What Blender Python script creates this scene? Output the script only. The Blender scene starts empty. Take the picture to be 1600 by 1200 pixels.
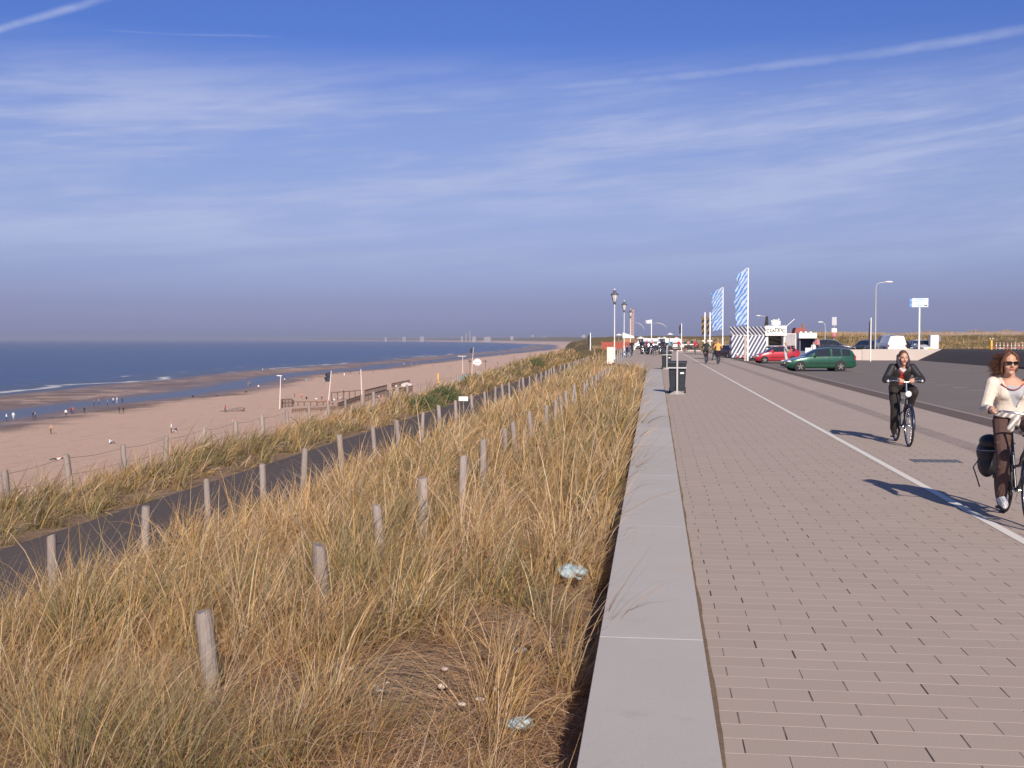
import bpy, bmesh, math, random
import numpy as np
from mathutils import Vector, Matrix, Euler

random.seed(7)
rng = np.random.default_rng(11)
R = math.radians
sc = bpy.context.scene
col = sc.collection

# ------------------------------------------------------------------ camera, sky, sun, exposure
FPX, EYE = 1750.0, 1.8
YAW, PITCH = math.atan2(226.0, FPX), math.atan2(70.0, FPX)
cam_d = bpy.data.cameras.new('camera')
cam = bpy.data.objects.new('camera', cam_d)
col.objects.link(cam)
cam_d.sensor_width = 36.0
cam_d.lens = 36.0 * FPX / 1600.0
cam_d.clip_start, cam_d.clip_end = 0.1, 120000.0
cam.location = (0, 0, EYE)
cam.rotation_euler = (math.pi / 2 - PITCH, 0, YAW)
sc.camera = cam

SUN_EL, SUN_AZ = R(28.5), R(14.5)          # the sun stands behind the camera, a little to the right
SUN_VEC = Vector((math.sin(SUN_AZ) * math.cos(SUN_EL), -math.cos(SUN_AZ) * math.cos(SUN_EL), math.sin(SUN_EL)))
sun_d = bpy.data.lights.new('sun', 'SUN')
sun_d.energy = 5.0
sun_d.angle = R(0.53)
sun_d.color = (1.0, 0.885, 0.745)
sun = bpy.data.objects.new('sun', sun_d)
col.objects.link(sun)
sun.rotation_euler = SUN_VEC.to_track_quat('Z', 'Y').to_euler()
sun.location = (20, -60, 60)

sc.view_settings.view_transform = 'Standard'
sc.view_settings.look = 'None'
sc.view_settings.exposure = 0.15
sc.view_settings.gamma = 1.0


class NT:
    """small helper round a node tree"""
    def __init__(s, tree):
        s.t = tree
        s.n, s.l = tree.nodes, tree.links

    def node(s, kind, **kw):
        n = s.n.new(kind)
        for k, v in kw.items():
            setattr(n, k, v)
        return n

    def put(s, sock, v):
        if hasattr(v, 'links') or isinstance(v, bpy.types.NodeSocket):
            s.l.new(v, sock)
        elif isinstance(v, (tuple, list)):
            if len(v) == 3 and sock.type == 'RGBA':
                v = (*v, 1.0)
            sock.default_value = v
        else:
            sock.default_value = v

    def m(s, op, a, b=0.0, c=None, clamp=False):
        n = s.node('ShaderNodeMath', operation=op, use_clamp=clamp)
        s.put(n.inputs[0], a)
        s.put(n.inputs[1], b)
        if c is not None:
            s.put(n.inputs[2], c)
        return n.outputs[0]

    def mix(s, f, a, b, kind='MIX'):
        n = s.node('ShaderNodeMix', data_type='RGBA', blend_type=kind)
        s.put(n.inputs[0], f)
        s.put(n.inputs[6], a)
        s.put(n.inputs[7], b)
        return n.outputs[2]

    def noise(s, vec, scale, detail=3.0, rough=0.55, dist=0.0):
        n = s.node('ShaderNodeTexNoise')
        if vec is not None:
            s.l.new(vec, n.inputs['Vector'])
        n.inputs['Scale'].default_value = scale
        n.inputs['Detail'].default_value = detail
        n.inputs['Roughness'].default_value = rough
        n.inputs['Distortion'].default_value = dist
        return n.outputs[0]

    def ramp(s, f, stops, interp='LINEAR'):
        n = s.node('ShaderNodeValToRGB')
        n.color_ramp.interpolation = interp
        while len(n.color_ramp.elements) < len(stops):
            n.color_ramp.elements.new(0.5)
        for e, (p, c) in zip(n.color_ramp.elements, stops):
            e.position = p
            e.color = (*c, 1.0) if len(c) == 3 else c
        s.put(n.inputs[0], f)
        return n.outputs[0]

    def smooth(s, x, lo, hi, a=0.0, b=1.0):
        n = s.node('ShaderNodeMapRange', interpolation_type='SMOOTHSTEP')
        s.put(n.inputs[0], x)
        n.inputs[1].default_value, n.inputs[2].default_value = lo, hi
        n.inputs[3].default_value, n.inputs[4].default_value = a, b
        return n.outputs[0]

    def combine(s, x, y, z=0.0):
        n = s.node('ShaderNodeCombineXYZ')
        for i, v in enumerate((x, y, z)):
            s.put(n.inputs[i], v)
        return n.outputs[0]

    def sep(s, v):
        n = s.node('ShaderNodeSeparateXYZ')
        s.l.new(v, n.inputs[0])
        return n.outputs

    def geo(s):
        return s.node('ShaderNodeNewGeometry').outputs['Position']

    def obj(s):
        return s.node('ShaderNodeTexCoord').outputs['Object']

    def bump(s, h, strength=0.3, dist=0.01):
        n = s.node('ShaderNodeBump')
        s.put(n.inputs['Height'], h)
        n.inputs['Strength'].default_value = strength
        n.inputs['Distance'].default_value = dist
        return n.outputs[0]


def build_world():
    w = bpy.data.worlds.new('World')
    sc.world = w
    w.use_nodes = True
    k = NT(w.node_tree)
    k.n.clear()
    sky = k.node('ShaderNodeTexSky', sky_type='NISHITA', sun_disc=False)
    sky.sun_elevation = SUN_EL
    sky.sun_rotation = math.pi - SUN_AZ
    sky.air_density, sky.dust_density, sky.ozone_density = 1.0, 0.6, 2.5
    d = k.node('ShaderNodeTexCoord').outputs['Generated']
    x, y, z = k.sep(d)
    u = k.m('ARCTAN2', x, y)                       # bearing, 0 along the promenade
    v = k.m('ARCSINE', k.m('MINIMUM', z, 0.999))   # height above the horizon
    # the air near the horizon is a purple grey, higher up a deep clean blue
    tint = k.ramp(k.m('MULTIPLY', v, 2.0), SKY_TINT)
    base = k.mix(1.0, sky.outputs[0], tint, 'MULTIPLY')
    # drawn-out cirrus
    tilt = k.m('SUBTRACT', v, k.m('MULTIPLY', u, 0.085))
    vec1 = k.combine(k.m('MULTIPLY', u, 1.3), k.m('MULTIPLY', tilt, 15.0), 3.1)
    n1 = k.noise(vec1, 1.7, 6.0, 0.58, 0.25)
    vec2 = k.combine(k.m('MULTIPLY', u, 2.6), k.m('MULTIPLY', tilt, 5.0), 8.7)
    n2 = k.noise(vec2, 1.5, 3.0, 0.5, 0.1)
    vec3 = k.combine(k.m('MULTIPLY', u, 10.0), k.m('MULTIPLY', tilt, 90.0), 1.7)
    n3 = k.noise(vec3, 1.4, 4.0, 0.6, 0.3)
    c = k.m('ADD', k.m('MULTIPLY', n1, 0.66), k.m('ADD', k.m('MULTIPLY', n2, 0.28), k.m('MULTIPLY', n3, 0.22)))
    c = k.smooth(c, 0.49, 0.74)
    edge = k.m('ADD', v, k.m('MULTIPLY', k.m('ABSOLUTE', k.m('ADD', u, 0.02)), 0.0))
    band = k.m('MULTIPLY', k.smooth(edge, 0.03, 0.11), k.smooth(edge, 0.262, 0.185))
    cov = k.m('MULTIPLY', c, k.m('MULTIPLY', band, 0.62))
    cov = k.m('ADD', cov, k.m('MULTIPLY', band, 0.33))
    wob = k.m('MULTIPLY', k.m('SUBTRACT', k.noise(k.combine(k.m('MULTIPLY', u, 9.0), 0.0, 0.5), 1.0, 3.0), 0.5), 0.005)
    brk = k.noise(k.combine(k.m('MULTIPLY', u, 22.0), k.m('MULTIPLY', v, 60.0), 0.0), 1.0, 4.0, 0.6)

    def streak(a, b, wd, u0, u1, amt, fade=0.06):
        """one contrail: height a + b*bearing, half width wd, between two bearings"""
        dd = k.m('ABSOLUTE', k.m('SUBTRACT', k.m('ADD', v, wob), k.m('ADD', k.m('MULTIPLY', u, b), a)))
        g = k.smooth(dd, wd, 0.0)
        g = k.m('MULTIPLY', g, k.m('MULTIPLY', k.smooth(u, u0 - fade, u0 + fade), k.smooth(u, u1 + fade, u1 - fade)))
        return k.m('MULTIPLY', g, k.m('MULTIPLY', k.smooth(brk, 0.25, 0.65, 0.45, 1.0), amt))
    for s in STREAKS:
        cov = k.m('MAXIMUM', cov, streak(*s))
    cov = k.m('MINIMUM', cov, 0.85)
    out = k.mix(cov, base, CLOUD_COL)
    bg = k.node('ShaderNodeBackground')
    k.l.new(out, bg.inputs[0])
    bg.inputs[1].default_value = SKY_STRENGTH
    o = k.node('ShaderNodeOutputWorld')
    k.l.new(bg.outputs[0], o.inputs[0])


SKY_STRENGTH = 0.091
SKY_TINT = [(0.0, (0.39, 0.45, 1.02)), (0.057, (0.395, 0.40, 0.83)), (0.148, (0.52, 0.49, 0.80)), (0.26, (0.55, 0.55, 0.86)),
            (0.49, (0.43, 0.53, 1.0)), (0.62, (0.42, 0.54, 1.04)), (0.85, (0.50, 0.56, 0.80)), (1.0, (0.50, 0.56, 0.80))]
CLOUD_COL = (4.5, 5.15, 7.6)


def bearing(x, y):
    """bearing and height above the horizon of a photograph pixel"""
    a, b = (x - 800.0) / FPX, (600.0 - y) / FPX
    cp, sp = math.cos(PITCH), math.sin(PITCH)
    d = Vector((a, cp + b * sp, b * cp - sp)).normalized()
    return math.atan2(d.x, d.y) - YAW, math.asin(d.z)


def streak_between(x0, y0, x1, y1, wd, amt, fade=0.05):
    (u0, v0), (u1, v1) = bearing(x0, y0), bearing(x1, y1)
    k = (v1 - v0) / (u1 - u0)
    return (v0 - k * u0, k, wd / FPX, u0, u1, amt, fade)


STREAKS = [streak_between(*q) for q in (
    (720, 147, 1640, 40, 13, 0.46), (880, 172, 1400, 118, 13, 0.36), (960, 188, 1400, 142, 10, 0.34), (1120, 214, 1640, 172, 14, 0.40),
    (-40, 57, 165, -3, 9, 0.62, 0.02), (170, 48, 430, 57, 3, 0.20, 0.03), (-40, 268, 430, 205, 15, 0.34), (-40, 333, 780, 270, 15, 0.34),
    (300, 178, 760, 150, 12, 0.36), (560, 252, 1120, 222, 14, 0.34), (200, 150, 640, 120, 18, 0.24), (1150, 250, 1640, 240, 14, 0.22))]
build_world()


# ------------------------------------------------------------------ helpers
def ray(x, y):
    """direction of a photograph pixel (1600 x 1200)"""
    a, b = (x - 800.0) / FPX, (600.0 - y) / FPX
    cy, sy, cp, sp = math.cos(YAW), math.sin(YAW), math.cos(PITCH), math.sin(PITCH)
    right = Vector((cy, sy, 0))
    fwd = Vector((-sy * cp, cy * cp, -sp))
    up = right.cross(fwd)
    return fwd + right * a + up * b


def G(x, y, z=0.0):
    d = ray(x, y)
    t = (z - EYE) / d.z
    return Vector((d.x * t, d.y * t, z))


def D(x, y, dist):
    """point of a pixel at a distance measured along the promenade"""
    d = ray(x, y)
    t = dist / d.y
    return Vector((d.x * t, d.y * t, EYE + d.z * t))


def tag(o, label, cat, group=None):
    o['label'] = label
    o['category'] = cat
    if group:
        o['group'] = group
    return o


def thing(name, label, cat, loc=(0, 0, 0), rz=0.0, group=None):
    o = bpy.data.objects.new(name, None)
    o.empty_display_size = 0.2
    col.objects.link(o)
    o.location = loc
    o.rotation_euler = (0, 0, rz)
    return tag(o, label, cat, group)


def kind(o, k):
    o['kind'] = k
    return o


class MB:
    """collects shapes; build() links them as one mesh object"""
    def __init__(s):
        s.v, s.f, s.mi, s.sm = [], [], [], []
        s.cur, s.smooth = 0, False

    def add(s, vs, fs, smooth=None):
        o = len(s.v)
        s.v += [tuple(p) for p in vs]
        s.f += [tuple(i + o for i in f) for f in fs]
        s.mi += [s.cur] * len(fs)
        s.sm += [s.smooth if smooth is None else smooth] * len(fs)
        return s

    def box(s, c, size, rz=0.0, rot=None, taper=1.0):
        hx, hy, hz = size[0] / 2, size[1] / 2, size[2] / 2
        M = rot if rot is not None else Matrix.Rotation(rz, 3, 'Z')
        c = Vector(c)
        vs = []
        for dz in (-1, 1):
            k = taper if dz > 0 else 1.0
            for dx, dy in ((-1, -1), (1, -1), (1, 1), (-1, 1)):
                vs.append(c + M @ Vector((dx * hx * k, dy * hy * k, dz * hz)))
        return s.add(vs, [(3, 2, 1, 0), (4, 5, 6, 7), (0, 1, 5, 4), (1, 2, 6, 5), (2, 3, 7, 6), (3, 0, 4, 7)])

    def beam(s, a, b, w, h=None):
        """square bar from a to b"""
        a, b = Vector(a), Vector(b)
        d = b - a
        q = d.to_track_quat('Z', 'Y').to_matrix()
        return s.box((a + b) / 2, (w, h or w, d.length), rot=q)

    def tube(s, pts, rad, n=8, cap=True, flat=None, closed=False):
        pts = [Vector(p) for p in pts]
        if not hasattr(rad, '__len__'):
            rad = [rad] * len(pts)
        rings = []
        prev = None
        N = len(pts)
        for i, p in enumerate(pts):
            if closed:
                t = pts[(i + 1) % N] - pts[i - 1]
            else:
                t = pts[min(i + 1, N - 1)] - pts[max(i - 1, 0)]
            if t.length < 1e-9:
                t = Vector((0, 0, 1))
            t.normalize()
            if prev is None:
                ref = Vector((0, 0, 1)) if abs(t.z) < 0.9 else Vector((1, 0, 0))
                nx = t.cross(ref).normalized()
            else:
                nx = (prev - t * prev.dot(t))
                nx = nx.normalized() if nx.length > 1e-6 else t.orthogonal().normalized()
            ny = t.cross(nx)
            prev = nx
            r = rad[i]
            ra, rb = (r if hasattr(r, '__len__') else (r, r))
            rings.append([p + nx * (ra * math.cos(2 * math.pi * k / n)) + ny * (rb * math.sin(2 * math.pi * k / n)) for k in range(n)])
        return s.rings(rings, cap=cap and not closed, closed=closed)

    def rings(s, rings, cap=True, closed=False, smooth=True):
        n = len(rings[0])
        vs = [p for r in rings for p in r]
        fs = []
        m = len(rings)
        for i in range(m if closed else m - 1):
            for k in range(n):
                a, b = i * n + k, i * n + (k + 1) % n
                c, d = ((i + 1) % m) * n + (k + 1) % n, ((i + 1) % m) * n + k
                fs.append((a, b, c, d))
        s.add(vs, fs, smooth)
        if cap:
            s.add(rings[0], [tuple(range(n))[::-1]], False)
            s.add(rings[-1], [tuple(range(n))], False)
        return s

    def lathe(s, prof, c=(0, 0, 0), n=16, axis='Z', cap=True):
        c = Vector(c)
        rings = []
        for r, z in prof:
            ring = []
            for k in range(n):
                a = 2 * math.pi * k / n
                p = Vector((r * math.cos(a), r * math.sin(a), z))
                if axis == 'X':
                    p = Vector((p.z, p.x, p.y))
                elif axis == 'Y':
                    p = Vector((p.y, p.z, p.x))
                ring.append(c + p)
            rings.append(ring)
        return s.rings(rings, cap=cap)

    def ball(s, c, r, n=12, m=8, rot=None):
        c = Vector(c)
        r = r if hasattr(r, '__len__') else (r, r, r)
        rot = rot or Matrix.Identity(3)
        vs, fs = [], []
        for i in range(m + 1):
            th = math.pi * i / m
            for k in range(n):
                a = 2 * math.pi * k / n
                vs.append(c + rot @ Vector((r[0] * math.sin(th) * math.cos(a), r[1] * math.sin(th) * math.sin(a), r[2] * math.cos(th))))
        for i in range(m):
            for k in range(n):
                a, b = i * n + k, i * n + (k + 1) % n
                fs.append((a, a + n, b + n, b))
        return s.add(vs, fs, True)

    def prism(s, poly, axis='Y', lo=0.0, hi=1.0):
        """extrude a 2D outline; axis is the extrusion axis"""
        def P(a, b, t):
            return {'Y': (a, t, b), 'X': (t, a, b), 'Z': (a, b, t)}[axis]
        n = len(poly)
        vs = [P(a, b, lo) for a, b in poly] + [P(a, b, hi) for a, b in poly]
        fs = [tuple(range(n)), tuple(range(2 * n - 1, n - 1, -1))]
        fs += [(i, i + n, (i + 1) % n + n, (i + 1) % n) for i in range(n)]
        return s.add(vs, fs)

    def quad(s, a, b, c, d):
        return s.add([a, b, c, d], [(0, 1, 2, 3)])

    def build(s, name, mats, parent=None, fix=True):
        me = bpy.data.meshes.new(name)
        me.from_pydata(s.v, [], s.f)
        if not isinstance(mats, (list, tuple)):
            mats = [mats]
        for m in mats:
            me.materials.append(m)
        me.polygons.foreach_set('material_index', s.mi)
        me.polygons.foreach_set('use_smooth', s.sm)
        if fix:
            bm = bmesh.new()
            bm.from_mesh(me)
            bmesh.ops.recalc_face_normals(bm, faces=bm.faces)
            bm.to_mesh(me)
            bm.free()
        me.update()
        o = bpy.data.objects.new(name, me)
        col.objects.link(o)
        if parent is not None:
            o.parent = parent
        return o


def bevel(o, w=0.01, seg=2, ang=40):
    b = o.modifiers.new('bevel', 'BEVEL')
    b.width, b.segments, b.limit_method, b.angle_limit = w, seg, 'ANGLE', R(ang)
    return o


def mat(name, color, rough=0.6, metal=0.0, var=0.12, scale=6.0, bump=0.0, bscale=40.0, spec=0.5, color2=None, coat=0.0, rvar=0.0):
    """principled material whose colour wanders a little by noise in object space"""
    m = bpy.data.materials.new(name)
    m.use_nodes = True
    k = NT(m.node_tree)
    b = k.n['Principled BSDF']
    co = k.obj()
    n = k.noise(co, scale, 5.0, 0.6)
    a = tuple(max(0.0, c * (1 - var)) for c in color)
    c2 = color2 or tuple(min(1.0, c * (1 + var)) for c in color)
    k.l.new(k.ramp(n, [(0.3, a), (0.7, c2)]), b.inputs['Base Color'])
    b.inputs['Roughness'].default_value = rough
    if rvar:
        k.l.new(k.m('ADD', k.m('MULTIPLY', k.noise(co, scale * 2.3, 4.0), rvar), rough - rvar / 2), b.inputs['Roughness'])
    b.inputs['Metallic'].default_value = metal
    b.inputs['Specular IOR Level'].default_value = spec
    b.inputs['Coat Weight'].default_value = coat
    if bump:
        k.l.new(k.bump(k.noise(co, bscale, 4.0), bump, 0.01), b.inputs['Normal'])
    return m


# ------------------------------------------------------------------ the lie of the land
def _hash(i, j, seed):
    h = (i.astype(np.int64) * 374761393 + j.astype(np.int64) * 668265263 + seed * 974711) & 0x7fffffff
    h = ((h ^ (h >> 13)) * 1274126177) & 0x7fffffff
    return ((h ^ (h >> 16)) & 0xffff) / 65535.0


def vnoise(x, y, seed=0):
    x, y = np.asarray(x, float), np.asarray(y, float)
    i, j = np.floor(x), np.floor(y)
    fx, fy = x - i, y - j
    fx, fy = fx * fx * (3 - 2 * fx), fy * fy * (3 - 2 * fy)
    a, b = _hash(i, j, seed), _hash(i + 1, j, seed)
    c, d = _hash(i, j + 1, seed), _hash(i + 1, j + 1, seed)
    return (a * (1 - fx) + b * fx) * (1 - fy) + (c * (1 - fx) + d * fx) * fy


def fbm(x, y, seed=0, o=4):
    t, a, n = 0.0, 1.0, 0.0
    for k in range(o):
        t = t + a * vnoise(x * 2 ** k, y * 2 ** k, seed + k)
        n += a
        a *= 0.5
    return t / n - 0.5


def ss(lo, hi, x):
    t = np.clip((np.asarray(x, float) - lo) / (hi - lo), 0, 1)
    return t * t * (3 - 2 * t)


SEA = -15.5
COAST_Y = np.array([-60000, 236, 495, 930, 1983, 3500, 6000, 9000, 14000, 60000.0])
COAST_S = np.array([0, 0, -26, -34, -50, -190, -760, -1750, -4300, -26000.0])
PROF_S = np.array([-200000, -900, -420, -250, -200, -187, -179, -158, -151, -146, -140, -135, -112, -75, -45, -34, -20, -14.2, -12.6, -9.7, -7.0, -6.6, -2.5, -0.5, 0.2, 200000])
PROF_Z = np.array([-19.5, -19, -18, -16.3, -15.75, -15.5, -15.27, -15.25, -15.5, -15.66, -15.56, -15.42, -14.9, -13.9, -13.1, -11.5, -5.0, -2.2, -1.5, -1.35, -1.35, -1.15, -0.56, -0.42, -0.35, -0.35])


def land(x, y):
    """height of the ground, dunes, beach and sea bed"""
    x, y = np.asarray(x, float), np.asarray(y, float)
    s = x - np.interp(y, COAST_Y, COAST_S)
    wob = fbm(x / 130, y / 130, 5, 3) * np.clip((-s - 70) / 60, 0, 1) * 26
    z = np.interp(s + wob, PROF_S, PROF_Z)
    beach = ss(-36, -48, s) * ss(-230, -190, s)
    z = z + beach * (fbm(x / 22, y / 22, 21, 3) * 0.16 + fbm(x / 60, y / 120, 31, 3) * 0.20 * ss(-120, -160, s))
    # the grassy dune beside the path rises along the way
    hump = np.exp(-((s + 11.6) / 2.2) ** 2) * (0.02 + 1.3 * ss(38, 125, y))
    z = z + hump * ss(-9.75, -10.8, s) + 0.45 * ss(40, 125, y) * ss(-12, -9, s) * ss(-4, -6.5, s)
    bed = ss(-6.9, -6.0, s) * ss(-0.2, -1.2, s) * ss(75, 60, y)
    z = z + bed * (fbm(x / 1.7, y / 1.7, 3, 3) * 0.42)
    z = z + 0.22 * ss(13, 7, y) * ss(-6.5, -4.0, s) * ss(-0.4, -1.6, s)
    strip = ss(-9.8, -10.6, s) * ss(-15, -13, s)
    z = z + strip * fbm(x / 2.2, y / 3.0, 8, 3) * 0.5
    # dunes behind the promenade and the parking lot
    h = ss(150, 200, y) * ss(13, 30, x) * (2.45 + fbm(x / 34, y / 34, 41, 4) * 3.2)
    h = np.maximum(h, ss(212, 330, y) * (1.9 + fbm(x / 70, y / 90, 43, 4) * 7.5 + 2.2 * ss(300, 900, y)))
    h = h + ss(2500, 6000, y) * (5 + fbm(x / 700, y / 700, 47, 4) * 22)
    z = z + h * ss(-16, -3, s)
    return z


def axis_lines(*spans):
    out = []
    for a, b, n in spans:
        if n < 0:     # geometric
            sgn = 1 if b > 0 else -1
            out += list(sgn * np.geomspace(abs(a), abs(b), -n))
        else:
            out += list(np.linspace(a, b, n))
    return np.array(sorted(set(np.round(out, 4))))


def grid_mesh(name, xs, ys, zf, m, smooth=True):
    X, Y = np.meshgrid(xs, ys)
    Z = zf(X, Y)
    co = np.stack([X, Y, Z], -1).reshape(-1, 3)
    nx, ny = len(xs), len(ys)
    i = np.arange((ny - 1) * (nx - 1))
    r, c = i // (nx - 1), i % (nx - 1)
    a = r * nx + c
    q = np.stack([a, a + 1, a + nx + 1, a + nx], -1)
    o = np_mesh(name, co, q, m)
    o.data.polygons.foreach_set('use_smooth', np.full(len(q), smooth))
    return o


def np_mesh(name, co, quads, m, colors=None):
    me = bpy.data.meshes.new(name)
    me.vertices.add(len(co))
    me.vertices.foreach_set('co', np.ascontiguousarray(co, dtype=np.float32).ravel())
    me.loops.add(quads.size)
    me.loops.foreach_set('vertex_index', np.ascontiguousarray(quads, dtype=np.int32).ravel())
    me.polygons.add(len(quads))
    me.polygons.foreach_set('loop_start', np.arange(0, quads.size, quads.shape[1], dtype=np.int32))
    me.update(calc_edges=True)
    if colors is not None:
        at = me.color_attributes.new('blade', 'FLOAT_COLOR', 'POINT')
        at.data.foreach_set('color', np.ascontiguousarray(np.concatenate([colors, np.ones((len(colors), 1))], 1), dtype=np.float32).ravel())
    me.materials.append(m)
    o = bpy.data.objects.new(name, me)
    col.objects.link(o)
    return o


def m_land():
    m = bpy.data.materials.new('dune sand')
    m.use_nodes = True
    k = NT(m.node_tree)
    b = k.n['Principled BSDF']
    p = k.geo()
    x, y, z = k.sep(p)
    n = k.noise(p, 0.35, 6.0, 0.6)
    nf = k.noise(p, 14.0, 5.0, 0.65)
    ncl = k.noise(p, 0.09, 4.0, 0.6)
    dry = k.mix(n, (0.64, 0.43, 0.325), (0.74, 0.52, 0.40))
    wet = k.mix(n, (0.17, 0.115, 0.085), (0.27, 0.185, 0.135))
    sand = k.mix(k.smooth(k.m('ADD', z, k.m('MULTIPLY', k.m('SUBTRACT', ncl, 0.5), 0.9)), -15.40, -14.95), wet, dry)
    tr = k.noise(k.combine(k.m('MULTIPLY', x, 1.0), k.m('MULTIPLY', y, 0.22), 0.0), 0.5, 6.0, 0.7)
    sand = k.mix(k.m('MULTIPLY', k.smooth(tr, 0.52, 0.66), 0.30), sand, (0.36, 0.235, 0.18))
    wr = k.m('MULTIPLY', k.smooth(k.m('ABSOLUTE', k.m('ADD', k.m('ADD', z, k.m('MULTIPLY', ncl, 0.5)), 15.0)), 0.06, 0.0), k.smooth(k.noise(p, 0.6, 5.0, 0.7), 0.45, 0.65))
    sand = k.mix(k.m('MULTIPLY', wr, 0.6), sand, (0.12, 0.085, 0.06))
    litter = k.mix(k.noise(p, 5.0, 6.0, 0.7), (0.17, 0.112, 0.07), (0.46, 0.315, 0.21))
    veg = k.mix(k.noise(p, 0.16, 5.0, 0.65), (0.25, 0.165, 0.062), (0.13, 0.115, 0.045))
    veg = k.mix(k.smooth(k.noise(p, 0.05, 4.0, 0.6), 0.58, 0.72), veg, (0.50, 0.36, 0.25))
    veg = k.mix(k.m('MULTIPLY', k.m('MULTIPLY', k.smooth(k.m('ADD', z, k.m('MULTIPLY', k.m('SUBTRACT', ncl, 0.5), 0.8)), 2.25, 2.75), k.smooth(x, 26.0, 40.0)), k.smooth(y, 600.0, 400.0)), veg, (0.58, 0.42, 0.31))
    near = k.mix(k.smooth(y, 70.0, 120.0), litter, veg)
    up = k.mix(k.smooth(k.m('ADD', z, k.m('MULTIPLY', k.m('SUBTRACT', n, 0.5), 3.0)), -9.0, -4.0), sand, near)
    k.l.new(up, b.inputs['Base Color'])
    k.l.new(k.smooth(z, -15.4, -15.0, 0.35, 0.9), b.inputs['Roughness'])
    b.inputs['Specular IOR Level'].default_value = 0.25
    trod = k.noise(p, 1.1, 6.0, 0.75)
    sand_bump = k.bump(k.m('ADD', k.m('MULTIPLY', nf, 0.3), k.m('MULTIPLY', trod, 1.6)), 0.8, 0.35)
    k.l.new(sand_bump, b.inputs['Normal'])
    return m


def m_sea():
    m = bpy.data.materials.new('sea water')
    m.use_nodes = True
    k = NT(m.node_tree)
    b = k.n['Principled BSDF']
    p = k.geo()
    x, y, z = k.sep(p)
    # waves run in towards the beach, long crests parallel to it
    vec = k.combine(k.m('MULTIPLY', x, 1.0), k.m('MULTIPLY', y, 0.30), 0.0)
    w1 = k.noise(vec, 0.16, 5.0, 0.6, 0.4)
    w2 = k.noise(vec, 0.9, 4.0, 0.6, 0.3)
    h = k.m('ADD', k.m('MULTIPLY', w1, 1.0), k.m('MULTIPLY', w2, 0.25))
    off = k.node('ShaderNodeAttribute', attribute_name='offshore').outputs['Fac']   # metres from the outer bar
    calm = k.smooth(off, -20.0, 12.0)
    k.l.new(k.bump(k.m('MULTIPLY', h, k.m('ADD', k.m('MULTIPLY', calm, 0.9), 0.10)), 1.0, 2.2), b.inputs['Normal'])
    deep = k.mix(k.noise(vec, 0.012, 4.0, 0.6), (0.022, 0.050, 0.135), (0.038, 0.075, 0.175))
    shal = (0.065, 0.068, 0.085)
    c = k.mix(k.smooth(off, -8.0, 60.0), shal, deep)
    # broken lines of surf
    wv = k.m('ADD', off, k.m('MULTIPLY', k.m('SUBTRACT', k.noise(k.combine(k.m('MULTIPLY', x, 0.4), y, 0.0), 0.018, 5.0, 0.6), 0.5), 44.0))
    foam = None
    for c0, wd, lo, hi in ((8.0, 4.5, 0.40, 0.60), (34.0, 4.0, 0.52, 0.66), (62.0, 3.5, 0.58, 0.70)):
        f = k.smooth(k.m('ABSOLUTE', k.m('SUBTRACT', wv, c0)), wd, wd * 0.25)
        f = k.m('MULTIPLY', f, k.smooth(k.noise(k.combine(k.m('MULTIPLY', x, 0.3), k.m('MULTIPLY', y, 0.35), c0), 0.05, 5.0, 0.65), lo, hi))
        foam = f if foam is None else k.m('MAXIMUM', foam, f)
    k.l.new(k.mix(k.m('MULTIPLY', foam, 0.9), c, (0.72, 0.72, 0.74)), b.inputs['Base Color'])
    k.l.new(k.m('ADD', k.m('MULTIPLY', foam, 0.4), 0.28), b.inputs['Roughness'])
    b.inputs['IOR'].default_value = 1.33
    b.inputs['Specular IOR Level'].default_value = 0.30
    return m


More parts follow.
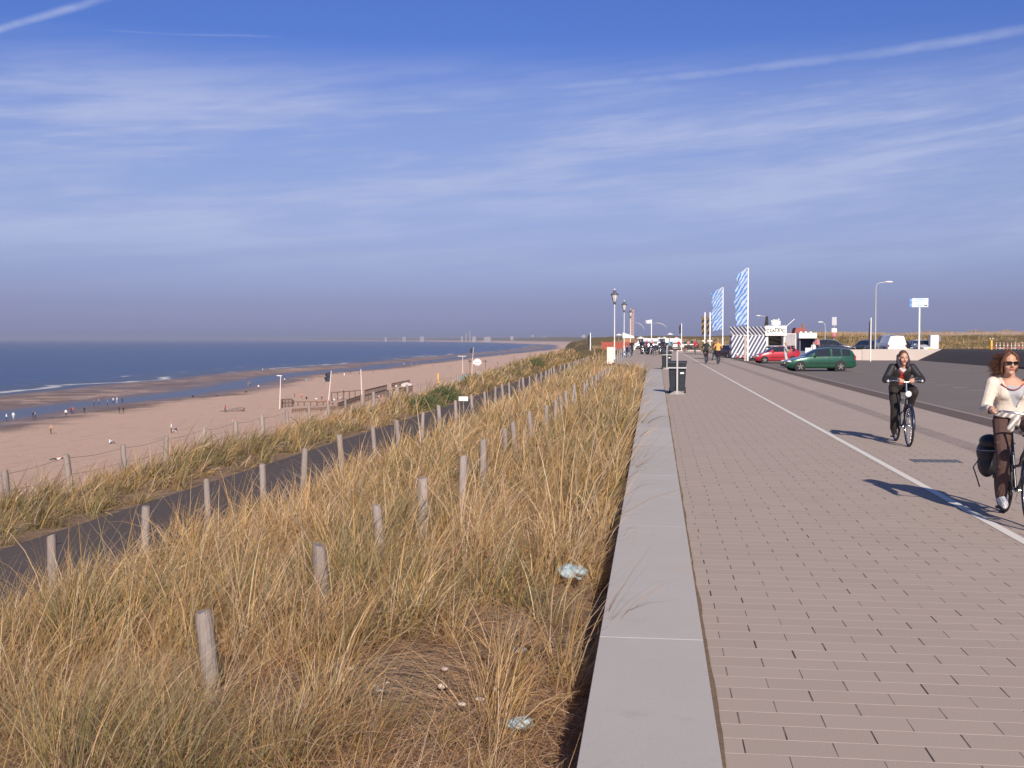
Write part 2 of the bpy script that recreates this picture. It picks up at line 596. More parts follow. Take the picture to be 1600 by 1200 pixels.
def m_paving():
    m = bpy.data.materials.new('concrete pavers')
    m.use_nodes = True
    k = NT(m.node_tree)
    b = k.n['Principled BSDF']
    p = k.geo()
    x, y, z = k.sep(p)
    BW, BH = 0.395, 0.188
    yy = k.m('DIVIDE', k.m('ADD', y, k.m('MULTIPLY', k.m('SUBTRACT', k.noise(k.combine(x, k.m('MULTIPLY', y, 3.0), 0.0), 2.0, 2.0), 0.5), 0.010)), BH)
    row = k.m('FLOOR', yy)
    fy = k.m('FRACT', yy)
    jit = k.node('ShaderNodeTexWhiteNoise', noise_dimensions='1D')
    k.l.new(row, jit.inputs['W'])
    odd = k.m('MODULO', k.m('ABSOLUTE', row), 2.0)
    xx = k.m('DIVIDE', k.m('ADD', x, k.m('ADD', k.m('MULTIPLY', odd, BW * 0.5), k.m('MULTIPLY', jit.outputs['Value'], 0.022))), BW)
    colm = k.m('FLOOR', xx)
    fx = k.m('FRACT', xx)
    wn = k.node('ShaderNodeTexWhiteNoise', noise_dimensions='3D')
    k.l.new(k.combine(row, colm, 0.0), wn.inputs['Vector'])
    tone = wn.outputs['Value']
    big = k.noise(p, 0.45, 4.0, 0.6)
    fine = k.noise(p, 120.0, 3.0, 0.7)
    c = k.mix(k.m('ADD', k.m('MULTIPLY', tone, 0.5), k.m('MULTIPLY', big, 0.5)), (0.345, 0.268, 0.228), (0.44, 0.355, 0.305))
    c = k.mix(k.smooth(fine, 0.25, 0.75), c, (0.46, 0.38, 0.33))
    c = k.mix(k.m('MULTIPLY', k.smooth(k.noise(p, 30.0, 4.0, 0.7), 0.62, 0.80), 0.35), c, (0.24, 0.19, 0.165))
    # tyre and drip stains
    st = k.smooth(k.noise(k.combine(k.m('MULTIPLY', x, 1.0), k.m('MULTIPLY', y, 0.25), 4.0), 1.3, 5.0, 0.65), 0.60, 0.80)
    c = k.mix(k.m('MULTIPLY', st, 0.22), c, (0.22, 0.18, 0.16))
    # a drain strip of darker stones
    strip = k.m('MULTIPLY', k.smooth(k.m('ABSOLUTE', k.m('SUBTRACT', x, 5.22)), 0.22, 0.19), 0.55)
    c = k.mix(strip, c, k.mix(tone, (0.19, 0.15, 0.14), (0.27, 0.22, 0.21)))
    # sandy bed joints, open dark head joints
    jy = k.m('MAXIMUM', k.smooth(fy, 0.030, 0.010), k.smooth(fy, 0.970, 0.990))
    jyv = k.m('MULTIPLY', jy, k.smooth(k.noise(p, 3.0, 4.0, 0.7), 0.3, 0.7, 0.55, 1.0))
    c = k.mix(jyv, c, (0.70, 0.57, 0.47))
    hw = k.m('ADD', k.m('MULTIPLY', wn.outputs['Color'], 0.020), 0.008)
    jx = k.m('MULTIPLY', k.m('LESS_THAN', fx, hw), k.m('MULTIPLY', k.m('GREATER_THAN', fy, 0.05), k.m('LESS_THAN', fy, 0.95)))
    jxv = k.m('MULTIPLY', jx, k.smooth(k.noise(p, 1.7, 3.0, 0.6), 0.35, 0.6, 0.45, 1.0))
    c = k.mix(jxv, c, (0.045, 0.035, 0.028))
    k.l.new(c, b.inputs['Base Color'])
    b.inputs['Roughness'].default_value = 0.85
    b.inputs['Specular IOR Level'].default_value = 0.3
    h = k.m('SUBTRACT', k.m('ADD', k.m('MULTIPLY', tone, 0.25), k.m('MULTIPLY', fine, 0.12)), k.m('MAXIMUM', jx, k.m('MULTIPLY', jy, 0.4)))
    k.l.new(k.bump(h, 0.35, 0.006), b.inputs['Normal'])
    return m


def m_concrete(name, a, b2, scale=1.2, island=False):
    m = bpy.data.materials.new(name)
    m.use_nodes = True
    k = NT(m.node_tree)
    b = k.n['Principled BSDF']
    p = k.geo()
    c = k.mix(k.noise(p, scale, 6.0, 0.62), a, b2)
    rnd = k.node('ShaderNodeObjectInfo').outputs['Random']
    c = k.mix(k.m('MULTIPLY', rnd, 0.35), c, tuple(v * 0.72 for v in a))
    fine = k.noise(p, 150.0, 3.0, 0.7)
    c = k.mix(k.m('MULTIPLY', k.smooth(fine, 0.3, 0.75), 0.3), c, tuple(min(1, v * 1.25) for v in b2))
    pock = k.smooth(k.noise(p, 42.0, 2.0, 0.5), 0.70, 0.76)
    c = k.mix(k.m('MULTIPLY', pock, 0.35), c, tuple(v * 0.6 for v in a))
    stain = k.smooth(k.noise(p, 3.0, 5.0, 0.7), 0.58, 0.78)
    c = k.mix(k.m('MULTIPLY', stain, 0.34), c, tuple(v * 0.68 for v in a))
    drift = k.smooth(k.noise(p, 0.9, 6.0, 0.72), 0.56, 0.68)
    c = k.mix(k.m('MULTIPLY', drift, 0.40), c, (0.52, 0.42, 0.35))
    k.l.new(c, b.inputs['Base Color'])
    b.inputs['Roughness'].default_value = 0.88
    b.inputs['Specular IOR Level'].default_value = 0.25
    k.l.new(k.bump(k.m('SUBTRACT', fine, pock), 0.25, 0.004), b.inputs['Normal'])
    return m


def m_asphalt(name, a, b2, rough=0.9):
    m = bpy.data.materials.new(name)
    m.use_nodes = True
    k = NT(m.node_tree)
    b = k.n['Principled BSDF']
    p = k.geo()
    c = k.mix(k.noise(p, 0.35, 6.0, 0.65), a, b2)
    c = k.mix(k.m('MULTIPLY', k.smooth(k.noise(p, 90.0, 3.0, 0.7), 0.45, 0.75), 0.35), c, tuple(min(1, v * 1.7) for v in b2))
    c = k.mix(k.m('MULTIPLY', k.smooth(k.noise(p, 1.1, 5.0, 0.7), 0.58, 0.75), 0.35), c, tuple(v * 0.55 for v in a))
    k.l.new(c, b.inputs['Base Color'])
    b.inputs['Roughness'].default_value = rough
    b.inputs['Specular IOR Level'].default_value = 0.25
    k.l.new(k.bump(k.noise(p, 110.0, 3.0, 0.7), 0.5, 0.006), b.inputs['Normal'])
    return m


def m_grass(name, trans=0.42):
    m = bpy.data.materials.new(name)
    m.use_nodes = True
    k = NT(m.node_tree)
    b = k.n['Principled BSDF']
    o = k.n['Material Output']
    a = k.node('ShaderNodeAttribute', attribute_name='blade').outputs['Color']
    k.l.new(a, b.inputs['Base Color'])
    b.inputs['Roughness'].default_value = 0.55
    b.inputs['Specular IOR Level'].default_value = 0.35
    t = k.node('ShaderNodeBsdfTranslucent')
    k.l.new(a, t.inputs['Color'])
    mx = k.node('ShaderNodeMixShader')
    mx.inputs[0].default_value = trans
    k.l.new(b.outputs[0], mx.inputs[1])
    k.l.new(t.outputs[0], mx.inputs[2])
    k.l.new(mx.outputs[0], o.inputs['Surface'])
    return m


def m_painted_line(name, c=(0.78, 0.74, 0.68)):
    m = bpy.data.materials.new(name)
    m.use_nodes = True
    k = NT(m.node_tree)
    b = k.n['Principled BSDF']
    p = k.geo()
    w = k.smooth(k.noise(p, 24.0, 5.0, 0.75), 0.60, 0.75)
    k.l.new(k.mix(k.m('MULTIPLY', w, 0.55), c, (0.34, 0.28, 0.25)), b.inputs['Base Color'])
    b.inputs['Roughness'].default_value = 0.7
    return m


# --- ground as one sheet, to the horizon
gx = axis_lines((-30000, -300, -34), (-300, -60, 61), (-60, -16, 30), (-16, 0.4, 60), (0.4, 14, 12), (14, 130, 50), (130, 30000, -26))
gy = axis_lines((-400, -10, -8), (-10, 80, 150), (80, 420, 120), (420, 4000, -70), (4000, 30000, -40))
ground = kind(grid_mesh('dune_ground', gx, gy, land, m_land()), 'structure')

# --- sea (one sheet; where the sand dips below it a tidal pool stands behind the bar)
sx = axis_lines((-30000, -420, -40), (-420, -120, 130), (-120, -60, 6))
sy = axis_lines((-400, -10, -6), (0, 420, 90), (420, 4000, -70), (4000, 30000, -40))
X, Y = np.meshgrid(sx, sy)
sea = kind(grid_mesh('sea', sx, sy, lambda a, b: np.full_like(a, SEA), m_sea()), 'structure')
offs = -(X - np.interp(Y, COAST_Y, COAST_S) + fbm(X / 130, Y / 130, 5, 3) * 26 + 187.0)
at = sea.data.attributes.new('offshore', 'FLOAT', 'POINT')
at.data.foreach_set('value', offs.ravel().astype(np.float32))

# --- promenade: paving, white line, kerb, coping wall
WALL_L0, WALL_LK, WALL_R, WALL_END = -0.30, -0.0042, 0.279, 67.0
KERB = 7.42


def wall_left(y):
    return WALL_L0 + WALL_LK * y


mb = MB()
outline = [(0.292, -8), (KERB, -8), (KERB, 205), (-4.0, 205), (-4.0, 90), (-0.60, WALL_END + 0.02), (0.292, WALL_END + 0.02)]
mb.add([(a, b, 0.0) for a, b in outline], [tuple(range(len(outline)))])
skirt = [(-4.0, 205), (-4.0, 90), (-0.60, WALL_END + 0.02)]
mb.quad((-4.0, 205, 0), (-4.0, 90, 0), (-4.0, 90, -1.5), (-4.0, 205, -1.5))
mb.quad((-4.0, 90, 0), (-0.6, WALL_END + .02, 0), (-0.6, WALL_END + .02, -1.5), (-4.0, 90, -1.5))
promenade = kind(mb.build('promenade', m_paving()), 'structure')

mb = MB()
mb.quad((3.20, -8, 0.004), (3.30, -8, 0.004), (3.30, 172, 0.004), (3.20, 172, 0.004))
kind(mb.build('lane_line', m_painted_line('lane paint')), 'structure')

mb = MB()
mb.quad((6.80, -8, 0.004), (KERB - 0.005, -8, 0.004), (KERB - 0.005, 205, 0.004), (6.80, 205, 0.004))
kind(mb.build('paving_edge', m_asphalt('dark edging stones', (0.115, 0.085, 0.078), (0.16, 0.125, 0.115))), 'structure')
mb = MB()
mb.box((KERB + 0.065, 100, -0.14), (0.13, 210, 0.30))
kerb = kind(mb.build('kerb', m_concrete('kerb stone', (0.30, 0.25, 0.23), (0.40, 0.34, 0.31))), 'structure')
bevel(kerb, 0.012)

PK, PK2 = -0.22, 0.28
WALL_Y = G(1390, 563, PK).y
mb = MB()
mb.quad((KERB + 0.13, -8, PK), (95, -8, PK), (95, 158, PK), (KERB + 0.13, 158, PK))
mb.quad((KERB + 0.13, 158, PK), (14, 158, PK), (14, 205, PK), (KERB + 0.13, 205, PK))
kind(mb.build('parking_lot', m_asphalt('parking asphalt', (0.165, 0.14, 0.132), (0.22, 0.19, 0.178))), 'structure')
mb = MB()
mb.box((54, (WALL_Y + 0.32 + 156) / 2, (PK2 + PK) / 2 - .05), (76, 156 - WALL_Y - 0.32, PK2 - PK + .1))
kind(mb.build('upper_parking_lot', m_asphalt('upper parking asphalt', (0.14, 0.12, 0.115), (0.19, 0.165, 0.155))), 'structure')

coping = thing('sea_wall', 'long low concrete wall with flat coping slabs between dune grass and paving', 'wall')
m_cop = m_concrete('coping concrete', (0.43, 0.40, 0.385), (0.53, 0.495, 0.475))
seams = [-1.4, 2.6] + [2.6 + 4.0 * i for i in range(1, 16)] + [WALL_END]
for a, b_ in zip(seams[:-1], seams[1:]):
    a, b_ = a + 0.0015, b_ - 0.0015
    mb = MB()
    z0, z1 = -0.10, 0.035 + random.uniform(-.0004, .0004)
    vs = [(wall_left(a), a, z0), (WALL_R, a, z0), (WALL_R, b_, z0), (wall_left(b_), b_, z0),
          (wall_left(a), a, z1), (WALL_R, a, z1), (WALL_R, b_, z1), (wall_left(b_), b_, z1)]
    mb.add(vs, [(3, 2, 1, 0), (4, 5, 6, 7), (0, 1, 5, 4), (1, 2, 6, 5), (2, 3, 7, 6), (3, 0, 4, 7)])
    o = mb.build('coping_slab', m_cop, coping)
    bevel(o, 0.0025, 1)
mb = MB()
mb.add([(wall_left(-1.4) + .05, -1.4, -1.6), (WALL_R - .02, -1.4, -1.6), (WALL_R - .02, WALL_END - .01, -1.6), (wall_left(WALL_END) + .05, WALL_END - .01, -1.6),
        (wall_left(-1.4) + .05, -1.4, -.101), (WALL_R - .02, -1.4, -.101), (WALL_R - .02, WALL_END - .01, -.101), (wall_left(WALL_END) + .05, WALL_END - .01, -.101)],
       [(3, 2, 1, 0), (4, 5, 6, 7), (0, 1, 5, 4), (1, 2, 6, 5), (2, 3, 7, 6), (3, 0, 4, 7)])
mb.build('wall_face', m_concrete('wall concrete', (0.30, 0.27, 0.25), (0.38, 0.34, 0.32)), coping)

# dirt and weeds along the joint between wall and paving
mb = MB()
jl, jr = [], []
for i in range(420):
    yj = 2.5 + i * 0.155
    jl.append((0.272, yj, 0.006))
    jr.append((0.289 + 0.022 * float(vnoise(yj * 1.3, 0.5, 61)) ** 2 + 0.014 * float(vnoise(yj * 6, 2.5, 62)), yj, 0.006))
mb.add(jl + jr, [(i, i + 420, i + 421, i + 1) for i in range(419)])
mg = bpy.data.materials.new('joint dirt')
mg.use_nodes = True
kk = NT(mg.node_tree)
kk.l.new(kk.mix(kk.noise(kk.geo(), 25.0, 5.0, 0.7), (0.05, 0.036, 0.024), (0.30, 0.21, 0.14)), kk.n['Principled BSDF'].inputs['Base Color'])
kk.n['Principled BSDF'].inputs['Roughness'].default_value = 0.95
kind(mb.build('joint_dirt', mg), 'stuff')

# --- asphalt path through the dune grass
PATH0, PATH1 = -9.62, -7.0
py_ = np.concatenate([np.linspace(3, 140, 180)])
px_ = np.linspace(PATH0, PATH1, 9)
path = kind(grid_mesh('asphalt_path', px_, py_, lambda a, b: land(a, b) + 0.04 + 0.02 * fbm(a, b / 4, 3), m_asphalt('path asphalt', (0.080, 0.064, 0.062), (0.115, 0.094, 0.090))), 'structure')
# lift each path vertex above the ground sheet by construction: the sheet is flat across the path


# ------------------------------------------------------------------ grass
def in_view(x, y, margin=60):
    """columns near the frame (a step to either side stays covered)"""
    c, s = math.cos(YAW), math.sin(YAW)
    depth = -s * x + c * y
    lat = c * x + s * y
    return (depth > 2.5) & (np.abs(lat) < depth * (800.0 + margin) / FPX + 1.8)


def blades(base, az, lean, curl, length, width, c0, c1, K=5):
    n = len(base)
    t = np.linspace(0, 1, K + 1)
    th = lean[:, None] + curl[:, None] * t[None, :] ** 1.3
    thm = (th[:, 1:] + th[:, :-1]) / 2
    st = length[:, None] / K
    hor = np.concatenate([np.zeros((n, 1)), np.cumsum(np.sin(thm) * st, 1)], 1)
    ver = np.concatenate([np.zeros((n, 1)), np.cumsum(np.cos(thm) * st, 1)], 1)
    dx, dy = np.cos(az)[:, None], np.sin(az)[:, None]
    P = np.stack([base[:, 0:1] + dx * hor, base[:, 1:2] + dy * hor, base[:, 2:3] + ver], -1)
    tw = az + math.pi / 2 + rng.normal(0, 0.7, n)
    side = np.stack([np.cos(tw), np.sin(tw), rng.normal(0, 0.25, n)], -1)
    w = width[:, None] * (1.0 - 0.92 * t[None, :] ** 1.6) * 0.5
    L = P - side[:, None, :] * w[..., None]
    Rr = P + side[:, None, :] * w[..., None]
    V = np.stack([L, Rr], 2).reshape(n, -1, 3)
    C = c0[:, None, :] * (1 - t[None, :, None]) + c1[:, None, :] * t[None, :, None]
    C = np.repeat(C, 2, axis=1)
    i = np.arange(K)
    q = np.stack([2 * i, 2 * i + 1, 2 * i + 3, 2 * i + 2], -1)
    Q = (q[None] + (np.arange(n) * 2 * (K + 1))[:, None, None]).reshape(-1, 4)
    return V.reshape(-1, 3), Q, C.reshape(-1, 3)


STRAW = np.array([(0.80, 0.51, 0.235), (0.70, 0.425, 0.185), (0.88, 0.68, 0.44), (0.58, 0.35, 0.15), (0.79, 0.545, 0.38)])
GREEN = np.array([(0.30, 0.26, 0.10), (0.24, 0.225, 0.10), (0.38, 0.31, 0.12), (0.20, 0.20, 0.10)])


def tufts(name, x0, x1, y0, y1, dens, size, green, per, mask=None, wmin=0.005, wk=0.0010, wind=0.35, spread=0.13, m=None, limit=True, low=None):
    """marram: blades grouped in tussocks, splayed and bent by the wind"""
    parts = []
    edges = np.geomspace(max(y0, 3.0), y1, 14)
    for a, b in zip(edges[:-1], edges[1:]):
        ym = (a + b) / 2
        w = max(wmin, wk * ym)
        area = (x1 - x0) * (b - a)
        nt = int(area * dens * (0.45 + 0.55 * min(1.0, 12.0 / ym)))
        tx, ty = rng.uniform(x0, x1, nt), rng.uniform(a, b, nt)
        ok = in_view(tx, ty) if limit else np.ones(nt, bool)
        if mask is not None:
            ok &= rng.uniform(0, 1, nt) < mask(tx, ty)
        tx, ty = tx[ok], ty[ok]
        nt = len(tx)
        if not nt:
            continue
        nb = max(7, int(per * min(1.0, (wmin / w) * 1.15) / (0.45 + 0.55 * min(1.0, 12.0 / ym)) * 0.8))
        sz = size * np.exp(rng.normal(0, 0.30, nt)) * (0.78 + 0.5 * (fbm(tx / 2.3, ty / 2.3, 77, 3) + 0.5))
        gr = np.clip(green + 1.9 * fbm(tx / 1.6, ty / 2.2, 55, 3) + rng.normal(0, 0.20, nt), 0, 1)
        if low is not None:
            sz = sz * low(tx, ty)
        hue = rng.normal(0, 0.17, nt) - 0.05
        T = np.repeat(np.arange(nt), nb)
        n = len(T)
        r = np.abs(rng.normal(0, spread, n)) * np.sqrt(sz[T])
        ph = rng.uniform(0, 2 * math.pi, n)
        bx, by = tx[T] + r * np.cos(ph), ty[T] + r * np.sin(ph)
        bz = land(bx, by) - 0.02
        wx = wind * (0.5 + 0.9 * rng.uniform(0, 1, nt))[T]
        out = rng.uniform(0.15, 1.0, n)
        dx, dy = np.cos(ph) * out + wx, np.sin(ph) * out + 0.10
        az = np.arctan2(dy, dx) + rng.normal(0, 0.45, n)
        mag = np.hypot(dx, dy)
        lean = 0.10 + 0.42 * mag * rng.uniform(0.2, 1.0, n)
        curl = rng.uniform(0.3, 2.1, n) * (0.45 + 0.55 * mag)
        flat = rng.uniform(0, 1, n) < 0.22
        lean[flat] += rng.uniform(0.4, 0.9, flat.sum())
        ln = sz[T] * rng.uniform(0.55, 1.15, n)
        wd = w * rng.uniform(0.6, 1.25, n)
        isg = rng.uniform(0, 1, n) < gr[T] * 0.85
        cs = STRAW[rng.integers(0, len(STRAW), n)]
        cg = GREEN[rng.integers(0, len(GREEN), n)]
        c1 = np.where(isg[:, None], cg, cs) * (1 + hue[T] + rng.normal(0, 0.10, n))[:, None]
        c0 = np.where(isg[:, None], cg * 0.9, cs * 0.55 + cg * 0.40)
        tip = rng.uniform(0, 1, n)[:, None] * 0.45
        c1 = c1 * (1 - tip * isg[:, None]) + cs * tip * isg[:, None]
        parts.append(blades(np.stack([bx, by, bz], -1), az, lean, curl, ln, wd, np.clip(c0, 0.01, 1), np.clip(c1, 0.01, 1), K=5 if ym < 25 else 4 if ym < 60 else 3))
    return parts


def join_blades(name, parts, m, kd='stuff'):
    V, Q, C, o = [], [], [], 0
    for v, q, c in parts:
        V.append(v)
        Q.append(q + o)
        C.append(c)
        o += len(v)
    ob = np_mesh(name, np.concatenate(V), np.concatenate(Q), m, np.concatenate(C))
    return kind(ob, kd)


bare = [(G(868, 848, -.5), 1.15, 0.5), (G(640, 1150, -.55), 0.95, 0.45), (G(845, 965, -.5), 0.75, 0.4), (G(150, 1090, -.6), 0.8, 0.5), (G(760, 1020, -.5), 0.5, 0.5),
        (G(560, 1180, -.62), 0.55, 0.35), (G(890, 1040, -.5), 0.3, 0.5), (G(430, 970, -.7), 0.5, 0.4)]


def bed_mask(x, y):
    k = np.ones_like(x)
    for c, r, lo in bare:
        d = np.hypot(x - c.x, (y - c.y) * 0.75)
        k = np.minimum(k, np.clip((d / (r * 0.78) - 0.25) / 0.75, 0.07, 1))
    k *= np.where(x < wall_left(y) - 0.16, 1.0, 0.0)
    k *= np.where(x < -0.6 - (y - WALL_END) / 23.0 * 3.4, 1.0, np.where(y < WALL_END, 1.0, 0.0))
    return k


MG = m_grass('marram blades')
parts = tufts('a', -6.45, -0.3, 3.2, 92, 7.8, 0.68, 0.23, 165, bed_mask, wmin=0.0036, spread=0.13, low=lambda x, y: 1.0 - 0.34 * ss(-2.6, -1.0, x) * ss(10.5, 7.0, y) - 0.24 * ss(-4.6, -6.0, x))
# last year's flattened leaves between the tussocks
n = 150000
lx, ly = rng.uniform(-6.5, -0.4, n), 3.2 + 26 * rng.uniform(0, 1, n) ** 1.7
ok = in_view(lx, ly) & (lx < wall_left(ly) - 0.03)
for c_, r_, lo_ in bare:
    dd_ = np.hypot(lx - c_.x, (ly - c_.y) * 0.75)
    ok &= (dd_ > r_ * 0.75) | (rng.uniform(0, 1, n) < 0.35)
lx, ly = lx[ok], ly[ok]
n = len(lx)
cs = STRAW[rng.integers(0, len(STRAW), n)] * rng.uniform(0.40, 0.95, n)[:, None] * np.array([1.0, 0.93, 1.0])
parts.append(blades(np.stack([lx, ly, land(lx, ly) + rng.uniform(0.0, 0.10, n)], -1), rng.uniform(0, 6.28, n), rng.uniform(1.05, 1.65, n), rng.uniform(-0.3, 0.5, n),
                    rng.uniform(0.10, 0.45, n), rng.uniform(0.003, 0.006, n) * np.maximum(1, ly / 9), cs, cs, K=2))
# sprigs in the joint of the paving
n = 700
ly = 3.5 + 40 * rng.uniform(0, 1, n) ** 1.6
ok = vnoise(ly * 0.9, ly * 0, 71) > 0.52
ly = ly[ok]
n = len(ly)
cs = np.concatenate([STRAW, GREEN])[rng.integers(0, 9, n)] * 0.8
parts.append(blades(np.stack([rng.uniform(.276, .30, n), ly, np.full(n, .0)], -1), rng.uniform(0, 6.28, n), rng.uniform(.2, 1.3, n), rng.uniform(0, .8, n), rng.uniform(.02, .08, n), rng.uniform(.002, .004, n) * np.maximum(1, ly / 10), cs, cs, K=2))
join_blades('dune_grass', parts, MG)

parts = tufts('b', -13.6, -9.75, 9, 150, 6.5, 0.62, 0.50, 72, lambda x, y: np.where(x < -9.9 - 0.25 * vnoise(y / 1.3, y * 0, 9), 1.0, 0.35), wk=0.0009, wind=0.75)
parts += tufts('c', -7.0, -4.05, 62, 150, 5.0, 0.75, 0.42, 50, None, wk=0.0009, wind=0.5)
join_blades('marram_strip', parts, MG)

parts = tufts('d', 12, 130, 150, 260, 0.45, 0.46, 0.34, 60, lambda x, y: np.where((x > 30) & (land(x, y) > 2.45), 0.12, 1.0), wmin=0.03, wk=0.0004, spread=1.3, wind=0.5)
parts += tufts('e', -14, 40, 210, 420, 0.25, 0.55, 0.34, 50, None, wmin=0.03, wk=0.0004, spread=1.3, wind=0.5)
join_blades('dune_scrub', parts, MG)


def build_haze():
    m = bpy.data.materials.new('sea haze')
    m.use_nodes = True
    k = NT(m.node_tree)
    k.n.clear()
    v = k.node('ShaderNodeVolumePrincipled')
    v.inputs['Color'].default_value = (0.78, 0.82, 1.0, 1)
    v.inputs['Density'].default_value = 1.35e-4
    v.inputs['Anisotropy'].default_value = 0.2
    k.l.new(v.outputs[0], k.node('ShaderNodeOutputMaterial').inputs['Volume'])
    mb = MB()
    mb.box((0, 14500, 7.5), (62000, 33000, 57))
    o = kind(mb.build('haze', m), 'stuff')
    return o


build_haze()


# ------------------------------------------------------------------ materials for the objects
_mc = {}


def M(name, color, rough=0.55, **kw):
    if name not in _mc:
        _mc[name] = mat(name, color, rough, **kw)
    return _mc[name]


def m_wood(name, a, b2):
    m = bpy.data.materials.new(name)
    m.use_nodes = True
    k = NT(m.node_tree)
    b = k.n['Principled BSDF']
    p = k.obj()
    x, y, z = k.sep(p)
    rnd = k.node('ShaderNodeObjectInfo').outputs['Random']
    v = k.combine(k.m('ADD', k.m('MULTIPLY', x, 60.0), k.m('MULTIPLY', rnd, 40.0)), k.m('MULTIPLY', y, 60.0), k.m('MULTIPLY', z, 3.0))
    n = k.noise(v, 1.0, 5.0, 0.65)
    c = k.mix(n, a, b2)
    c = k.mix(k.m('MULTIPLY', rnd, 0.4), c, tuple(q * 0.7 for q in a))
    c = k.mix(k.smooth(n, 0.62, 0.70), c, tuple(q * 0.30 for q in a))
    k.l.new(c, b.inputs['Base Color'])
    b.inputs['Roughness'].default_value = 0.85
    b.inputs['Specular IOR Level'].default_value = 0.2
    k.l.new(k.bump(n, 0.9, 0.02), b.inputs['Normal'])
    return m


WHITE = M('white paint', (0.80, 0.79, 0.77), 0.4, var=0.05)
LGREY = M('light grey steel', (0.47, 0.47, 0.48), 0.45, metal=0.2, var=0.1)
DGREY = M('dark grey plastic', (0.035, 0.042, 0.055), 0.5, var=0.25, bump=0.1)
BLACK = M('black rubber', (0.018, 0.018, 0.02), 0.6, var=0.2)
CHROME = M('chrome', (0.75, 0.75, 0.76), 0.22, metal=1.0, var=0.08)
GLASS = M('dark glass', (0.02, 0.025, 0.03), 0.06, var=0.3, spec=0.8)
POSTW = m_wood('weathered wood', (0.25, 0.21, 0.195), (0.46, 0.395, 0.37))
BROWNW = m_wood('brown timber', (0.14, 0.085, 0.055), (0.25, 0.16, 0.11))
WIRE = M('rusty wire', (0.23, 0.19, 0.175), 0.6, metal=0.4)


def PX(x, y, X):
    """point of a pixel on the upright plane at X"""
    d = ray(x, y)
    t = X / d.x
    return Vector((X, d.y * t, EYE + d.z * t))


# ------------------------------------------------------------------ wire fences
def fence(label, X, tops, wires, r=0.05, wander=0.05):
    """tops: (distance along the promenade, height of the post top)"""
    y0 = tops[0][0]
    f = thing('wire_fence', label, 'fence', (X, y0, float(land(X, y0))))
    heads = []
    for y, zt in tops:
        x = X + random.uniform(-wander, wander)
        g = float(land(x, y))
        zt += random.uniform(-0.03, 0.03)
        rr = r * random.uniform(0.85, 1.15)
        tx, ty = random.uniform(-.10, .07), random.uniform(-.06, .06)
        if X > -5 and abs(y - tops[1][0]) < .1:
            tx = -.12
        if X > -5 and abs(y - tops[2][0]) < .1:
            rr *= 1.25
        H = zt - (g - 0.15)
        mb = MB()
        n = 12
        rings = []
        pa, pb, sl = random.uniform(0, 6), random.uniform(0, 6), random.uniform(-.3, .3)
        for i, t in enumerate((0, 0.25, 0.5, 0.75, 0.95, 1.0)):
            k = 1.05 - 0.12 * t if i < 5 else 0.86
            rings.append([Vector((tx * t * H + rr * k * (1 + 0.10 * math.sin(2 * a + pa) + 0.07 * math.sin(5 * a + pb + .4 * i)) * math.cos(a), ty * t * H + rr * k * (1 + 0.10 * math.sin(2 * a + pa) + 0.07 * math.sin(5 * a + pb + .4 * i)) * math.sin(a),
                                  g - 0.15 + H * t + ((random.uniform(-.008, .008) + sl * rr * math.cos(a)) if i >= 4 else 0))) for a in [2 * math.pi * q / n for q in range(n)]])
        mb.rings(rings)
        o = mb.build('post', POSTW, f)
        # origin of a part: its own foot
        foot = Vector((x, y, 0))
        o.location = foot - f.location
        heads.append((Vector((x + tx * H, y + ty * H, zt)), g))
    for w in wires:
        pts = []
        for i, (h, g) in enumerate(heads):
            a = Vector((h.x - r * 0.9, h.y, h.z - w * random.uniform(0.85, 1.15)))
            if i:
                pts.append((pts[-1] + a) / 2 - Vector((0, 0, random.uniform(0.015, 0.05))))
            pts.append(a)
        o = MB().tube(pts, 0.0028 if X > -5 else 0.0045, n=4).build('wire', WIRE, f)
        o.location = -f.location
    return f


tops2 = [PX(x, y, -2.52) for x, y in ((327, 957), (513, 847), (605, 787), (663, 745), (717, 715), (760, 690), (792, 670), (812, 657))]
tops2 = [(3.75, .28)] + [(p.y, p.z) for p in tops2]
y = tops2[-1][0]
while y < 58:
    y += random.uniform(1.9, 2.5)
    tops2.append((y, 0.30))
fence('short weathered posts and wire standing in the tall grass nearest the concrete wall', -2.52, tops2, (0.30, 0.62), 0.052)
tops1 = [PX(x, y, -6.75) for x, y in ((85, 832), (223, 788), (328, 752), (410, 723), (474, 703), (538, 680), (585, 667), (625, 655), (658, 643), (688, 633), (713, 625), (738, 618), (758, 612), (773, 605))]
tops1 = [(8.0, -.36), (10.3, -.35)] + [(p.y, p.z) for p in tops1]
y, z = tops1[-1]
while y < 112:
    y += random.uniform(2.2, 2.9)
    z += 0.012
    tops1.append((y, z))
fence('weathered posts and wire between the asphalt path and the broad grass bed', -6.75, tops1, (0.12, 0.50), 0.06)
tops0 = []
y = 15.8
while y < 78:
    tops0.append((y, 1.8 - 13.2 * (0.204 - 0.0004 * (y - 15))))
    y += random.uniform(2.2, 2.8)
fence('outermost weathered post and wire fence on the dune edge above the beach', -13.2, tops0, (0.10, 0.42, 0.75), 0.07)

# a small white plate hung on the path fence, far along
p = PX(724, 623, -6.9)
mb = MB().box((0, 0, 0), (0.34, 0.012, 0.16))
o = tag(mb.build('notice_sign', WHITE), 'small blank white plate beside the path fence', 'sign')
o.location = p
mb = MB().box((0, 0.03, -0.25), (0.03, 0.03, 0.55))
mb.build('stake', POSTW, o)


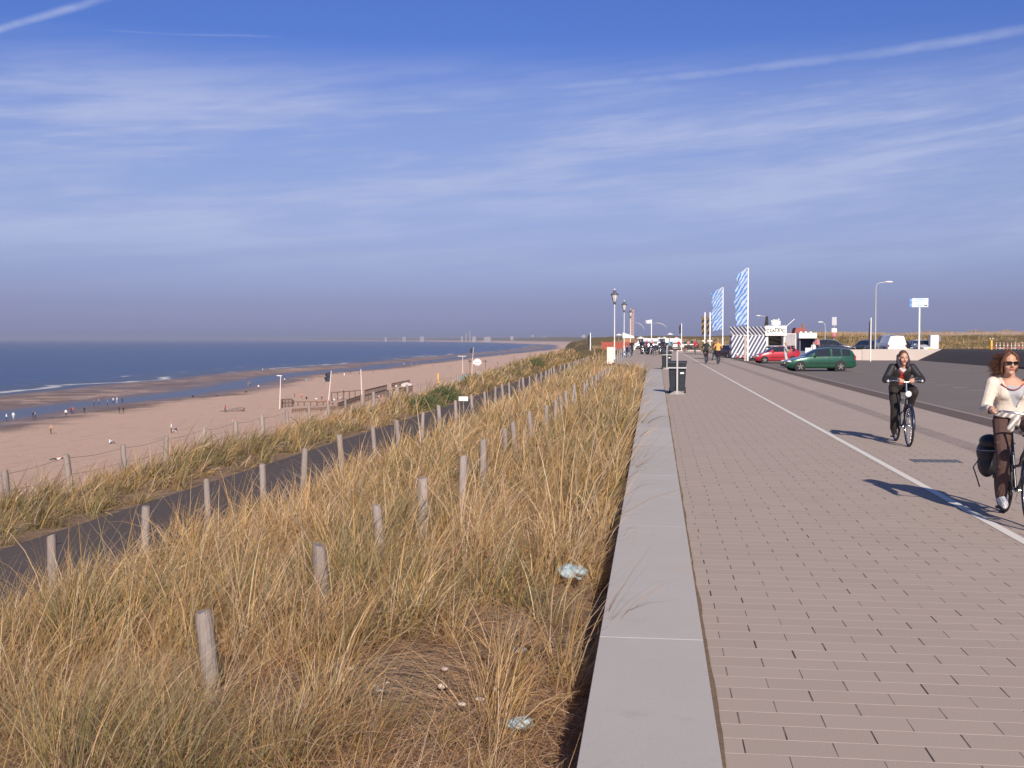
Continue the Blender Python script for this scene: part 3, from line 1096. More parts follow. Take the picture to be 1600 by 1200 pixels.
# ------------------------------------------------------------------ litter
def litter(c, r, label):
    mb = MB()
    mb.ball((0, 0, 0), (r, r * 0.8, r * 0.45), 34, 20)
    sd = random.randint(0, 999)
    for i, v in enumerate(mb.v):
        q = Vector(v) / r
        k = 0.55 + 0.75 * float(vnoise(q.x * 2.6 + 3 * q.z, q.y * 2.6 - 2 * q.z, sd)) + 0.30 * abs(float(vnoise(q.x * 7 + q.z * 5, q.y * 7, sd + 1)) - .5)
        mb.v[i] = (v[0] * k, v[1] * k, v[2] * k * (0.7 + .6 * float(vnoise(q.x * 4, q.y * 4, sd + 2))))
    o = mb.build('plastic_bag', m_plastic)
    o.location = c
    tag(o, label, 'litter')


m_plastic = M('crumpled plastic film', (0.34, 0.44, 0.50), 0.55, var=0.35, scale=30, bump=.6, bscale=90)
c = G(897, 893, -.24); litter(c, 0.12, 'largest crumpled pale plastic bag lying in the grass beside the concrete wall')
c = G(809, 1130, -.30); litter(c, 0.075, 'small pale plastic scrap caught in the nearest grass')
c = G(812, 1016, -.28); litter(c, 0.04, 'tiny bluish plastic scrap in the shaded grass between the other two scraps')
mb = MB()
for q in range(12):
    mb.ball((0.5 * random.uniform(-1, 1), 0.35 * random.uniform(-1, 1), -.005), (random.uniform(.012, .034), random.uniform(.010, .028), random.uniform(.008, .016)), 8, 5)
mb.v = [(v[0] + random.uniform(-.004, .004), v[1] + random.uniform(-.004, .004), v[2]) for v in mb.v]
o = kind(mb.build('pebbles', M('pale stone', (0.50, 0.42, 0.36), 0.8, var=0.2)), 'stuff')
gp = G(655, 1168, -.6)
o.location = (gp.x, gp.y, float(land(gp.x, gp.y)) + 0.02)


# ------------------------------------------------------------------ manhole plate, bins
mb = MB()
g = G(1463, 721)
mb.box((0, 0, 0.004), (0.62, 0.42, 0.008))
mb.cur = 1
for i in range(6):
    mb.box((-0.25 + 0.1 * i, 0, 0.0095), (0.03, 0.34, 0.003))
for sx_ in (-1, 1):
    mb.box((sx_ * .325, 0, 0.005), (0.02, 0.46, 0.010))
o = mb.build('drain_cover', [M('cast iron', (0.16, 0.155, 0.16), 0.55, metal=0.3), M('worn iron', (0.24, 0.23, 0.23), 0.5, metal=0.3)])
o.location = g
tag(o, 'rectangular grey iron cover let into the paving between the two cyclists', 'drain cover')


def make_bin():
    t = thing('litter_bin', 'nearer dark wheeled bin strapped to a pale steel post at the wall', 'bin', group='dark wheeled bins along the wall')
    mb = MB()
    secs = [(0.235, 0.24, 0.10), (0.245, 0.25, 0.13), (0.285, 0.335, 0.96), (0.30, 0.35, 0.98), (0.30, 0.35, 1.01)]
    rings = []
    for hx, hy, z in secs:
        r_ = 0.04
        ring = []
        for cx_, cy_, a0 in ((hx - r_, hy - r_, 0), (-hx + r_, hy - r_, 90), (-hx + r_, -hy + r_, 180), (hx - r_, -hy + r_, 270)):
            for q in range(4):
                a = R(a0 + 30 * q)
                ring.append(Vector((cx_ + r_ * math.cos(a), cy_ + r_ * math.sin(a) + 0.38, z)))
        rings.append(ring)
    mb.rings(rings)
    body = mb.build('bin_body', DGREY, t)
    mb = MB()
    prof = [(-0.02, 1.012), (-0.01, 1.045), (0.10, 1.075), (0.30, 1.09), (0.60, 1.085), (0.74, 1.06), (0.78, 1.015)]
    mb.prism([(a, b) for a, b in prof], 'X', -0.315, 0.315)
    lid = mb.build('lid', DGREY, t)
    bevel(lid, 0.012)
    for s_ in (-1, 1):
        w = MB().lathe([(0.02, -.025), (0.095, -.025), (0.10, -.018), (0.10, .018), (0.095, .025), (0.02, .025)], (s_ * 0.25, 0.66, 0.101), 18, 'X').build('wheel', BLACK, t)
    mb = MB()
    mb.box((0, 0.005, 0.70), (0.055, 0.05, 1.40))
    pole = mb.build('steel_post', LGREY, t)
    bevel(pole, 0.006)
    mb = MB()
    mb.box((0, -0.024, 0.865), (0.585, 0.012, 0.042))
    mb.box((-0.294, 0.10, 0.865), (0.012, 0.24, 0.05))
    mb.box((0.294, 0.10, 0.865), (0.012, 0.24, 0.05))
    mb.build('clamp_bar', LGREY, t)
    mb = MB()
    for s_ in (-1, 1):
        mb.add([(0.02 * s_, -0.02, 0.012), (0.27 * s_, -0.02, 0.012), (0.02 * s_, -0.02, 0.12), (0.02 * s_, 0.0, 0.012), (0.27 * s_, 0.0, 0.012), (0.02 * s_, 0.0, 0.12)],
               [(0, 1, 2), (3, 5, 4), (0, 3, 4, 1), (1, 4, 5, 2), (2, 5, 3, 0)])
    mb.box((0, 0.06, 0.006), (0.50, 0.20, 0.012))
    mb.build('foot_plate', M('worn steel', (0.30, 0.29, 0.29), 0.55, metal=0.2), t)
    mb = MB().box((0.155, 0.073, 0.73), (0.12, 0.004, 0.13), rot=Matrix.Rotation(R(-5.5), 3, 'X'))
    mb.build('sticker', WHITE, t)
    return t


def copy_tree(o, parent=None):
    c = o.copy()
    col.objects.link(c)
    if parent is not None:
        c.parent = parent
    for ch in [q for q in col.objects if q.parent == o]:
        copy_tree(ch, c)
    return c


b1 = make_bin()
b1.location = G(1058, 616)
b1.rotation_euler.z = R(-2)
b2 = copy_tree(b1)
b2.location = G(1042, 577)
b2.rotation_euler.z = R(3)
b2['label'] = 'farther dark wheeled bin on a pale post, half hidden behind the first'


# ------------------------------------------------------------------ promenade lamps
def make_lamp():
    t = thing('promenade_lamp', 'x', 'street lamp', group='white lantern lamps along the seaward edge')
    mb = MB().lathe([(0.14, 0.0), (0.14, 0.06), (0.10, 0.12), (0.09, 0.9), (0.065, 1.0), (0.05, 1.1), (0.042, 4.75), (0.06, 4.80), (0.06, 4.86)], n=14)
    mb.build('pole', WHITE, t)
    head = MB().lathe([(0.05, 4.86), (0.09, 4.92), (0.13, 5.05), (0.135, 5.12)], n=8).build('lantern_cup', M('slate paint', (0.10, 0.105, 0.12), 0.45), t)
    g_ = MB().lathe([(0.13, 5.12), (0.30, 5.72), (0.30, 5.74)], n=8).build('lantern_glass', M('milky glass', (0.62, 0.62, 0.64), 0.25, var=0.06), t)
    mb = MB()
    for k in range(8):
        a = 2 * math.pi * k / 8
        mb.beam((0.135 * math.cos(a), 0.135 * math.sin(a), 5.11), (0.305 * math.cos(a), 0.305 * math.sin(a), 5.74), 0.022)
    mb.build('frame_bars', M('slate paint', (0.10, 0.105, 0.12)), t)
    MB().lathe([(0.36, 5.74), (0.37, 5.77), (0.28, 5.84), (0.13, 5.98), (0.12, 6.05), (0.15, 6.07), (0.10, 6.12), (0.03, 6.16)], n=16).build('cap', M('slate paint', (0.10, 0.105, 0.12)), t)
    MB().ball((0, 0, 6.21), (0.085, 0.085, 0.07), 10, 8).build('finial', WHITE, t)
    return t


lp = make_lamp()
lamps = [(960, 100, 'nearest and tallest looking white lantern lamp, beside the white wall block'),
         (975, 130, 'second white lantern lamp from the viewer, behind the bench'),
         (985, 166, 'third white lantern lamp, in front of the pale brown tower'),
         (993, 240, 'far thin lantern lamp beyond the red wall')]
for i, (px_, dist, lab) in enumerate(lamps[:3]):
    o = lp if i == 0 else copy_tree(lp)
    q = D(px_, 560, dist)
    o.location = (q.x, q.y, 0.0)
    o['label'] = lab

# white block and railing at the widening of the promenade
p = D(953.5, 567, 86)
mb = MB().box((p.x, p.y + 0.25, 0.55), (0.52, 0.5, 1.3))
o = mb.build('wall_block', m_concrete('white render', (0.66, 0.58, 0.54), (0.74, 0.66, 0.62)))
bevel(o, 0.02)
tag(o, 'pale upright concrete block at the foot of the nearest lantern lamp', 'wall block')


# ------------------------------------------------------------------ flags
def m_flag(name, a, b2, freq=3.1):
    m = bpy.data.materials.new(name)
    m.use_nodes = True
    k = NT(m.node_tree)
    b = k.n['Principled BSDF']
    uv = k.node('ShaderNodeUVMap', uv_map='cloth').outputs[0]
    x, y, z = k.sep(uv)
    n = k.noise(uv, 3.0, 3.0, 0.5)
    d = k.m('ADD', k.m('MULTIPLY', x, 1.0), k.m('ADD', k.m('MULTIPLY', y, 1.0), k.m('MULTIPLY', n, 0.55)))
    f = k.m('FRACT', k.m('MULTIPLY', d, freq))
    s = k.m('MULTIPLY', k.smooth(f, 0.10, 0.18), k.smooth(f, 0.66, 0.58))
    k.l.new(k.mix(s, a, b2), b.inputs['Base Color'])
    b.inputs['Roughness'].default_value = 0.7
    t = k.node('ShaderNodeBsdfTranslucent')
    k.l.new(k.mix(s, a, b2), t.inputs['Color'])
    mx = k.node('ShaderNodeMixShader')
    mx.inputs[0].default_value = 0.35
    k.l.new(b.outputs[0], mx.inputs[1])
    k.l.new(t.outputs[0], mx.inputs[2])
    k.l.new(mx.outputs[0], k.n['Material Output'].inputs['Surface'])
    return m


def banner(w, h, droop, m, parent, phase=0.0, name='flag_cloth', z0=0.0, ang=0.0, amp=0.10):
    """cloth hanging from a pole at x = 0, reaching to -x"""
    nx, nz = 22, 60
    vs, fs, uv = [], [], []
    for j in range(nz + 1):
        for i in range(nx + 1):
            u, v = i / nx, j / nz
            zz = z0 + h * v - droop * u * (1 - 0.75 * (1 - v))
            yy = amp * u * (math.sin(6.0 * v * 2 + 5.5 * u + phase) + 0.6 * math.sin(15 * v - 4 * u + phase * 2)) - 0.25 * u * u
            xx = -w * u * (1 - 0.13 * (0.5 + 0.5 * math.sin(9 * v + phase)) * u - 0.06 * math.sin(23 * v))
            ca, sa = math.cos(ang), math.sin(ang)
            vs.append((xx * ca - yy * sa, xx * sa + yy * ca, zz))
            uv.append((u * w, v * h))
    for j in range(nz):
        for i in range(nx):
            a = j * (nx + 1) + i
            fs.append((a, a + 1, a + nx + 2, a + nx + 1))
    mb = MB()
    mb.add(vs, fs, True)
    o = mb.build(name, m, parent, fix=False)
    lay = o.data.uv_layers.new(name='cloth')
    for L in o.data.loops:
        lay.data[L.index].uv = uv[L.vertex_index]
    sol = o.modifiers.new('thickness', 'SOLIDIFY')
    sol.thickness = 0.006
    return o


m_blueflag = m_flag('blue and white striped cloth', (0.58, 0.68, 0.84), (0.11, 0.31, 0.70), 1.9)
for px_, dist, w, h, z0, lab, ph, ang in ((1168, 95, 1.08, 4.75, 3.0, 'taller blue and white striped banner on the white pole before the striped kiosk', 0.3, 0.05),
                                         (1129, 130, 1.25, 4.85, 2.9, 'farther blue and white striped banner on the white pole behind the distant cyclists', 1.9, -0.1)):
    q = D(px_, 560, dist)
    t = thing('banner_flag', lab, 'flag', (q.x, q.y, PK), group='blue striped banners on white poles')
    MB().lathe([(0.085, 0), (0.085, 2.2), (0.06, 2.25), (0.055, 7.75), (0.03, 7.82)], n=12).build('pole', WHITE, t)
    MB().ball((0, 0, 7.86), (0.08, 0.08, 0.07), 10, 8).build('finial', WHITE, t)
    banner(w, h, 0.75, m_blueflag, t, ph, z0=z0 - PK, ang=ang).location = (-0.06, 0, 0)
    MB().beam((-0.03, 0, z0 - PK + h - 0.02), (-w * 0.97, -0.05, z0 - PK + h - 0.76), 0.03).build('top_arm', WHITE, t)
    MB().box((-0.02, 0, 0.02), (0.45, 0.45, 0.1)).build('base_plate', LGREY, t)
# wooden post beside the nearer pole
q = D(1164.2, 562, 94.3)
o = MB().box((0, 0, 1.15), (0.16, 0.16, 2.3)).build('bollard_post', m_wood('pale timber', (0.42, 0.33, 0.27), (0.55, 0.45, 0.38)))
MB().box((0, 0, 2.33), (0.22, 0.22, 0.06)).build('cap', WHITE, o)
o.location = (q.x, q.y, PK)
tag(o, 'pale square timber post with white cap beside the nearer banner pole', 'post')

m_gold = m_flag('gold and black cloth', (0.035, 0.033, 0.03), (0.34, 0.22, 0.06), 0.9)
for i, (px_, lab) in enumerate(((1101, 'left one of the two far dark and gold banners on white poles'), (1109, 'right one of the two far dark and gold banners on white poles'))):
    q = D(px_, 560, 205)
    t = thing('banner_flag', lab, 'flag', (q.x, q.y, 0), group='far dark banners')
    MB().lathe([(0.13, 0), (0.12, 6.6 - i * 0.0), (0.04, 6.65)], n=10).build('pole', WHITE, t)
    banner(0.62, 3.4, 0.25, m_gold, t, 0.5 + i, z0=2.6, amp=0.06)
    MB().box((0, 0, 1.5), (0.9, 0.2, 0.22)).build('cross_arm', WHITE, t)


def small_flag(px_, ytop, dist, base, w, h, m, lab, side=-1, cloth_top=None, thick=0.06, nm='flagpole'):
    q = D(px_, ytop, dist)
    t = thing(nm, lab, 'flag', (q.x, q.y, base))
    H = q.z - base
    MB().lathe([(thick * 1.3, 0), (thick, H - 0.05), (thick * 0.4, H)], n=8).build('pole', WHITE, t)
    o = banner(w, h, h * 0.25, m, t, random.uniform(0, 6), z0=(H if cloth_top is None else cloth_top) - h - 0.05, amp=w * 0.08)
    if side > 0:
        o.rotation_euler.z = math.pi
    return t


m_wf = M('white cloth', (0.75, 0.75, 0.78), 0.8, var=0.05)
m_df = M('dark navy cloth', (0.03, 0.035, 0.06), 0.8, var=0.2)
small_flag(1018, 499, 175, 0.0, 0.9, 0.55, m_wf, 'white pole with a small pale pennant above the parked motorcycles', cloth_top=None)
small_flag(1065, 505, 178, 0.0, 0.42, 1.5, m_df, 'white pole with a limp dark flag left of the red clad runner')
small_flag(922.5, 520, 150, 0.3, 0.35, 1.6, m_df, 'pale pole with a dark rolled flag standing on the grassy dune edge')
small_flag(1361, 496, 105, PK, 0.25, 2.2, m_df, 'thin grey white pole with a furled dark flag before the low concrete wall', thick=0.045)


# ------------------------------------------------------------------ low green shrubs on the strip by the path
def m_leaf():
    m = bpy.data.materials.new('shrub leaves')
    m.use_nodes = True
    k = NT(m.node_tree)
    b = k.n['Principled BSDF']
    k.l.new(k.mix(k.noise(k.obj(), 3.0, 5.0, 0.7), (0.030, 0.055, 0.018), (0.10, 0.125, 0.04)), b.inputs['Base Color'])
    b.inputs['Roughness'].default_value = 0.6
    return m


ML = m_leaf()
for px_, py_, X_, sx_, sy_, sz_, lab in ((662, 627, -10.4, 0.8, 2.4, 0.62, 'nearer dark green shrub on the grassy strip beyond the path'), (694, 620, -10.5, 0.8, 2.6, 0.66, 'darker dense shrub just past the first green shrub on the strip'),
                                         (838, 583, -10.6, 0.9, 4.0, 0.70, 'far olive green shrub where the grassy strip rises')):
    p = PX(px_, py_, X_)
    t = thing('shrub', lab, 'shrub', (X_, p.y, float(land(X_, p.y))), group='green shrubs beside the path')
    mb, mb2 = MB(), MB()
    for i in range(26):
        a = random.uniform(0, 6.28)
        tip = Vector((sx_ * random.uniform(.3, .9) * math.cos(a), sy_ * random.uniform(.3, .9) * math.sin(a), sz_ * random.uniform(.5, 1.0)))
        mb2.tube([tip * .05, tip * .5 + Vector((0, 0, .08)), tip], [.014, .009, .004], 5)
    for i in range(3600):
        a, u = random.uniform(0, 6.28), random.random() ** .45
        e = math.acos(random.uniform(0, 1))
        lump = .72 + .5 * float(vnoise(a * 1.6, e * 2.2 + px_, 5))
        c = Vector((sx_ * math.sin(e) * math.cos(a), sy_ * math.sin(e) * math.sin(a), sz_ * math.cos(e))) * (u * lump)
        d1 = Vector((random.uniform(-1, 1), random.uniform(-1, 1), random.uniform(-.3, 1))).normalized() * random.uniform(.05, .10)
        d2 = d1.orthogonal().normalized() * random.uniform(.016, .03)
        mb.add([c, c + d1 * .5 + d2, c + d1, c + d1 * .5 - d2], [(0, 1, 2, 3)])
    mb2.build('stems', BROWNW, t)
    mb.build('foliage', ML, t, fix=False)


# ------------------------------------------------------------------ cars
def car_paint(name, c, metal=0.35):
    return M(name, c, 0.28, metal=metal, var=0.06, scale=1.5, coat=0.8, spec=0.5)


TYRE = M('tyre rubber', (0.02, 0.02, 0.021), 0.75)
ALLOY = M('pale alloy', (0.72, 0.72, 0.73), 0.35, metal=0.4, var=0.05)
LAMPG = M('headlamp glass', (0.62, 0.64, 0.68), 0.12, var=0.1)
REDL = M('red lamp lens', (0.45, 0.02, 0.015), 0.2)
SHADOWBOX = M('dark trim and hollows', (0.02, 0.02, 0.022), 0.8)

# each profile: stations along the car from nose to tail:
# (x, z of bonnet/belt line, z of roof or None, half width)
PROFILES = {
    'estate': dict(L=4.40, W=1.70, wheels=(0.80, 3.38), r=0.31,
                   st=[(0.00, 0.50, None, 0.50), (0.06, 0.62, None, 0.66), (0.30, 0.70, None, 0.76), (0.75, 0.80, None, 0.82), (1.15, 0.88, None, 0.845), (1.30, 0.91, 0.93, 0.85),
                       (1.75, 0.93, 1.22, 0.85), (2.05, 0.94, 1.38, 0.85), (2.45, 0.95, 1.44, 0.85), (2.75, 0.95, 1.46, 0.85), (2.87, 0.95, 1.46, 0.85), (3.40, 0.96, 1.45, 0.845), (3.52, 0.96, 1.44, 0.84), (4.02, 0.97, 1.40, 0.82),
                       (4.18, 0.97, 1.31, 0.80), (4.34, 0.97, 0.99, 0.77), (4.38, 0.72, None, 0.76), (4.40, 0.50, None, 0.70)],
                   glass=[(6, 8, 'windscreen_side'), (7, 9, 'w'), (10, 11, 'w'), (12, 13, 'w')]),
    'hatch': dict(L=3.75, W=1.64, wheels=(0.72, 3.12), r=0.29,
                  st=[(0.00, 0.46, None, 0.48), (0.05, 0.58, None, 0.64), (0.28, 0.70, None, 0.74), (0.65, 0.82, None, 0.79), (0.95, 0.90, None, 0.81), (1.05, 0.93, 0.95, 0.82),
                      (1.45, 0.95, 1.24, 0.82), (1.72, 0.96, 1.38, 0.82), (2.10, 0.97, 1.43, 0.82), (2.40, 0.97, 1.43, 0.82), (2.52, 0.98, 1.43, 0.82), (2.95, 0.99, 1.40, 0.81), (3.05, 1.00, 1.38, 0.80), (3.35, 1.00, 1.28, 0.78),
                      (3.50, 1.00, 1.18, 0.76), (3.66, 0.98, 1.00, 0.73), (3.72, 0.72, None, 0.72), (3.75, 0.50, None, 0.66)],
                  glass=[(6, 8, 'w'), (7, 9, 'w'), (10, 11, 'w'), (12, 13, 'w')]),
    'van': dict(L=4.90, W=1.90, wheels=(0.85, 3.75), r=0.33,
                st=[(0.00, 0.55, None, 0.60), (0.06, 0.75, None, 0.78), (0.30, 0.90, None, 0.88), (0.60, 1.02, None, 0.92), (0.75, 1.08, None, 0.93), (0.85, 1.12, 1.16, 0.94),
                    (1.20, 1.15, 1.62, 0.94), (1.45, 1.15, 1.88, 0.94), (1.80, 1.15, 1.95, 0.94), (2.10, 1.15, 1.96, 0.94), (2.30, 1.15, 1.96, 0.94), (3.00, 1.15, 1.96, 0.94), (3.20, 1.15, 1.96, 0.94), (4.20, 1.15, 1.95, 0.94),
                    (4.60, 1.15, 1.93, 0.93), (4.84, 1.15, 1.85, 0.92), (4.88, 0.80, None, 0.91), (4.90, 0.50, None, 0.86)],
                glass=[(6, 8, 'w'), (7, 9, 'w')]),
}


def make_car(prof, paint, label, group=None, detail=True):
    """car with its nose at -x; every section is a ring over the body, glass areas are lifted out as parts"""
    P = PROFILES[prof]
    t = thing('parked_car', label, 'car', group=group)
    L, st = P['L'], P['st']
    secs = []
    for x, zb, zr, hw in st:
        zlow = 0.20 if 0.1 < x < L - 0.1 else 0.28
        zr_ = zr if zr is not None else zb
        k = (zr_ - zb)
        wr = hw - 0.03 - 0.36 * k if k > 0.02 else hw - 0.12
        half = [(0.0, zlow), (hw * 0.86, zlow), (hw * 0.985, zlow + 0.10), (hw, zlow + (zb - zlow) * 0.55), (hw * 0.975, zb - 0.035), (hw * 0.955, zb),
                (hw * 0.955 + (wr - hw * 0.955) * 0.88 if k > 0.02 else hw * 0.90, zb + k * 0.90 if k > 0.02 else zb + 0.006),
                (wr * 0.86 if k > 0.02 else hw * 0.75, zr_ - 0.01 if k > 0.02 else zb + 0.012), (0.0, zr_ + 0.015 + (0.012 if k > 0.02 else 0.02))]
        secs.append((x, half))
    nh = len(secs[0][1])
    vs, fs, mi = [], [], []
    for x, half in secs:
        for y_, z_ in half:
            vs.append((x - L / 2, y_, z_))
        for y_, z_ in half[1:-1]:
            vs.append((x - L / 2, -y_, z_))
    per = nh + nh - 2

    def idx(i, j, side):
        if side > 0 or j == 0 or j == nh - 1:
            return i * per + j
        return i * per + nh + j - 1
    glass = []
    n = len(secs)
    side_rows = 5       # belt to roof edge
    gl_ranges = [(a, b) for a, b, _ in P['glass']]
    first_roof = next(i for i, s in enumerate(st) if s[2] is not None)
    last_roof = max(i for i, s in enumerate(st) if s[2] is not None)
    for i in range(n - 1):
        for j in range(nh - 1):
            for side in (1, -1):
                f = (idx(i, j, side), idx(i + 1, j, side), idx(i + 1, j + 1, side), idx(i, j + 1, side))
                isg = False
                if j == side_rows and any(a <= i < b for a, b in gl_ranges):
                    isg = True
                if j in (7,) and first_roof <= i < first_roof + 2:                       # windscreen
                    isg = True
                if j in (6,) and first_roof <= i < first_roof + 2:
                    isg = True
                if j in (7, 6) and last_roof - 1 <= i < last_roof:                         # tailgate glass
                    isg = True
                (glass if isg else fs).append(f)
    for i in (0, n - 1):
        ring = [idx(i, j, 1) for j in range(nh)] + [idx(i, j, -1) for j in range(nh - 2, 0, -1)]
        fs.append(tuple(ring))
    mb = MB()
    mb.add(vs, fs, True)
    body = mb.build('body', [paint, SHADOWBOX], t)
    body.modifiers.new('edges', 'EDGE_SPLIT').split_angle = R(38)
    mb = MB()
    mb.add(vs, glass, False)
    g_ = mb.build('windows', GLASS, t)
    bm = bmesh.new()
    bm.from_mesh(g_.data)
    bmesh.ops.delete(bm, geom=[v for v in bm.verts if not v.link_faces], context='VERTS')
    bm.to_mesh(g_.data)
    bm.free()
    bm = bmesh.new()
    bm.from_mesh(body.data)
    bmesh.ops.delete(bm, geom=[v for v in bm.verts if not v.link_faces], context='VERTS')
    bm.to_mesh(body.data)
    bm.free()
    r = P['r']
    hw = P['W'] / 2
    for wx in P['wheels']:
        for s_ in (-1, 1):
            mb = MB()
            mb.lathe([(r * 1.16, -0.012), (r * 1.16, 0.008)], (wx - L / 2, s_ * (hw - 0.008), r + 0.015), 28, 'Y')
            mb.build('wheel_arch', SHADOWBOX, t)  # flat dark disc stands in for the shaded wheel well
            w = MB().lathe([(r * 0.55, -0.09), (r * 0.93, -0.09), (r, -0.05), (r, 0.05), (r * 0.93, 0.085), (r * 0.66, 0.09), (r * 0.62, 0.06)], (0, 0, 0), 28, 'Y').build('wheel', TYRE, t)
            w.location = (wx - L / 2, s_ * (hw - 0.055), r)
            mb = MB()
            mb.lathe([(r * 0.64, 0.050), (r * 0.60, 0.074), (r * 0.52, 0.066), (r * 0.50, 0.02)], (0, 0, 0), 24, 'Y')
            mb.lathe([(0.01, 0.052), (r * 0.60, 0.050), (r * 0.60, 0.046)], (0, 0, 0), 24, 'Y', cap=False)
            mb.lathe([(r * 0.16, 0.02), (r * 0.16, 0.084), (r * 0.05, 0.09)], (0, 0, 0), 12, 'Y')
            for q in range(5):
                a = 2 * math.pi * q / 5 + 0.3
                mb.beam((0.03 * math.cos(a), 0.066, 0.03 * math.sin(a)), (r * 0.58 * math.cos(a), 0.066, r * 0.58 * math.sin(a)), 0.075, 0.02)
            rim = mb.build('rim', ALLOY, w)
            if s_ < 0:
                rim.rotation_euler.z = math.pi
    x0 = -L / 2
    zb = st[2][1]
    for s_ in (-1, 1):
        o = MB().ball((x0 + 0.17, s_ * st[2][3] * 0.80, zb - 0.075), (0.17, 0.17, 0.075), 12, 8, Matrix.Rotation(R(-25) * s_, 3, 'Z')).build('headlight', LAMPG, t)
        o = MB().box((L / 2 - 0.055, s_ * st[-4][3] * 0.90, 0.86), (0.10, 0.12, 0.24)).build('tail_light', REDL, t)
        bevel(o, 0.02)
        mx_ = st[first_roof + 1][0] - L / 2
        o = MB().ball((mx_ - 0.02, s_ * (hw + 0.10), st[first_roof + 1][1] + 0.05), (0.06, 0.10, 0.07), 10, 8).build('door_mirror', paint, t)
    mb = MB()
    mb.box((x0 + 0.05, 0, 0.40), (0.16, st[2][3] * 1.72, 0.12))
    o = mb.build('front_bumper', DGREY if detail else paint, t)
    bevel(o, 0.03)
    mb = MB().box((L / 2 - 0.01, 0, 0.44), (0.14, st[-3][3] * 1.95, 0.16))
    o = mb.build('rear_bumper', DGREY, t)
    bevel(o, 0.03)
    MB().box((x0 - 0.015, 0, 0.53), (0.03, 0.50, 0.11)).build('number_plate', M('yellow plate', (0.70, 0.52, 0.06), 0.5), t)
    for s_ in (-1, 1):
        mb = MB()
        for dx in (2.55 if prof != 'van' else 2.0, 3.45 if prof == 'estate' else 3.0):
            if dx < L - 0.5:
                mb.box((x0 + dx - 0.12, s_ * (hw * 0.985 + 0.012), 0.86), (0.16, 0.025, 0.03))
        mb.build('door_handle', CHROME if detail else DGREY, t)
        mb = MB()
        for dx in (1.45 if prof != 'van' else 1.2, 2.66 if prof != 'van' else 2.2, 3.46):
            if dx < L - 0.6 and not (prof == 'hatch' and dx > 3):
                mb.box((x0 + dx, s_ * (hw + 0.0005), 0.56), (0.010, 0.008, 0.58))
        mb.box((L * 0.02, s_ * (hw + 0.004), 0.50), (L * 0.40, 0.022, 0.045))
        mb.build('side_trim', SHADOWBOX, t)
    return t


GREENP = car_paint('dark green car paint', (0.008, 0.075, 0.042), 0.25)
g1 = G(1250, 580.5, PK)
car1 = make_car('estate', GREENP, 'dark green estate car with pale wheels parked at the kerb', 'cars parked along the kerb')
ang = R(11)
car1.rotation_euler.z = ang
# put the near front wheel where the photograph has it
off = Matrix.Rotation(ang, 3, 'Z') @ Vector((0.80 - 2.2, -0.80, 0))
car1.location = Vector((g1.x, g1.y, PK)) - off
# roof rails and a small fuel flap on the flank
for s_ in (-1, 1):
    MB().tube([(0.2, s_ * 0.60, 1.45), (0.25, s_ * 0.60, 1.50), (1.55, s_ * 0.60, 1.48), (1.62, s_ * 0.58, 1.42)], 0.016, 6).build('roof_rail', M('dark rail', (0.05, 0.06, 0.06)), car1)
MB().box((-1.4 + 2.75, -0.862, 0.84), (0.02, 0.01, 0.02)).build('fuel_flap', GREENP, car1)

REDP = car_paint('bright red car paint', (0.42, 0.016, 0.028), 0.15)
car2 = make_car('hatch', REDP, 'bright red small hatchback behind the green estate car', 'cars parked along the kerb')
g3 = G(1194.5, 568, PK)
car2.rotation_euler.z = R(12)
off = Matrix.Rotation(R(12), 3, 'Z') @ Vector((0.72 - 1.875, -0.77, 0))
car2.location = Vector((g3.x, g3.y, PK)) - off

NAVY = car_paint('dark navy car paint', (0.012, 0.016, 0.035))
PURP = car_paint('dark plum car paint', (0.05, 0.014, 0.03))
GREYP = car_paint('dark grey car paint', (0.035, 0.04, 0.048))
SILV = car_paint('silver car paint', (0.55, 0.56, 0.58), 0.6)
WHP = car_paint('white car paint', (0.78, 0.77, 0.75), 0.0)


def put(o, x, y, dist, rz, z=PK):
    q = D(x, y, dist)
    o.location = (q.x, q.y, z)
    o.rotation_euler.z = rz
    return o


put(make_car('estate', NAVY, 'black navy estate car parked behind the green estate', 'cars parked farther back'), 1303, 540, 124, R(172), PK2)
put(make_car('hatch', PURP, 'dark plum hatchback left of the striped kiosk', 'cars parked farther back'), 1137, 550, 118, R(-60))
put(make_car('hatch', GREYP, 'dark grey hatchback left of the thin tall lamp pole behind the low wall', 'cars behind the low concrete wall'), 1353, 540, 128, R(-70) , PK2)
put(make_car('estate', GREYP, 'dark car left of the white van behind the low wall', 'cars behind the low concrete wall'), 1375, 540, 122, R(-75) , PK2)
put(make_car('van', WHP, 'white van behind the low concrete wall', 'cars behind the low concrete wall'), 1390, 540, 117, R(-84) , PK2)
put(make_car('hatch', NAVY, 'navy blue car with pale patch in its rear window right of the white van', 'cars behind the low concrete wall'), 1407, 540, 120, R(95) , PK2)
put(make_car('estate', WHP, 'white car right of the blue sign post behind the low wall', 'cars behind the low concrete wall'), 1440, 540, 124, R(100) , PK2)
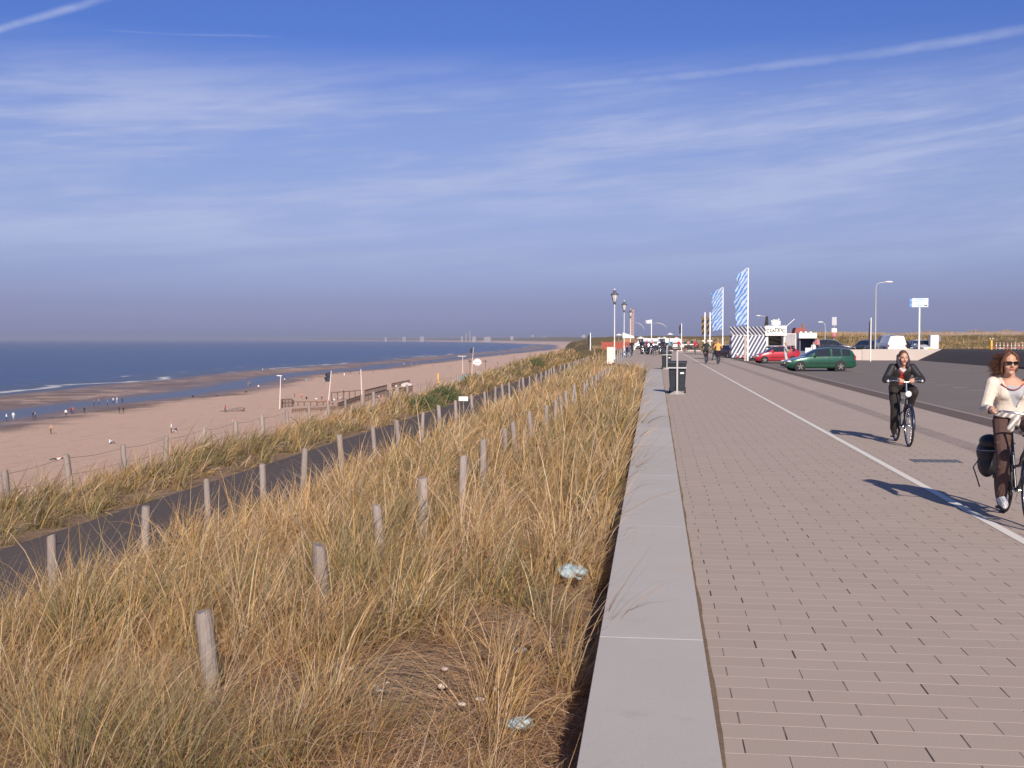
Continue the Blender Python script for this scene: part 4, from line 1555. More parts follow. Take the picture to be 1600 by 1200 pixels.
back = [('van', WHP, 1008, 'white van at the left end of the far row behind the motorcycles', 209, R(5)), ('estate', WHP, 1060, 'white estate car right of the teal shirted man in the far row', 198, R(-85)),
        ('van', WHP, 1041, 'white van above the motorcycles', 196, R(10)), ('hatch', SILV, 1014, 'silver hatchback left end of the far parked row', 188, R(-80)),
        ('hatch', WHP, 1021, 'white hatchback second from left in the far parked row', 192, R(-70)), ('estate', SILV, 1028, 'pale silver car in the middle of the far parked row', 190, R(-85)),
        ('hatch', WHP, 1053, 'white hatchback right of the white van in the far parked row', 190, R(-75)), ('estate', GREYP, 1072, 'dark grey car on its own right of the far parked row', 200, R(5)),
        ('hatch', GREYP, 1034, 'dark hatchback just left of the far white van', 186, R(-95)), ('hatch', WHP, 1005, 'white hatchback behind the red wall left of the far row', 205, R(15))]
for prof, pm, px_, lab, dist, rz in back:
    put(make_car(prof, pm, lab, 'far parked cars at the end of the promenade', False), px_, 540, dist, rz, z=0.0)


# ------------------------------------------------------------------ striped kiosk
def m_stripes(name, a, b2, freq, sx=1.0, sz=1.0):
    m = bpy.data.materials.new(name)
    m.use_nodes = True
    k = NT(m.node_tree)
    b = k.n['Principled BSDF']
    x, y, z = k.sep(k.obj())
    f = k.m('FRACT', k.m('MULTIPLY', k.m('ADD', k.m('MULTIPLY', x, sx), k.m('MULTIPLY', z, sz)), freq))
    s = k.m('GREATER_THAN', f, 0.55)
    n = k.noise(k.obj(), 5.0, 4.0)
    k.l.new(k.mix(k.m('MULTIPLY', n, 0.25), k.mix(s, a, b2), (0.3, 0.28, 0.28)), b.inputs['Base Color'])
    b.inputs['Roughness'].default_value = 0.45
    return m


STR1 = m_stripes('navy and white slanted stripes', (0.02, 0.03, 0.10), (0.72, 0.74, 0.80), 2.9, 1.0, -0.55)
STR2 = m_stripes('navy and white reverse stripes', (0.02, 0.03, 0.10), (0.72, 0.74, 0.80), 2.9, 1.0, 0.9)
kx0, kx1, kx2, ky = D(1143, 540, 107).x, D(1197, 540, 107).x, D(1226, 540, 107).x, 107.0
zt, zm, zb_ = D(1150, 511, 107).z, D(1150, 524, 107).z, D(1150, 563, 107).z + 0.25
kio = thing('snack_kiosk', 'snack kiosk trailer with navy and white slanted stripes and a white serving hatch', 'kiosk', ((kx0 + kx2) / 2, ky, PK))
K0 = Vector(kio.location)


def kp(b):
    return [Vector(p_) - K0 for p_ in b]


mb = MB()
wd = kx1 - kx0
mb.box((kx0 + wd / 2 - K0.x, 1.5, (zb_ + zm) / 2 - PK), (wd, 3.0, zm - zb_))
o = mb.build('striped_panel', STR1, kio)
mb = MB()
a0 = (kx0 - 0.25 - K0.x, -0.42, zt - PK)
mb.add([(kx0 - K0.x, -0.004, zm - PK + 0.003), (kx1 - K0.x, -0.004, zm - PK + 0.003), (kx1 - 0.12 - K0.x, -0.45, zt - PK), (kx0 - 0.25 - K0.x, -0.45, zt - PK),
        (kx0 - K0.x, 0.05, zm - PK + 0.003), (kx1 - K0.x, 0.05, zm - PK + 0.003), (kx1 - 0.12 - K0.x, -0.40, zt - PK + .03), (kx0 - 0.25 - K0.x, -0.40, zt - PK + .03)],
       [(0, 1, 2, 3), (7, 6, 5, 4), (0, 4, 5, 1), (1, 5, 6, 2), (2, 6, 7, 3), (3, 7, 4, 0)])
mb.build('awning', STR2, kio)
# hatch end: white surround, dark opening, counter, fascia with curly black lettering strokes
w2 = kx2 - kx1
cx = (kx1 + kx2) / 2 - K0.x
zo0, zo1 = D(1200, 541, 107).z - PK, D(1200, 524.5, 107).z - PK
mb = MB()
mb.box((cx, 2.96, (zb_ + zm) / 2 - PK), (w2, 0.08, zm - zb_))
mb.box((cx - w2 / 2 + 0.10, 1.46, (zb_ + zm) / 2 - PK), (0.18, 2.92, zm - zb_))
mb.box((cx + w2 / 2 - 0.05, 1.46, (zb_ + zm) / 2 - PK), (0.10, 2.92, zm - zb_))
mb.build('kiosk_wall', WHITE, kio)
STR3 = m_stripes('wide white and blue bands', (0.05, 0.08, 0.22), (0.78, 0.78, 0.80), 1.4, 1.0, -0.6)
MB().box((cx + .02, 1.45, (zb_ - PK + zo0) / 2), (w2 - 0.30, 2.88, zo0 - zb_ + PK)).build('counter_front', STR3, kio)
MB().box((cx + .02, -0.14, zo0 + 0.03), (w2 - 0.1, 0.42, 0.05)).build('counter_top', LGREY, kio)
MB().box((cx + .02, 2.6, (zo0 + zo1) / 2), (w2 - 0.32, 0.5, zo1 - zo0 - 0.1)).build('shelves', m_stripes('stacked wares', (0.06, 0.045, 0.03), (0.25, 0.19, 0.10), 2.2, 0.3, 1.0), kio)
mb = MB()
fz0, fz1 = zo1, zt - PK + 0.12
mb.box((cx + 0.02, -0.16, (fz0 + fz1) / 2), (w2 + 0.25, 0.14, fz1 - fz0))
mb.build('fascia', WHITE, kio)
mb = MB()
INK = M('black lettering', (0.015, 0.015, 0.018), 0.6)
rs = random.Random(4)
nx_ = 6
for q in range(nx_):
    x = cx + 0.02 - w2 / 2 + (q + 0.5) * w2 / nx_
    zc = (fz0 + fz1) / 2 + 0.05
    r_ = 0.17
    pts = [(x + r_ * (0.35 + 0.65 * t_) * math.cos(5.2 * t_ + q * 1.3), -0.236, zc + r_ * (0.4 + 0.9 * t_) * math.sin(5.2 * t_ + q * 1.3)) for t_ in [i / 12 for i in range(13)]]
    mb.tube(pts, [(0.035, 0.03)] * 13, 6)
mb.build('scroll_lettering', INK, kio)
# scallop shell ornament and roof clutter
mb = MB()
sc0 = D(1213, 512, 106.5)
for q in range(7):
    a = R(-66 + 22 * q)
    ln = (0.46 + 0.16 * math.cos(a * 1.2)) * (1 + 0.12 * ((q * 5) % 3 - 1))
    mb.tube([(sc0.x - K0.x, -0.16, fz1 - 0.05), (sc0.x - K0.x + ln * 0.55 * math.sin(a), -0.18, fz1 + ln * 0.5 * math.cos(a)), (sc0.x - K0.x + ln * math.sin(a), -0.12, fz1 + ln * math.cos(a))], [0.03, 0.075, 0.10], 8)
mb.build('shell_ornament', WHITE, kio)
mb = MB()
mb.box(((kx0 + kx2) / 2 - K0.x, 1.5, zm - PK + 0.06), (kx2 - kx0, 3.05, 0.10))
for px_, h, w in ((1173, .38, .5), (1187, .42, .6), (1197, .30, .45), (1181, 0.30, 0.3)):
    q = D(px_, 512, 108)
    mb.box((q.x - K0.x, 1.2, zm - PK + 0.10 + h), (w, .5, h))
    mb.box((q.x - K0.x, 1.2, zm - PK + 0.10 + h / 4), (w * .3, .3, h / 2))
mb.beam((D(1226, 511, 108).x - K0.x, 0.3, zt - PK + 0.0), (D(1240, 500, 108).x - K0.x, 0.3, zt - PK + 0.75), 0.05)
mb.build('roof_fittings', WHITE, kio)
mb = MB()
for wx in (0.9, 4.2):
    for yy in (0.15, 2.8):
        mb.lathe([(0.05, -.09), (0.30, -.09), (0.32, 0), (0.30, .09), (0.05, .09)], (kx0 + wx - K0.x, yy, 0.32), 18, 'Y')
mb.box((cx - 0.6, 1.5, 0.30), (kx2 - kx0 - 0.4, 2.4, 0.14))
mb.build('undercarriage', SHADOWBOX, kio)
mb = MB()
for px_ in (1152.5, 1161):
    q = D(px_, 557, 106.5)
    mb.cur = 0
    mb.ball((q.x - K0.x, -0.06, q.z - PK - 0.05), (0.10, 0.05, 0.10), 8, 6)
    mb.cur = 1
    mb.ball((q.x - K0.x, -0.06, q.z - PK + 0.20), (0.10, 0.05, 0.09), 8, 6)
mb.cur = 1
q = D(1156.5, 562.5, 106.5)
mb.box((q.x - K0.x, -0.10, q.z - PK - 0.02), (0.5, 0.08, 0.09))
mb.build('rear_lamps', [REDL, WHITE], kio)

# grey notice panel on legs beside the hatch
q0, q1 = D(1226.5, 540, 109), D(1243, 522, 109)
t = thing('information_board', 'grey panel in a white frame standing right of the kiosk hatch', 'notice board', ((q0.x + q1.x) / 2, 109, PK))
w_, zc_, h_ = q1.x - q0.x, (q0.z + q1.z) / 2 - PK, q1.z - q0.z
MB().box((0, 0, zc_), (w_, 0.05, h_)).build('board', M('pale grey board', (0.36, 0.33, 0.36), 0.5, var=0.15, scale=3), t)
mb = MB()
for s_ in (-1, 1):
    mb.box((s_ * (w_ / 2 + .03), 0, (zc_ + h_ / 2) / 2), (0.06, 0.08, zc_ + h_ / 2))
mb.box((0, 0, zc_ + h_ / 2 + 0.03), (w_ + 0.12, 0.08, 0.06))
mb.build('frame', WHITE, t)

# second kiosk
q0, q1 = D(1249, 548, 122), D(1274, 520, 122)
t = thing('snack_kiosk', 'plain white kiosk with thick white roof edge and dark opening right of the striped kiosk', 'kiosk', ((q0.x + q1.x) / 2, 122, PK))
w_, h_ = q1.x - q0.x, q1.z - PK
mb = MB()
mb.box((0, 2.0, h_ / 2 - 0.3), (w_, 0.1, h_ - 0.6))
mb.box((-w_ / 2 + .06, 1, h_ / 2 - 0.3), (0.12, 2, h_ - 0.6))
mb.box((w_ / 2 - .06, 1, h_ / 2 - 0.3), (0.12, 2, h_ - 0.6))
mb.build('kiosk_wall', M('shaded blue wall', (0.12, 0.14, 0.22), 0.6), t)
MB().box((0, 0.8, h_ - 0.29), (w_ + 0.2, 2.6, 0.58)).build('roof_edge', WHITE, t)
MB().box((0.25, 0.05, 0.75), (w_ * 0.55, 0.1, 0.7)).build('counter_front', WHITE, t)
for i in range(3):
    MB().ball((-0.6 + 0.5 * i, 0.6, h_ + 0.06), (0.13, 0.13, 0.11), 8, 6).build('roof_lamp', WHITE, t)

# red-roofed hut further behind
q0, q1 = D(1239, 530, 150), D(1262, 512, 150)
t = thing('beach_hut', 'low hut with a dull red roof behind the two kiosks', 'hut', ((q0.x + q1.x) / 2, 150, 0.1))
w_, h_ = q1.x - q0.x, q1.z - 0.1
MB().box((0, 1.5, h_ * .32), (w_ * .9, 3, h_ * .64)).build('wall', M('brown boards', (0.16, 0.10, 0.085), 0.8), t)
mb = MB().prism([(-w_ / 2, h_ * .62), (w_ / 2, h_ * .62), (w_ / 2 - 0.35, h_), (-w_ / 2 + 0.35, h_)], 'Y', -0.2, 3.2)
mb.build('roof', M('dull red tiles', (0.33, 0.10, 0.085), 0.8, var=0.25, scale=9), t)
MB().box((w_ * .28, 1.5, h_ + 0.25), (0.3, 0.3, 0.6)).build('chimney', M('brown brick', (0.25, 0.13, 0.09), 0.9), t)

# small dark cypress-like tree behind the striped kiosk
q = D(1198, 495, 160)
t = thing('conifer_tree', 'small dark conifer rising behind the roof of the striped kiosk', 'tree', (q.x, 160, 0.1))
MB().tube([(0, 0, 0), (0, 0, q.z - 0.6)], [0.12, 0.03], 7).build('trunk', BROWNW, t)
mb = MB()
Ht = q.z - 0.1
for i in range(700):
    u = random.random() ** 0.8
    z_ = Ht * (0.25 + 0.75 * u)
    rr = (1 - u) * 0.75 * random.uniform(.3, 1) + 0.08
    a = random.uniform(0, 6.28)
    c = Vector((rr * math.cos(a), rr * math.sin(a), z_))
    d1 = Vector((random.uniform(-1, 1), random.uniform(-1, 1), random.uniform(-.2, 1))).normalized() * 0.16
    d2 = d1.orthogonal().normalized() * 0.07
    mb.add([c - d2, c + d2, c + d1], [(0, 1, 2)])
mb.build('crown', M('dark needles', (0.06, 0.058, 0.055), 0.8, var=0.3), t)

# ------------------------------------------------------------------ low concrete wall, asphalt bank, sign, street lamps
w0, w1 = G(1347, 563, PK), G(1432, 563, PK)
yw = WALL_Y
w0 = D(1347, 563, yw)
Xc = w1.x
mb = MB()
zw = D(1347, 545.5, yw).z
xe = Xc + 0.05
mb.add([(w0.x, yw, PK - .1), (xe, yw, PK - .1), (xe + 2.2, yw, zw), (w0.x, yw, zw), (w0.x, yw + .3, PK - .1), (xe, yw + .3, PK - .1), (xe + 2.2, yw + .3, zw), (w0.x, yw + .3, zw)],
       [(0, 1, 2, 3), (7, 6, 5, 4), (0, 4, 5, 1), (1, 5, 6, 2), (2, 6, 7, 3), (3, 7, 4, 0)])
o = mb.build('low_wall', m_concrete('pale cast concrete', (0.50, 0.43, 0.40), (0.60, 0.53, 0.49)))
bevel(o, 0.015)
tag(o, 'low pale concrete wall at the back of the parking lot running into the dark bank', 'wall')
# shorter wall piece left, behind the green car
q0, q1 = D(1290, 546, WALL_Y + .2), D(1345, 556, WALL_Y + .2)
mb = MB().box(((q0.x + q1.x) / 2, WALL_Y + .2, (q0.z + PK) / 2 + .0), (q1.x - q0.x + .15, 0.3, q0.z - PK))
o = mb.build('low_wall', m_concrete('pale cast concrete 2', (0.50, 0.42, 0.40), (0.58, 0.50, 0.47)))
bevel(o, 0.015)
tag(o, 'short pale wall stub with a dark gap beside it, just behind the green car', 'wall')

bx = np.array([Xc, Xc + 0.6, Xc + 1.2, Xc + 1.9, Xc + 2.6, Xc + 4, 36, 50, 90.0])
by = np.linspace(-8, yw + 5, 50)
bz = np.interp(bx, [Xc, Xc + 1.9, Xc + 2.6, 90], [PK - .02, zw * 0.82, zw - 0.02, zw + 0.05])
bank = kind(grid_mesh('asphalt_bank', bx, by, lambda a, b: np.interp(a, bx, bz) + 0.0 * b, m_asphalt('fresh dark asphalt', (0.045, 0.038, 0.042), (0.07, 0.06, 0.064))), 'structure')
mb = MB().box((Xc + 0.02, 40, PK + 0.05), (0.10, 92, 0.14))
mb.build('bank_kerb', M('dark kerb', (0.05, 0.045, 0.045), 0.9))['kind'] = 'structure'

# parking bay dashes
mb = MB()
for y_ in np.arange(20, 84, 2.6):
    for x_ in (12.3, 19.4):
        mb.quad((x_, y_, PK + .004), (x_ + .48, y_, PK + .004), (x_ + .48, y_ + .17, PK + .004), (x_, y_ + .17, PK + .004))
kind(mb.build('parking_marking', m_painted_line('worn marking', (0.52, 0.48, 0.46))), 'structure')

q = D(1435.5, 560, 118)
t = thing('direction_sign', 'pale blue and white direction sign on a tall white post behind the low wall', 'sign', (q.x, q.y, PK2))
zt_, zb2 = D(1435, 466, 118).z - PK2, D(1435, 480, 118).z - PK2
MB().lathe([(0.10, 0), (0.10, zt_ - 0.1)], n=12).build('post', WHITE, t)
xl, xr = D(1421, 470, 118).x - q.x, D(1450, 470, 118).x - q.x
for i in range(2):
    h_ = (zt_ - zb2) / 2
    zc_ = zt_ - h_ * (i + 0.5)
    BL = M('sign blue', (0.16, 0.36, 0.72), 0.4, var=0.1)
    mb = MB()
    mb.cur = 1
    mb.box(((xl + xr) / 2 + 0.12, -0.13, zc_), (xr - xl - 0.24, 0.05, h_ - 0.012))
    mb.cur = 0
    mb.add([(xl + 0.24, -0.155, zc_ - h_ / 2 + .01), (xl + 0.24, -0.155, zc_ + h_ / 2 - .01), (xl, -0.155, zc_ + h_ * .3), (xl, -0.155, zc_ - h_ * .3),
            (xl + 0.24, -0.105, zc_ - h_ / 2 + .01), (xl + 0.24, -0.105, zc_ + h_ / 2 - .01), (xl, -0.105, zc_ + h_ * .3), (xl, -0.105, zc_ - h_ * .3)],
           [(0, 1, 2, 3), (7, 6, 5, 4), (0, 4, 5, 1), (1, 5, 6, 2), (2, 6, 7, 3), (3, 7, 4, 0)])
    mb.cur = 0
    for r_ in range(2):
        mb.box(((xl + xr) / 2 + 0.12 - 0.12 * r_, -0.157, zc_ + 0.09 - 0.17 * r_), (0.95 - 0.2 * r_, 0.006, 0.05))
    mb.cur = 2
    if i == 1:
        mb.box((xr - 0.24, -0.158, zc_ - 0.07), (0.30, 0.006, 0.10))
    mb.build('sign_plate', [BL, M('pale blue white', (0.66, 0.74, 0.84), 0.4), DGREY], t)


def street_lamp(px_, ybase, dist, ytop, xarm, lab, z=PK, base=None):
    q = D(px_, ybase, dist)
    top = D(px_, ytop, dist).z - z
    t = thing('street_lamp', lab, 'street lamp', (q.x, q.y, z), group='tall plain street lamps')
    ax = D(xarm, ytop, dist).x - q.x
    s_ = 1 if ax > 0 else -1
    mb = MB().tube([(0, 0, 0), (0, 0, 1.2), (0, 0, top - 0.6), (s_ * 0.08, 0, top - 0.22), (s_ * 0.35, 0, top - 0.06), (ax - s_ * 0.35, 0, top)], [0.09, 0.085, 0.055, 0.05, 0.045, 0.04], 10)
    mb.build('pole', LGREY, t)
    MB().ball((ax, 0, top + 0.02), (0.42, 0.14, 0.10), 12, 8).build('lamp_head', WHITE, t)
    return t


street_lamp(1367.5, 545, 118, 441, 1389, 'tall plain street lamp with its arm to the right, behind the low wall', PK2)
street_lamp(1197, 540, 190, 493.5, 1185, 'far street lamp with its arm to the left, above the striped kiosk')
street_lamp(1289, 540, 170, 503.5, 1282, 'far street lamp with faint pole between the kiosk and the low wall')
# roadside instrument mast: white box with pink panel on a pole
q = D(1303, 540, 140)
t = thing('parking_sign', 'pale narrow sign mast with white panels above the dark estate car', 'sign', (q.x, q.y, PK))
MB().lathe([(0.05, 0), (0.05, 4.7)], n=8).build('pole', LGREY, t)
MB().box((0, -0.08, 4.2), (0.55, 0.05, 1.0)).build('upper_panel', M('pale grey panel', (0.5, 0.5, 0.55)), t)
MB().box((0, -0.08, 3.1), (0.6, 0.06, 0.5)).build('middle_panel', WHITE, t)
MB().lathe([(0.02, -.02), (0.34, -.02), (0.34, .02), (0.02, .02)], (0, -0.08, 2.5), 20, 'Y').build('round_plate', M('faded red', (0.45, 0.16, 0.18)), t)

# white cabinet, yellow post and red-white barrier at the right
q0, q1 = D(1454, 545, 122), D(1467, 523.5, 122)
t = thing('site_cabinet', 'white box shaped cabinet standing right of the white car', 'cabinet', ((q0.x + q1.x) / 2, 122, PK2))
o = MB().box((0, 0.5, (q1.z - PK2) / 2 + .05), (q1.x - q0.x, 0.9, q1.z - PK2 - .1)).build('casing', WHITE, t)
bevel(o, 0.02)
MB().box((0, 0.046, (q1.z - PK2) * .55), (q1.x - q0.x - 0.12, 0.012, 0.02)).build('door_seam', LGREY, t)
MB().box(((q1.x - q0.x) / 2 + 0.14, 0.5, (q1.z - PK2) * .8), (0.25, 0.5, 0.5)).build('side_box', M('grey blue', (0.2, 0.22, 0.3)), t)
q = D(1549, 546, 108)
t = thing('marker_post', 'short yellow post with white lamp on top at the edge of the dark bank', 'post', (q.x, q.y, zw))
hy = D(1549, 532, 108).z - zw
MB().lathe([(0.10, 0), (0.10, hy), (0.07, hy + .03)], n=12).build('post', M('yellow paint', (0.80, 0.42, 0.03), 0.4, var=0.08), t)
for s_ in (-1, 1):
    MB().ball((s_ * 0.11, 0, hy + 0.16), (0.05, 0.05, 0.09), 8, 6).build('lamp', WHITE, t)
for i in range(9):
    q = D(1556.5 + 5.9 * i, 547 - 0.2 * i, 110)
    t = thing('barrier_post', 'short white barrier post with red bands beyond the dark bank', 'post', (q.x, q.y, zw), group='red and white barrier posts beyond the dark bank')
    MB().lathe([(0.05, 0), (0.05, 0.62)], n=8).build('post', WHITE, t)
    for zz in (0.18, 0.46):
        MB().lathe([(0.054, zz), (0.054, zz + .10)], n=8).build('red_band', REDL, t)
mb = MB()
qa, qb = D(1554, 546.5, 110), D(1604, 545.2, 110)
o = MB().beam((qa.x, qa.y - .1, zw + 0.10), (qb.x, qb.y - .1, zw + 0.14), 0.10, 0.05).build('barrier_rail', m_stripes('red and white bands', (0.5, 0.06, 0.05), (0.75, 0.73, 0.72), 0.9, 1.0, 0.0))
tag(o, 'low red and white rail along the row of barrier posts', 'barrier')

# ------------------------------------------------------------------ end of the promenade
mb = MB()
for xa, xb, y_, h_ in ((D(941, 540, 212).x, D(1034, 540, 212).x, 212, 1.35), (D(1044, 540, 214).x, D(1075, 540, 214).x, 214, 1.2)):
    mb.box(((xa + xb) / 2, y_, h_ / 2 - .1), (xb - xa, 0.3, h_))
    for x_ in np.arange(xa, xb, 2.4):
        mb.box((x_, y_ - 0.02, h_ / 2), (0.3, 0.42, h_ + 0.1))
o = mb.build('red_wall', M('red brick', (0.36, 0.085, 0.06), 0.85, var=0.3, scale=5))
tag(o, 'long low red wall closing the far end of the promenade', 'wall')
mb = MB()
mb.box((D(1050, 550, 150).x, 170, 0.06), (9.0, 0.35, 0.16))
o = kind(mb.build('end_kerb', M('pale kerb', (0.66, 0.55, 0.50), 0.8)), 'structure')
mb = MB()
# metal guard rail and bench at the widening
q = D(975, 560, 112)
t = thing('park_bench', 'grey blue metal bench with sloping back at the seaward edge before the second lamp', 'bench', (q.x + .2, 112, 0), R(-75))
mb = MB()
for i in range(4):
    mb.box((0, -0.16 + 0.11 * i, 0.46), (2.4, 0.08, 0.03))
mb.build('seat', M('grey blue paint', (0.10, 0.14, 0.21), 0.4), t)
mb = MB()
for i in range(4):
    mb.box((0, 0.25 + 0.03 * i, 0.56 + 0.12 * i), (2.4, 0.03, 0.09), rot=Matrix.Rotation(R(-14), 3, 'X'))
mb.build('backrest', M('grey blue paint', (0.10, 0.14, 0.21), 0.4), t)
for x_ in (-1.0, 1.0):
    for y_ in (-0.15, 0.22):
        MB().box((x_, y_, 0.22), (0.07, 0.07, 0.45)).build('leg', M('grey blue paint', (0.10, 0.14, 0.21), 0.4), t)
# sloping hand rail along the seaward edge
pa, pb = D(961, 566, 89), D(984, 548, 124)
t = thing('guard_rail', 'thin grey guard rail along the seaward edge by the bench', 'railing', (pa.x, pa.y, 0))
dv = Vector((pb.x, pb.y, 0)) - Vector((pa.x, pa.y, 0))
MB().tube([(0, 0, 0.95), tuple(dv + Vector((0, 0, 0.95)))], 0.03, 8).build('top_rail', LGREY, t)
MB().tube([(0, 0, 0.5), tuple(dv + Vector((0, 0, 0.5)))], 0.02, 8).build('lower_rail', LGREY, t)
for i in range(9):
    p_ = dv * (i / 8)
    MB().tube([tuple(p_), tuple(p_ + Vector((0, 0, 0.96)))], 0.025, 8).build('post', LGREY, t)

# beach pavilion and parasol behind the red wall
q = D(982, 531, 235)
t = thing('beach_pavilion', 'low pavilion with orange brown front and white sloping roof behind the red wall', 'pavilion', (q.x, 235, -0.3))
w_ = D(991, 530, 235).x - D(976, 530, 235).x
MB().box((0, 1.5, 1.15), (w_, 3, 2.3)).build('wall', M('orange brown boards', (0.42, 0.20, 0.11), 0.7), t)
MB().prism([(-w_ / 2 - .2, 2.302), (w_ / 2 + .3, 2.302), (w_ / 2, 2.8), (-w_ / 2 - .2, 3.5)], 'Y', -0.3, 3.3).build('roof', WHITE, t)
mb = MB()
for i in range(4):
    mb.box((-w_ / 2 + (i + .5) * w_ / 4, -0.02, 1.0), (0.28, 0.06, 1.0))
mb.build('window', GLASS, t)


def parasol(px_, y_, dist, base, rad, lab, m=WHITE):
    q = D(px_, y_, dist)
    H = q.z - base
    t = thing('parasol', lab, 'parasol', (q.x, q.y, base))
    MB().lathe([(0.04, 0), (0.035, H)], n=8).build('pole', LGREY, t)
    prof = [(rad, H - rad * .42), (rad * .98, H - rad * .36), (rad * .6, H - rad * .16), (0.05, H), (0.02, H + .1)]
    MB().lathe(prof, n=8).build('canopy', m, t)
    return t


parasol(967, 521.5, 230, -0.3, 0.75, 'white parasol left of the pavilion beyond the red wall')
for i, (px_, y_, rad, lab) in enumerate(((1001, 526, .9, 'pale parasol just right of the pavilion beyond the red wall'), (1010, 528, .8, 'cream parasol above the left end of the far parked row'),
                                         (1030, 527, .8, 'white parasol in the middle above the far parked row'), (1047, 520.5, .7, 'small white round parasol standing highest above the far parked row'), (1021, 529, 1.0, 'low white parasol between the two middle ones above the far row'), (1038, 526.5, .8, 'grey white parasol right of the middle one above the far row'), (1057, 527, .9, 'rightmost white parasol above the far parked row'))):
    parasol(px_, y_, 222 + 3 * i, -0.2, rad, lab)

# hazy tower and skyline along the coast
q = D(987.5, 520, 2600)
t = thing('brick_tower', 'hazy pale brown tower block far along the coast behind the lamps', 'tower', (q.x, 2600, 0))
zt_ = D(987, 484, 2600).z
ztop = zt_
MB().box((0, 0, ztop / 2), (10, 12, ztop)).build('wall', M('hazy brick', (0.44, 0.29, 0.25), 0.9), t)  # haze put into the lightened brick colour
MB().box((0, 0, ztop + .8), (11, 13, 2)).build('roof', M('grey roof', (0.22, 0.2, 0.2)), t)
mb = MB()
for i in range(9):
    mb.box((0, -6.02, 6 + i * (ztop - 8) / 9), (8, 0.1, 1.6))
mb.build('window', M('hazed far panes', (0.22, 0.2, 0.22), 0.4), t)  # panes lightened too, haze put into their colour
far = [(603, 6, 526, 7600, 'low pale block farthest left on the hazy coast', .0), (632, 10, 525, 7400, 'pale factory block second from left on the hazy coast', 0), (660, 12, 524.5, 7000, 'wide pale factory block on the hazy coast', 0),
       (722, 5, 523.5, 6400, 'square pale block left of the tall chimney on the hazy coast', 0), (741, 10, 524.5, 6200, 'white block beside the tall chimney on the hazy coast', 0), (762, 18, 525.5, 6000, 'long low grey block on the hazy coast', 0),
       (800, 8, 524, 5600, 'pale block in the middle of the hazy coast', 0), (832, 6, 522, 5200, 'tallest pale block on the hazy coast', 0), (850, 14, 526, 5000, 'long low block farthest right on the hazy coast', 0),
       (912, 9, 521.5, 3800, 'pale low house group on the hazy dunes left of the first lamp', 0)]
HB = M('hazed far facade', (0.36, 0.33, 0.34), 0.9)  # facade colours pulled toward the haze
HB2 = M('grey far facade', (0.36, 0.34, 0.35), 0.9)
for i, (px_, w, yt, dist, lab, _) in enumerate(far):
    q = D(px_, yt + (530 - yt) * .30, dist)
    g = float(land(q.x, q.y))
    W_ = 0.6 * w / FPX * dist
    t = thing('far_building', lab, 'building', (q.x, q.y, g - 1), group='buildings on the hazy far coast')
    MB().box((0, 0, (q.z - g) / 2 + .5), (W_, W_ * .8, q.z - g + 1)).build('wall', HB if i % 2 else HB2, t)
    MB().box((W_ * .1, 0, q.z - g + 1 + 1.2), (W_ * .5, W_ * .4, 2.4)).build('roof', HB2, t)
for px_, yt, dist, lab in ((734, 516.5, 6300, 'tall thin factory chimney on the hazy coast'), (728, 520, 6500, 'shorter factory chimney left of the tall one on the hazy coast')):
    q = D(px_, yt, dist)
    g = float(land(q.x, q.y))
    o = MB().lathe([(5, 0), (3.2, q.z - g)], n=12).build('factory_chimney', HB)
    o.location = (q.x, q.y, g)
    MB().lathe([(3.5, q.z - g - 3), (3.5, q.z - g + .5)], n=12).build('rim', HB2, o)
    tag(o, lab, 'chimney')


# power kites over the dunes
def kite(px_, y_, dist, span, rz, lab):
    q = D(px_, y_, dist)
    mb = MB()
    rings = []
    for i in range(17):
        u = -1 + 2 * i / 16
        a = u * 1.15
        c = Vector((span * math.sin(a) * .55, 0, span * 0.5 * (math.cos(a) - 1)))
        ch = 0.085 * span * (1 - u * u * .85) + .03
        rings.append([c + Vector((0, -ch, 0)), c + Vector((0, -ch * .5, .06 * ch + .08)), c + Vector((0, ch, 0.02)), c + Vector((0, -ch * .5, .02))])
    mb.rings(rings)
    o = mb.build('kite', m_kite)
    o.location = q
    o.rotation_euler = (R(25), rz, 0)
    tag(o, lab, 'kite')


m_kite = M('hazed sail cloth', (0.46, 0.43, 0.48), 0.7, var=0.1)  # grey of the haze put into the cloth colour
kite(1033, 505, 320, 4.6, R(18), 'pale crescent kite over the dunes right of the small white flag')
kite(1002, 507, 330, 4.0, R(38), 'pale crescent kite left of the small white flag, next to the tower')


# ------------------------------------------------------------------ beach furniture
def beach(x, y):
    """the point of the sand seen at a pixel"""
    d = ray(x, y)
    lo, hi = 40.0, 3000.0
    for _ in range(60):
        mid = (lo + hi) / 2
        p_ = Vector((0, 0, EYE)) + d * mid
        if p_.z > float(land(p_.x, p_.y)):
            lo = mid
        else:
            hi = mid
    return Vector((0, 0, EYE)) + d * hi


def beach_pole(px_, yb, yt, lab, lean=0.0, flag=None, lampw=0):
    b = beach(px_, yb)
    k = (b - Vector((0, 0, EYE))).length
    H = (yb - yt) / FPX * b.y
    t = thing('beach_pole', lab, 'pole', b, group='poles standing on the beach')
    MB().lathe([(0.14, -0.3), (0.12, H * .5), (0.09, H)], n=8).build('pole', M('bleached pole', (0.72, 0.62, 0.56), 0.7), t)
    if lampw:
        mb = MB().box((-0.3, 0, H), (lampw, 0.25, 0.18))
        mb.build('lamp_head', WHITE, t)
    if flag:
        banner(1.3, 2.2, 0.5, flag, t, 1.0, z0=H - 2.4, amp=.2)
    t.rotation_euler.y = lean
    return t


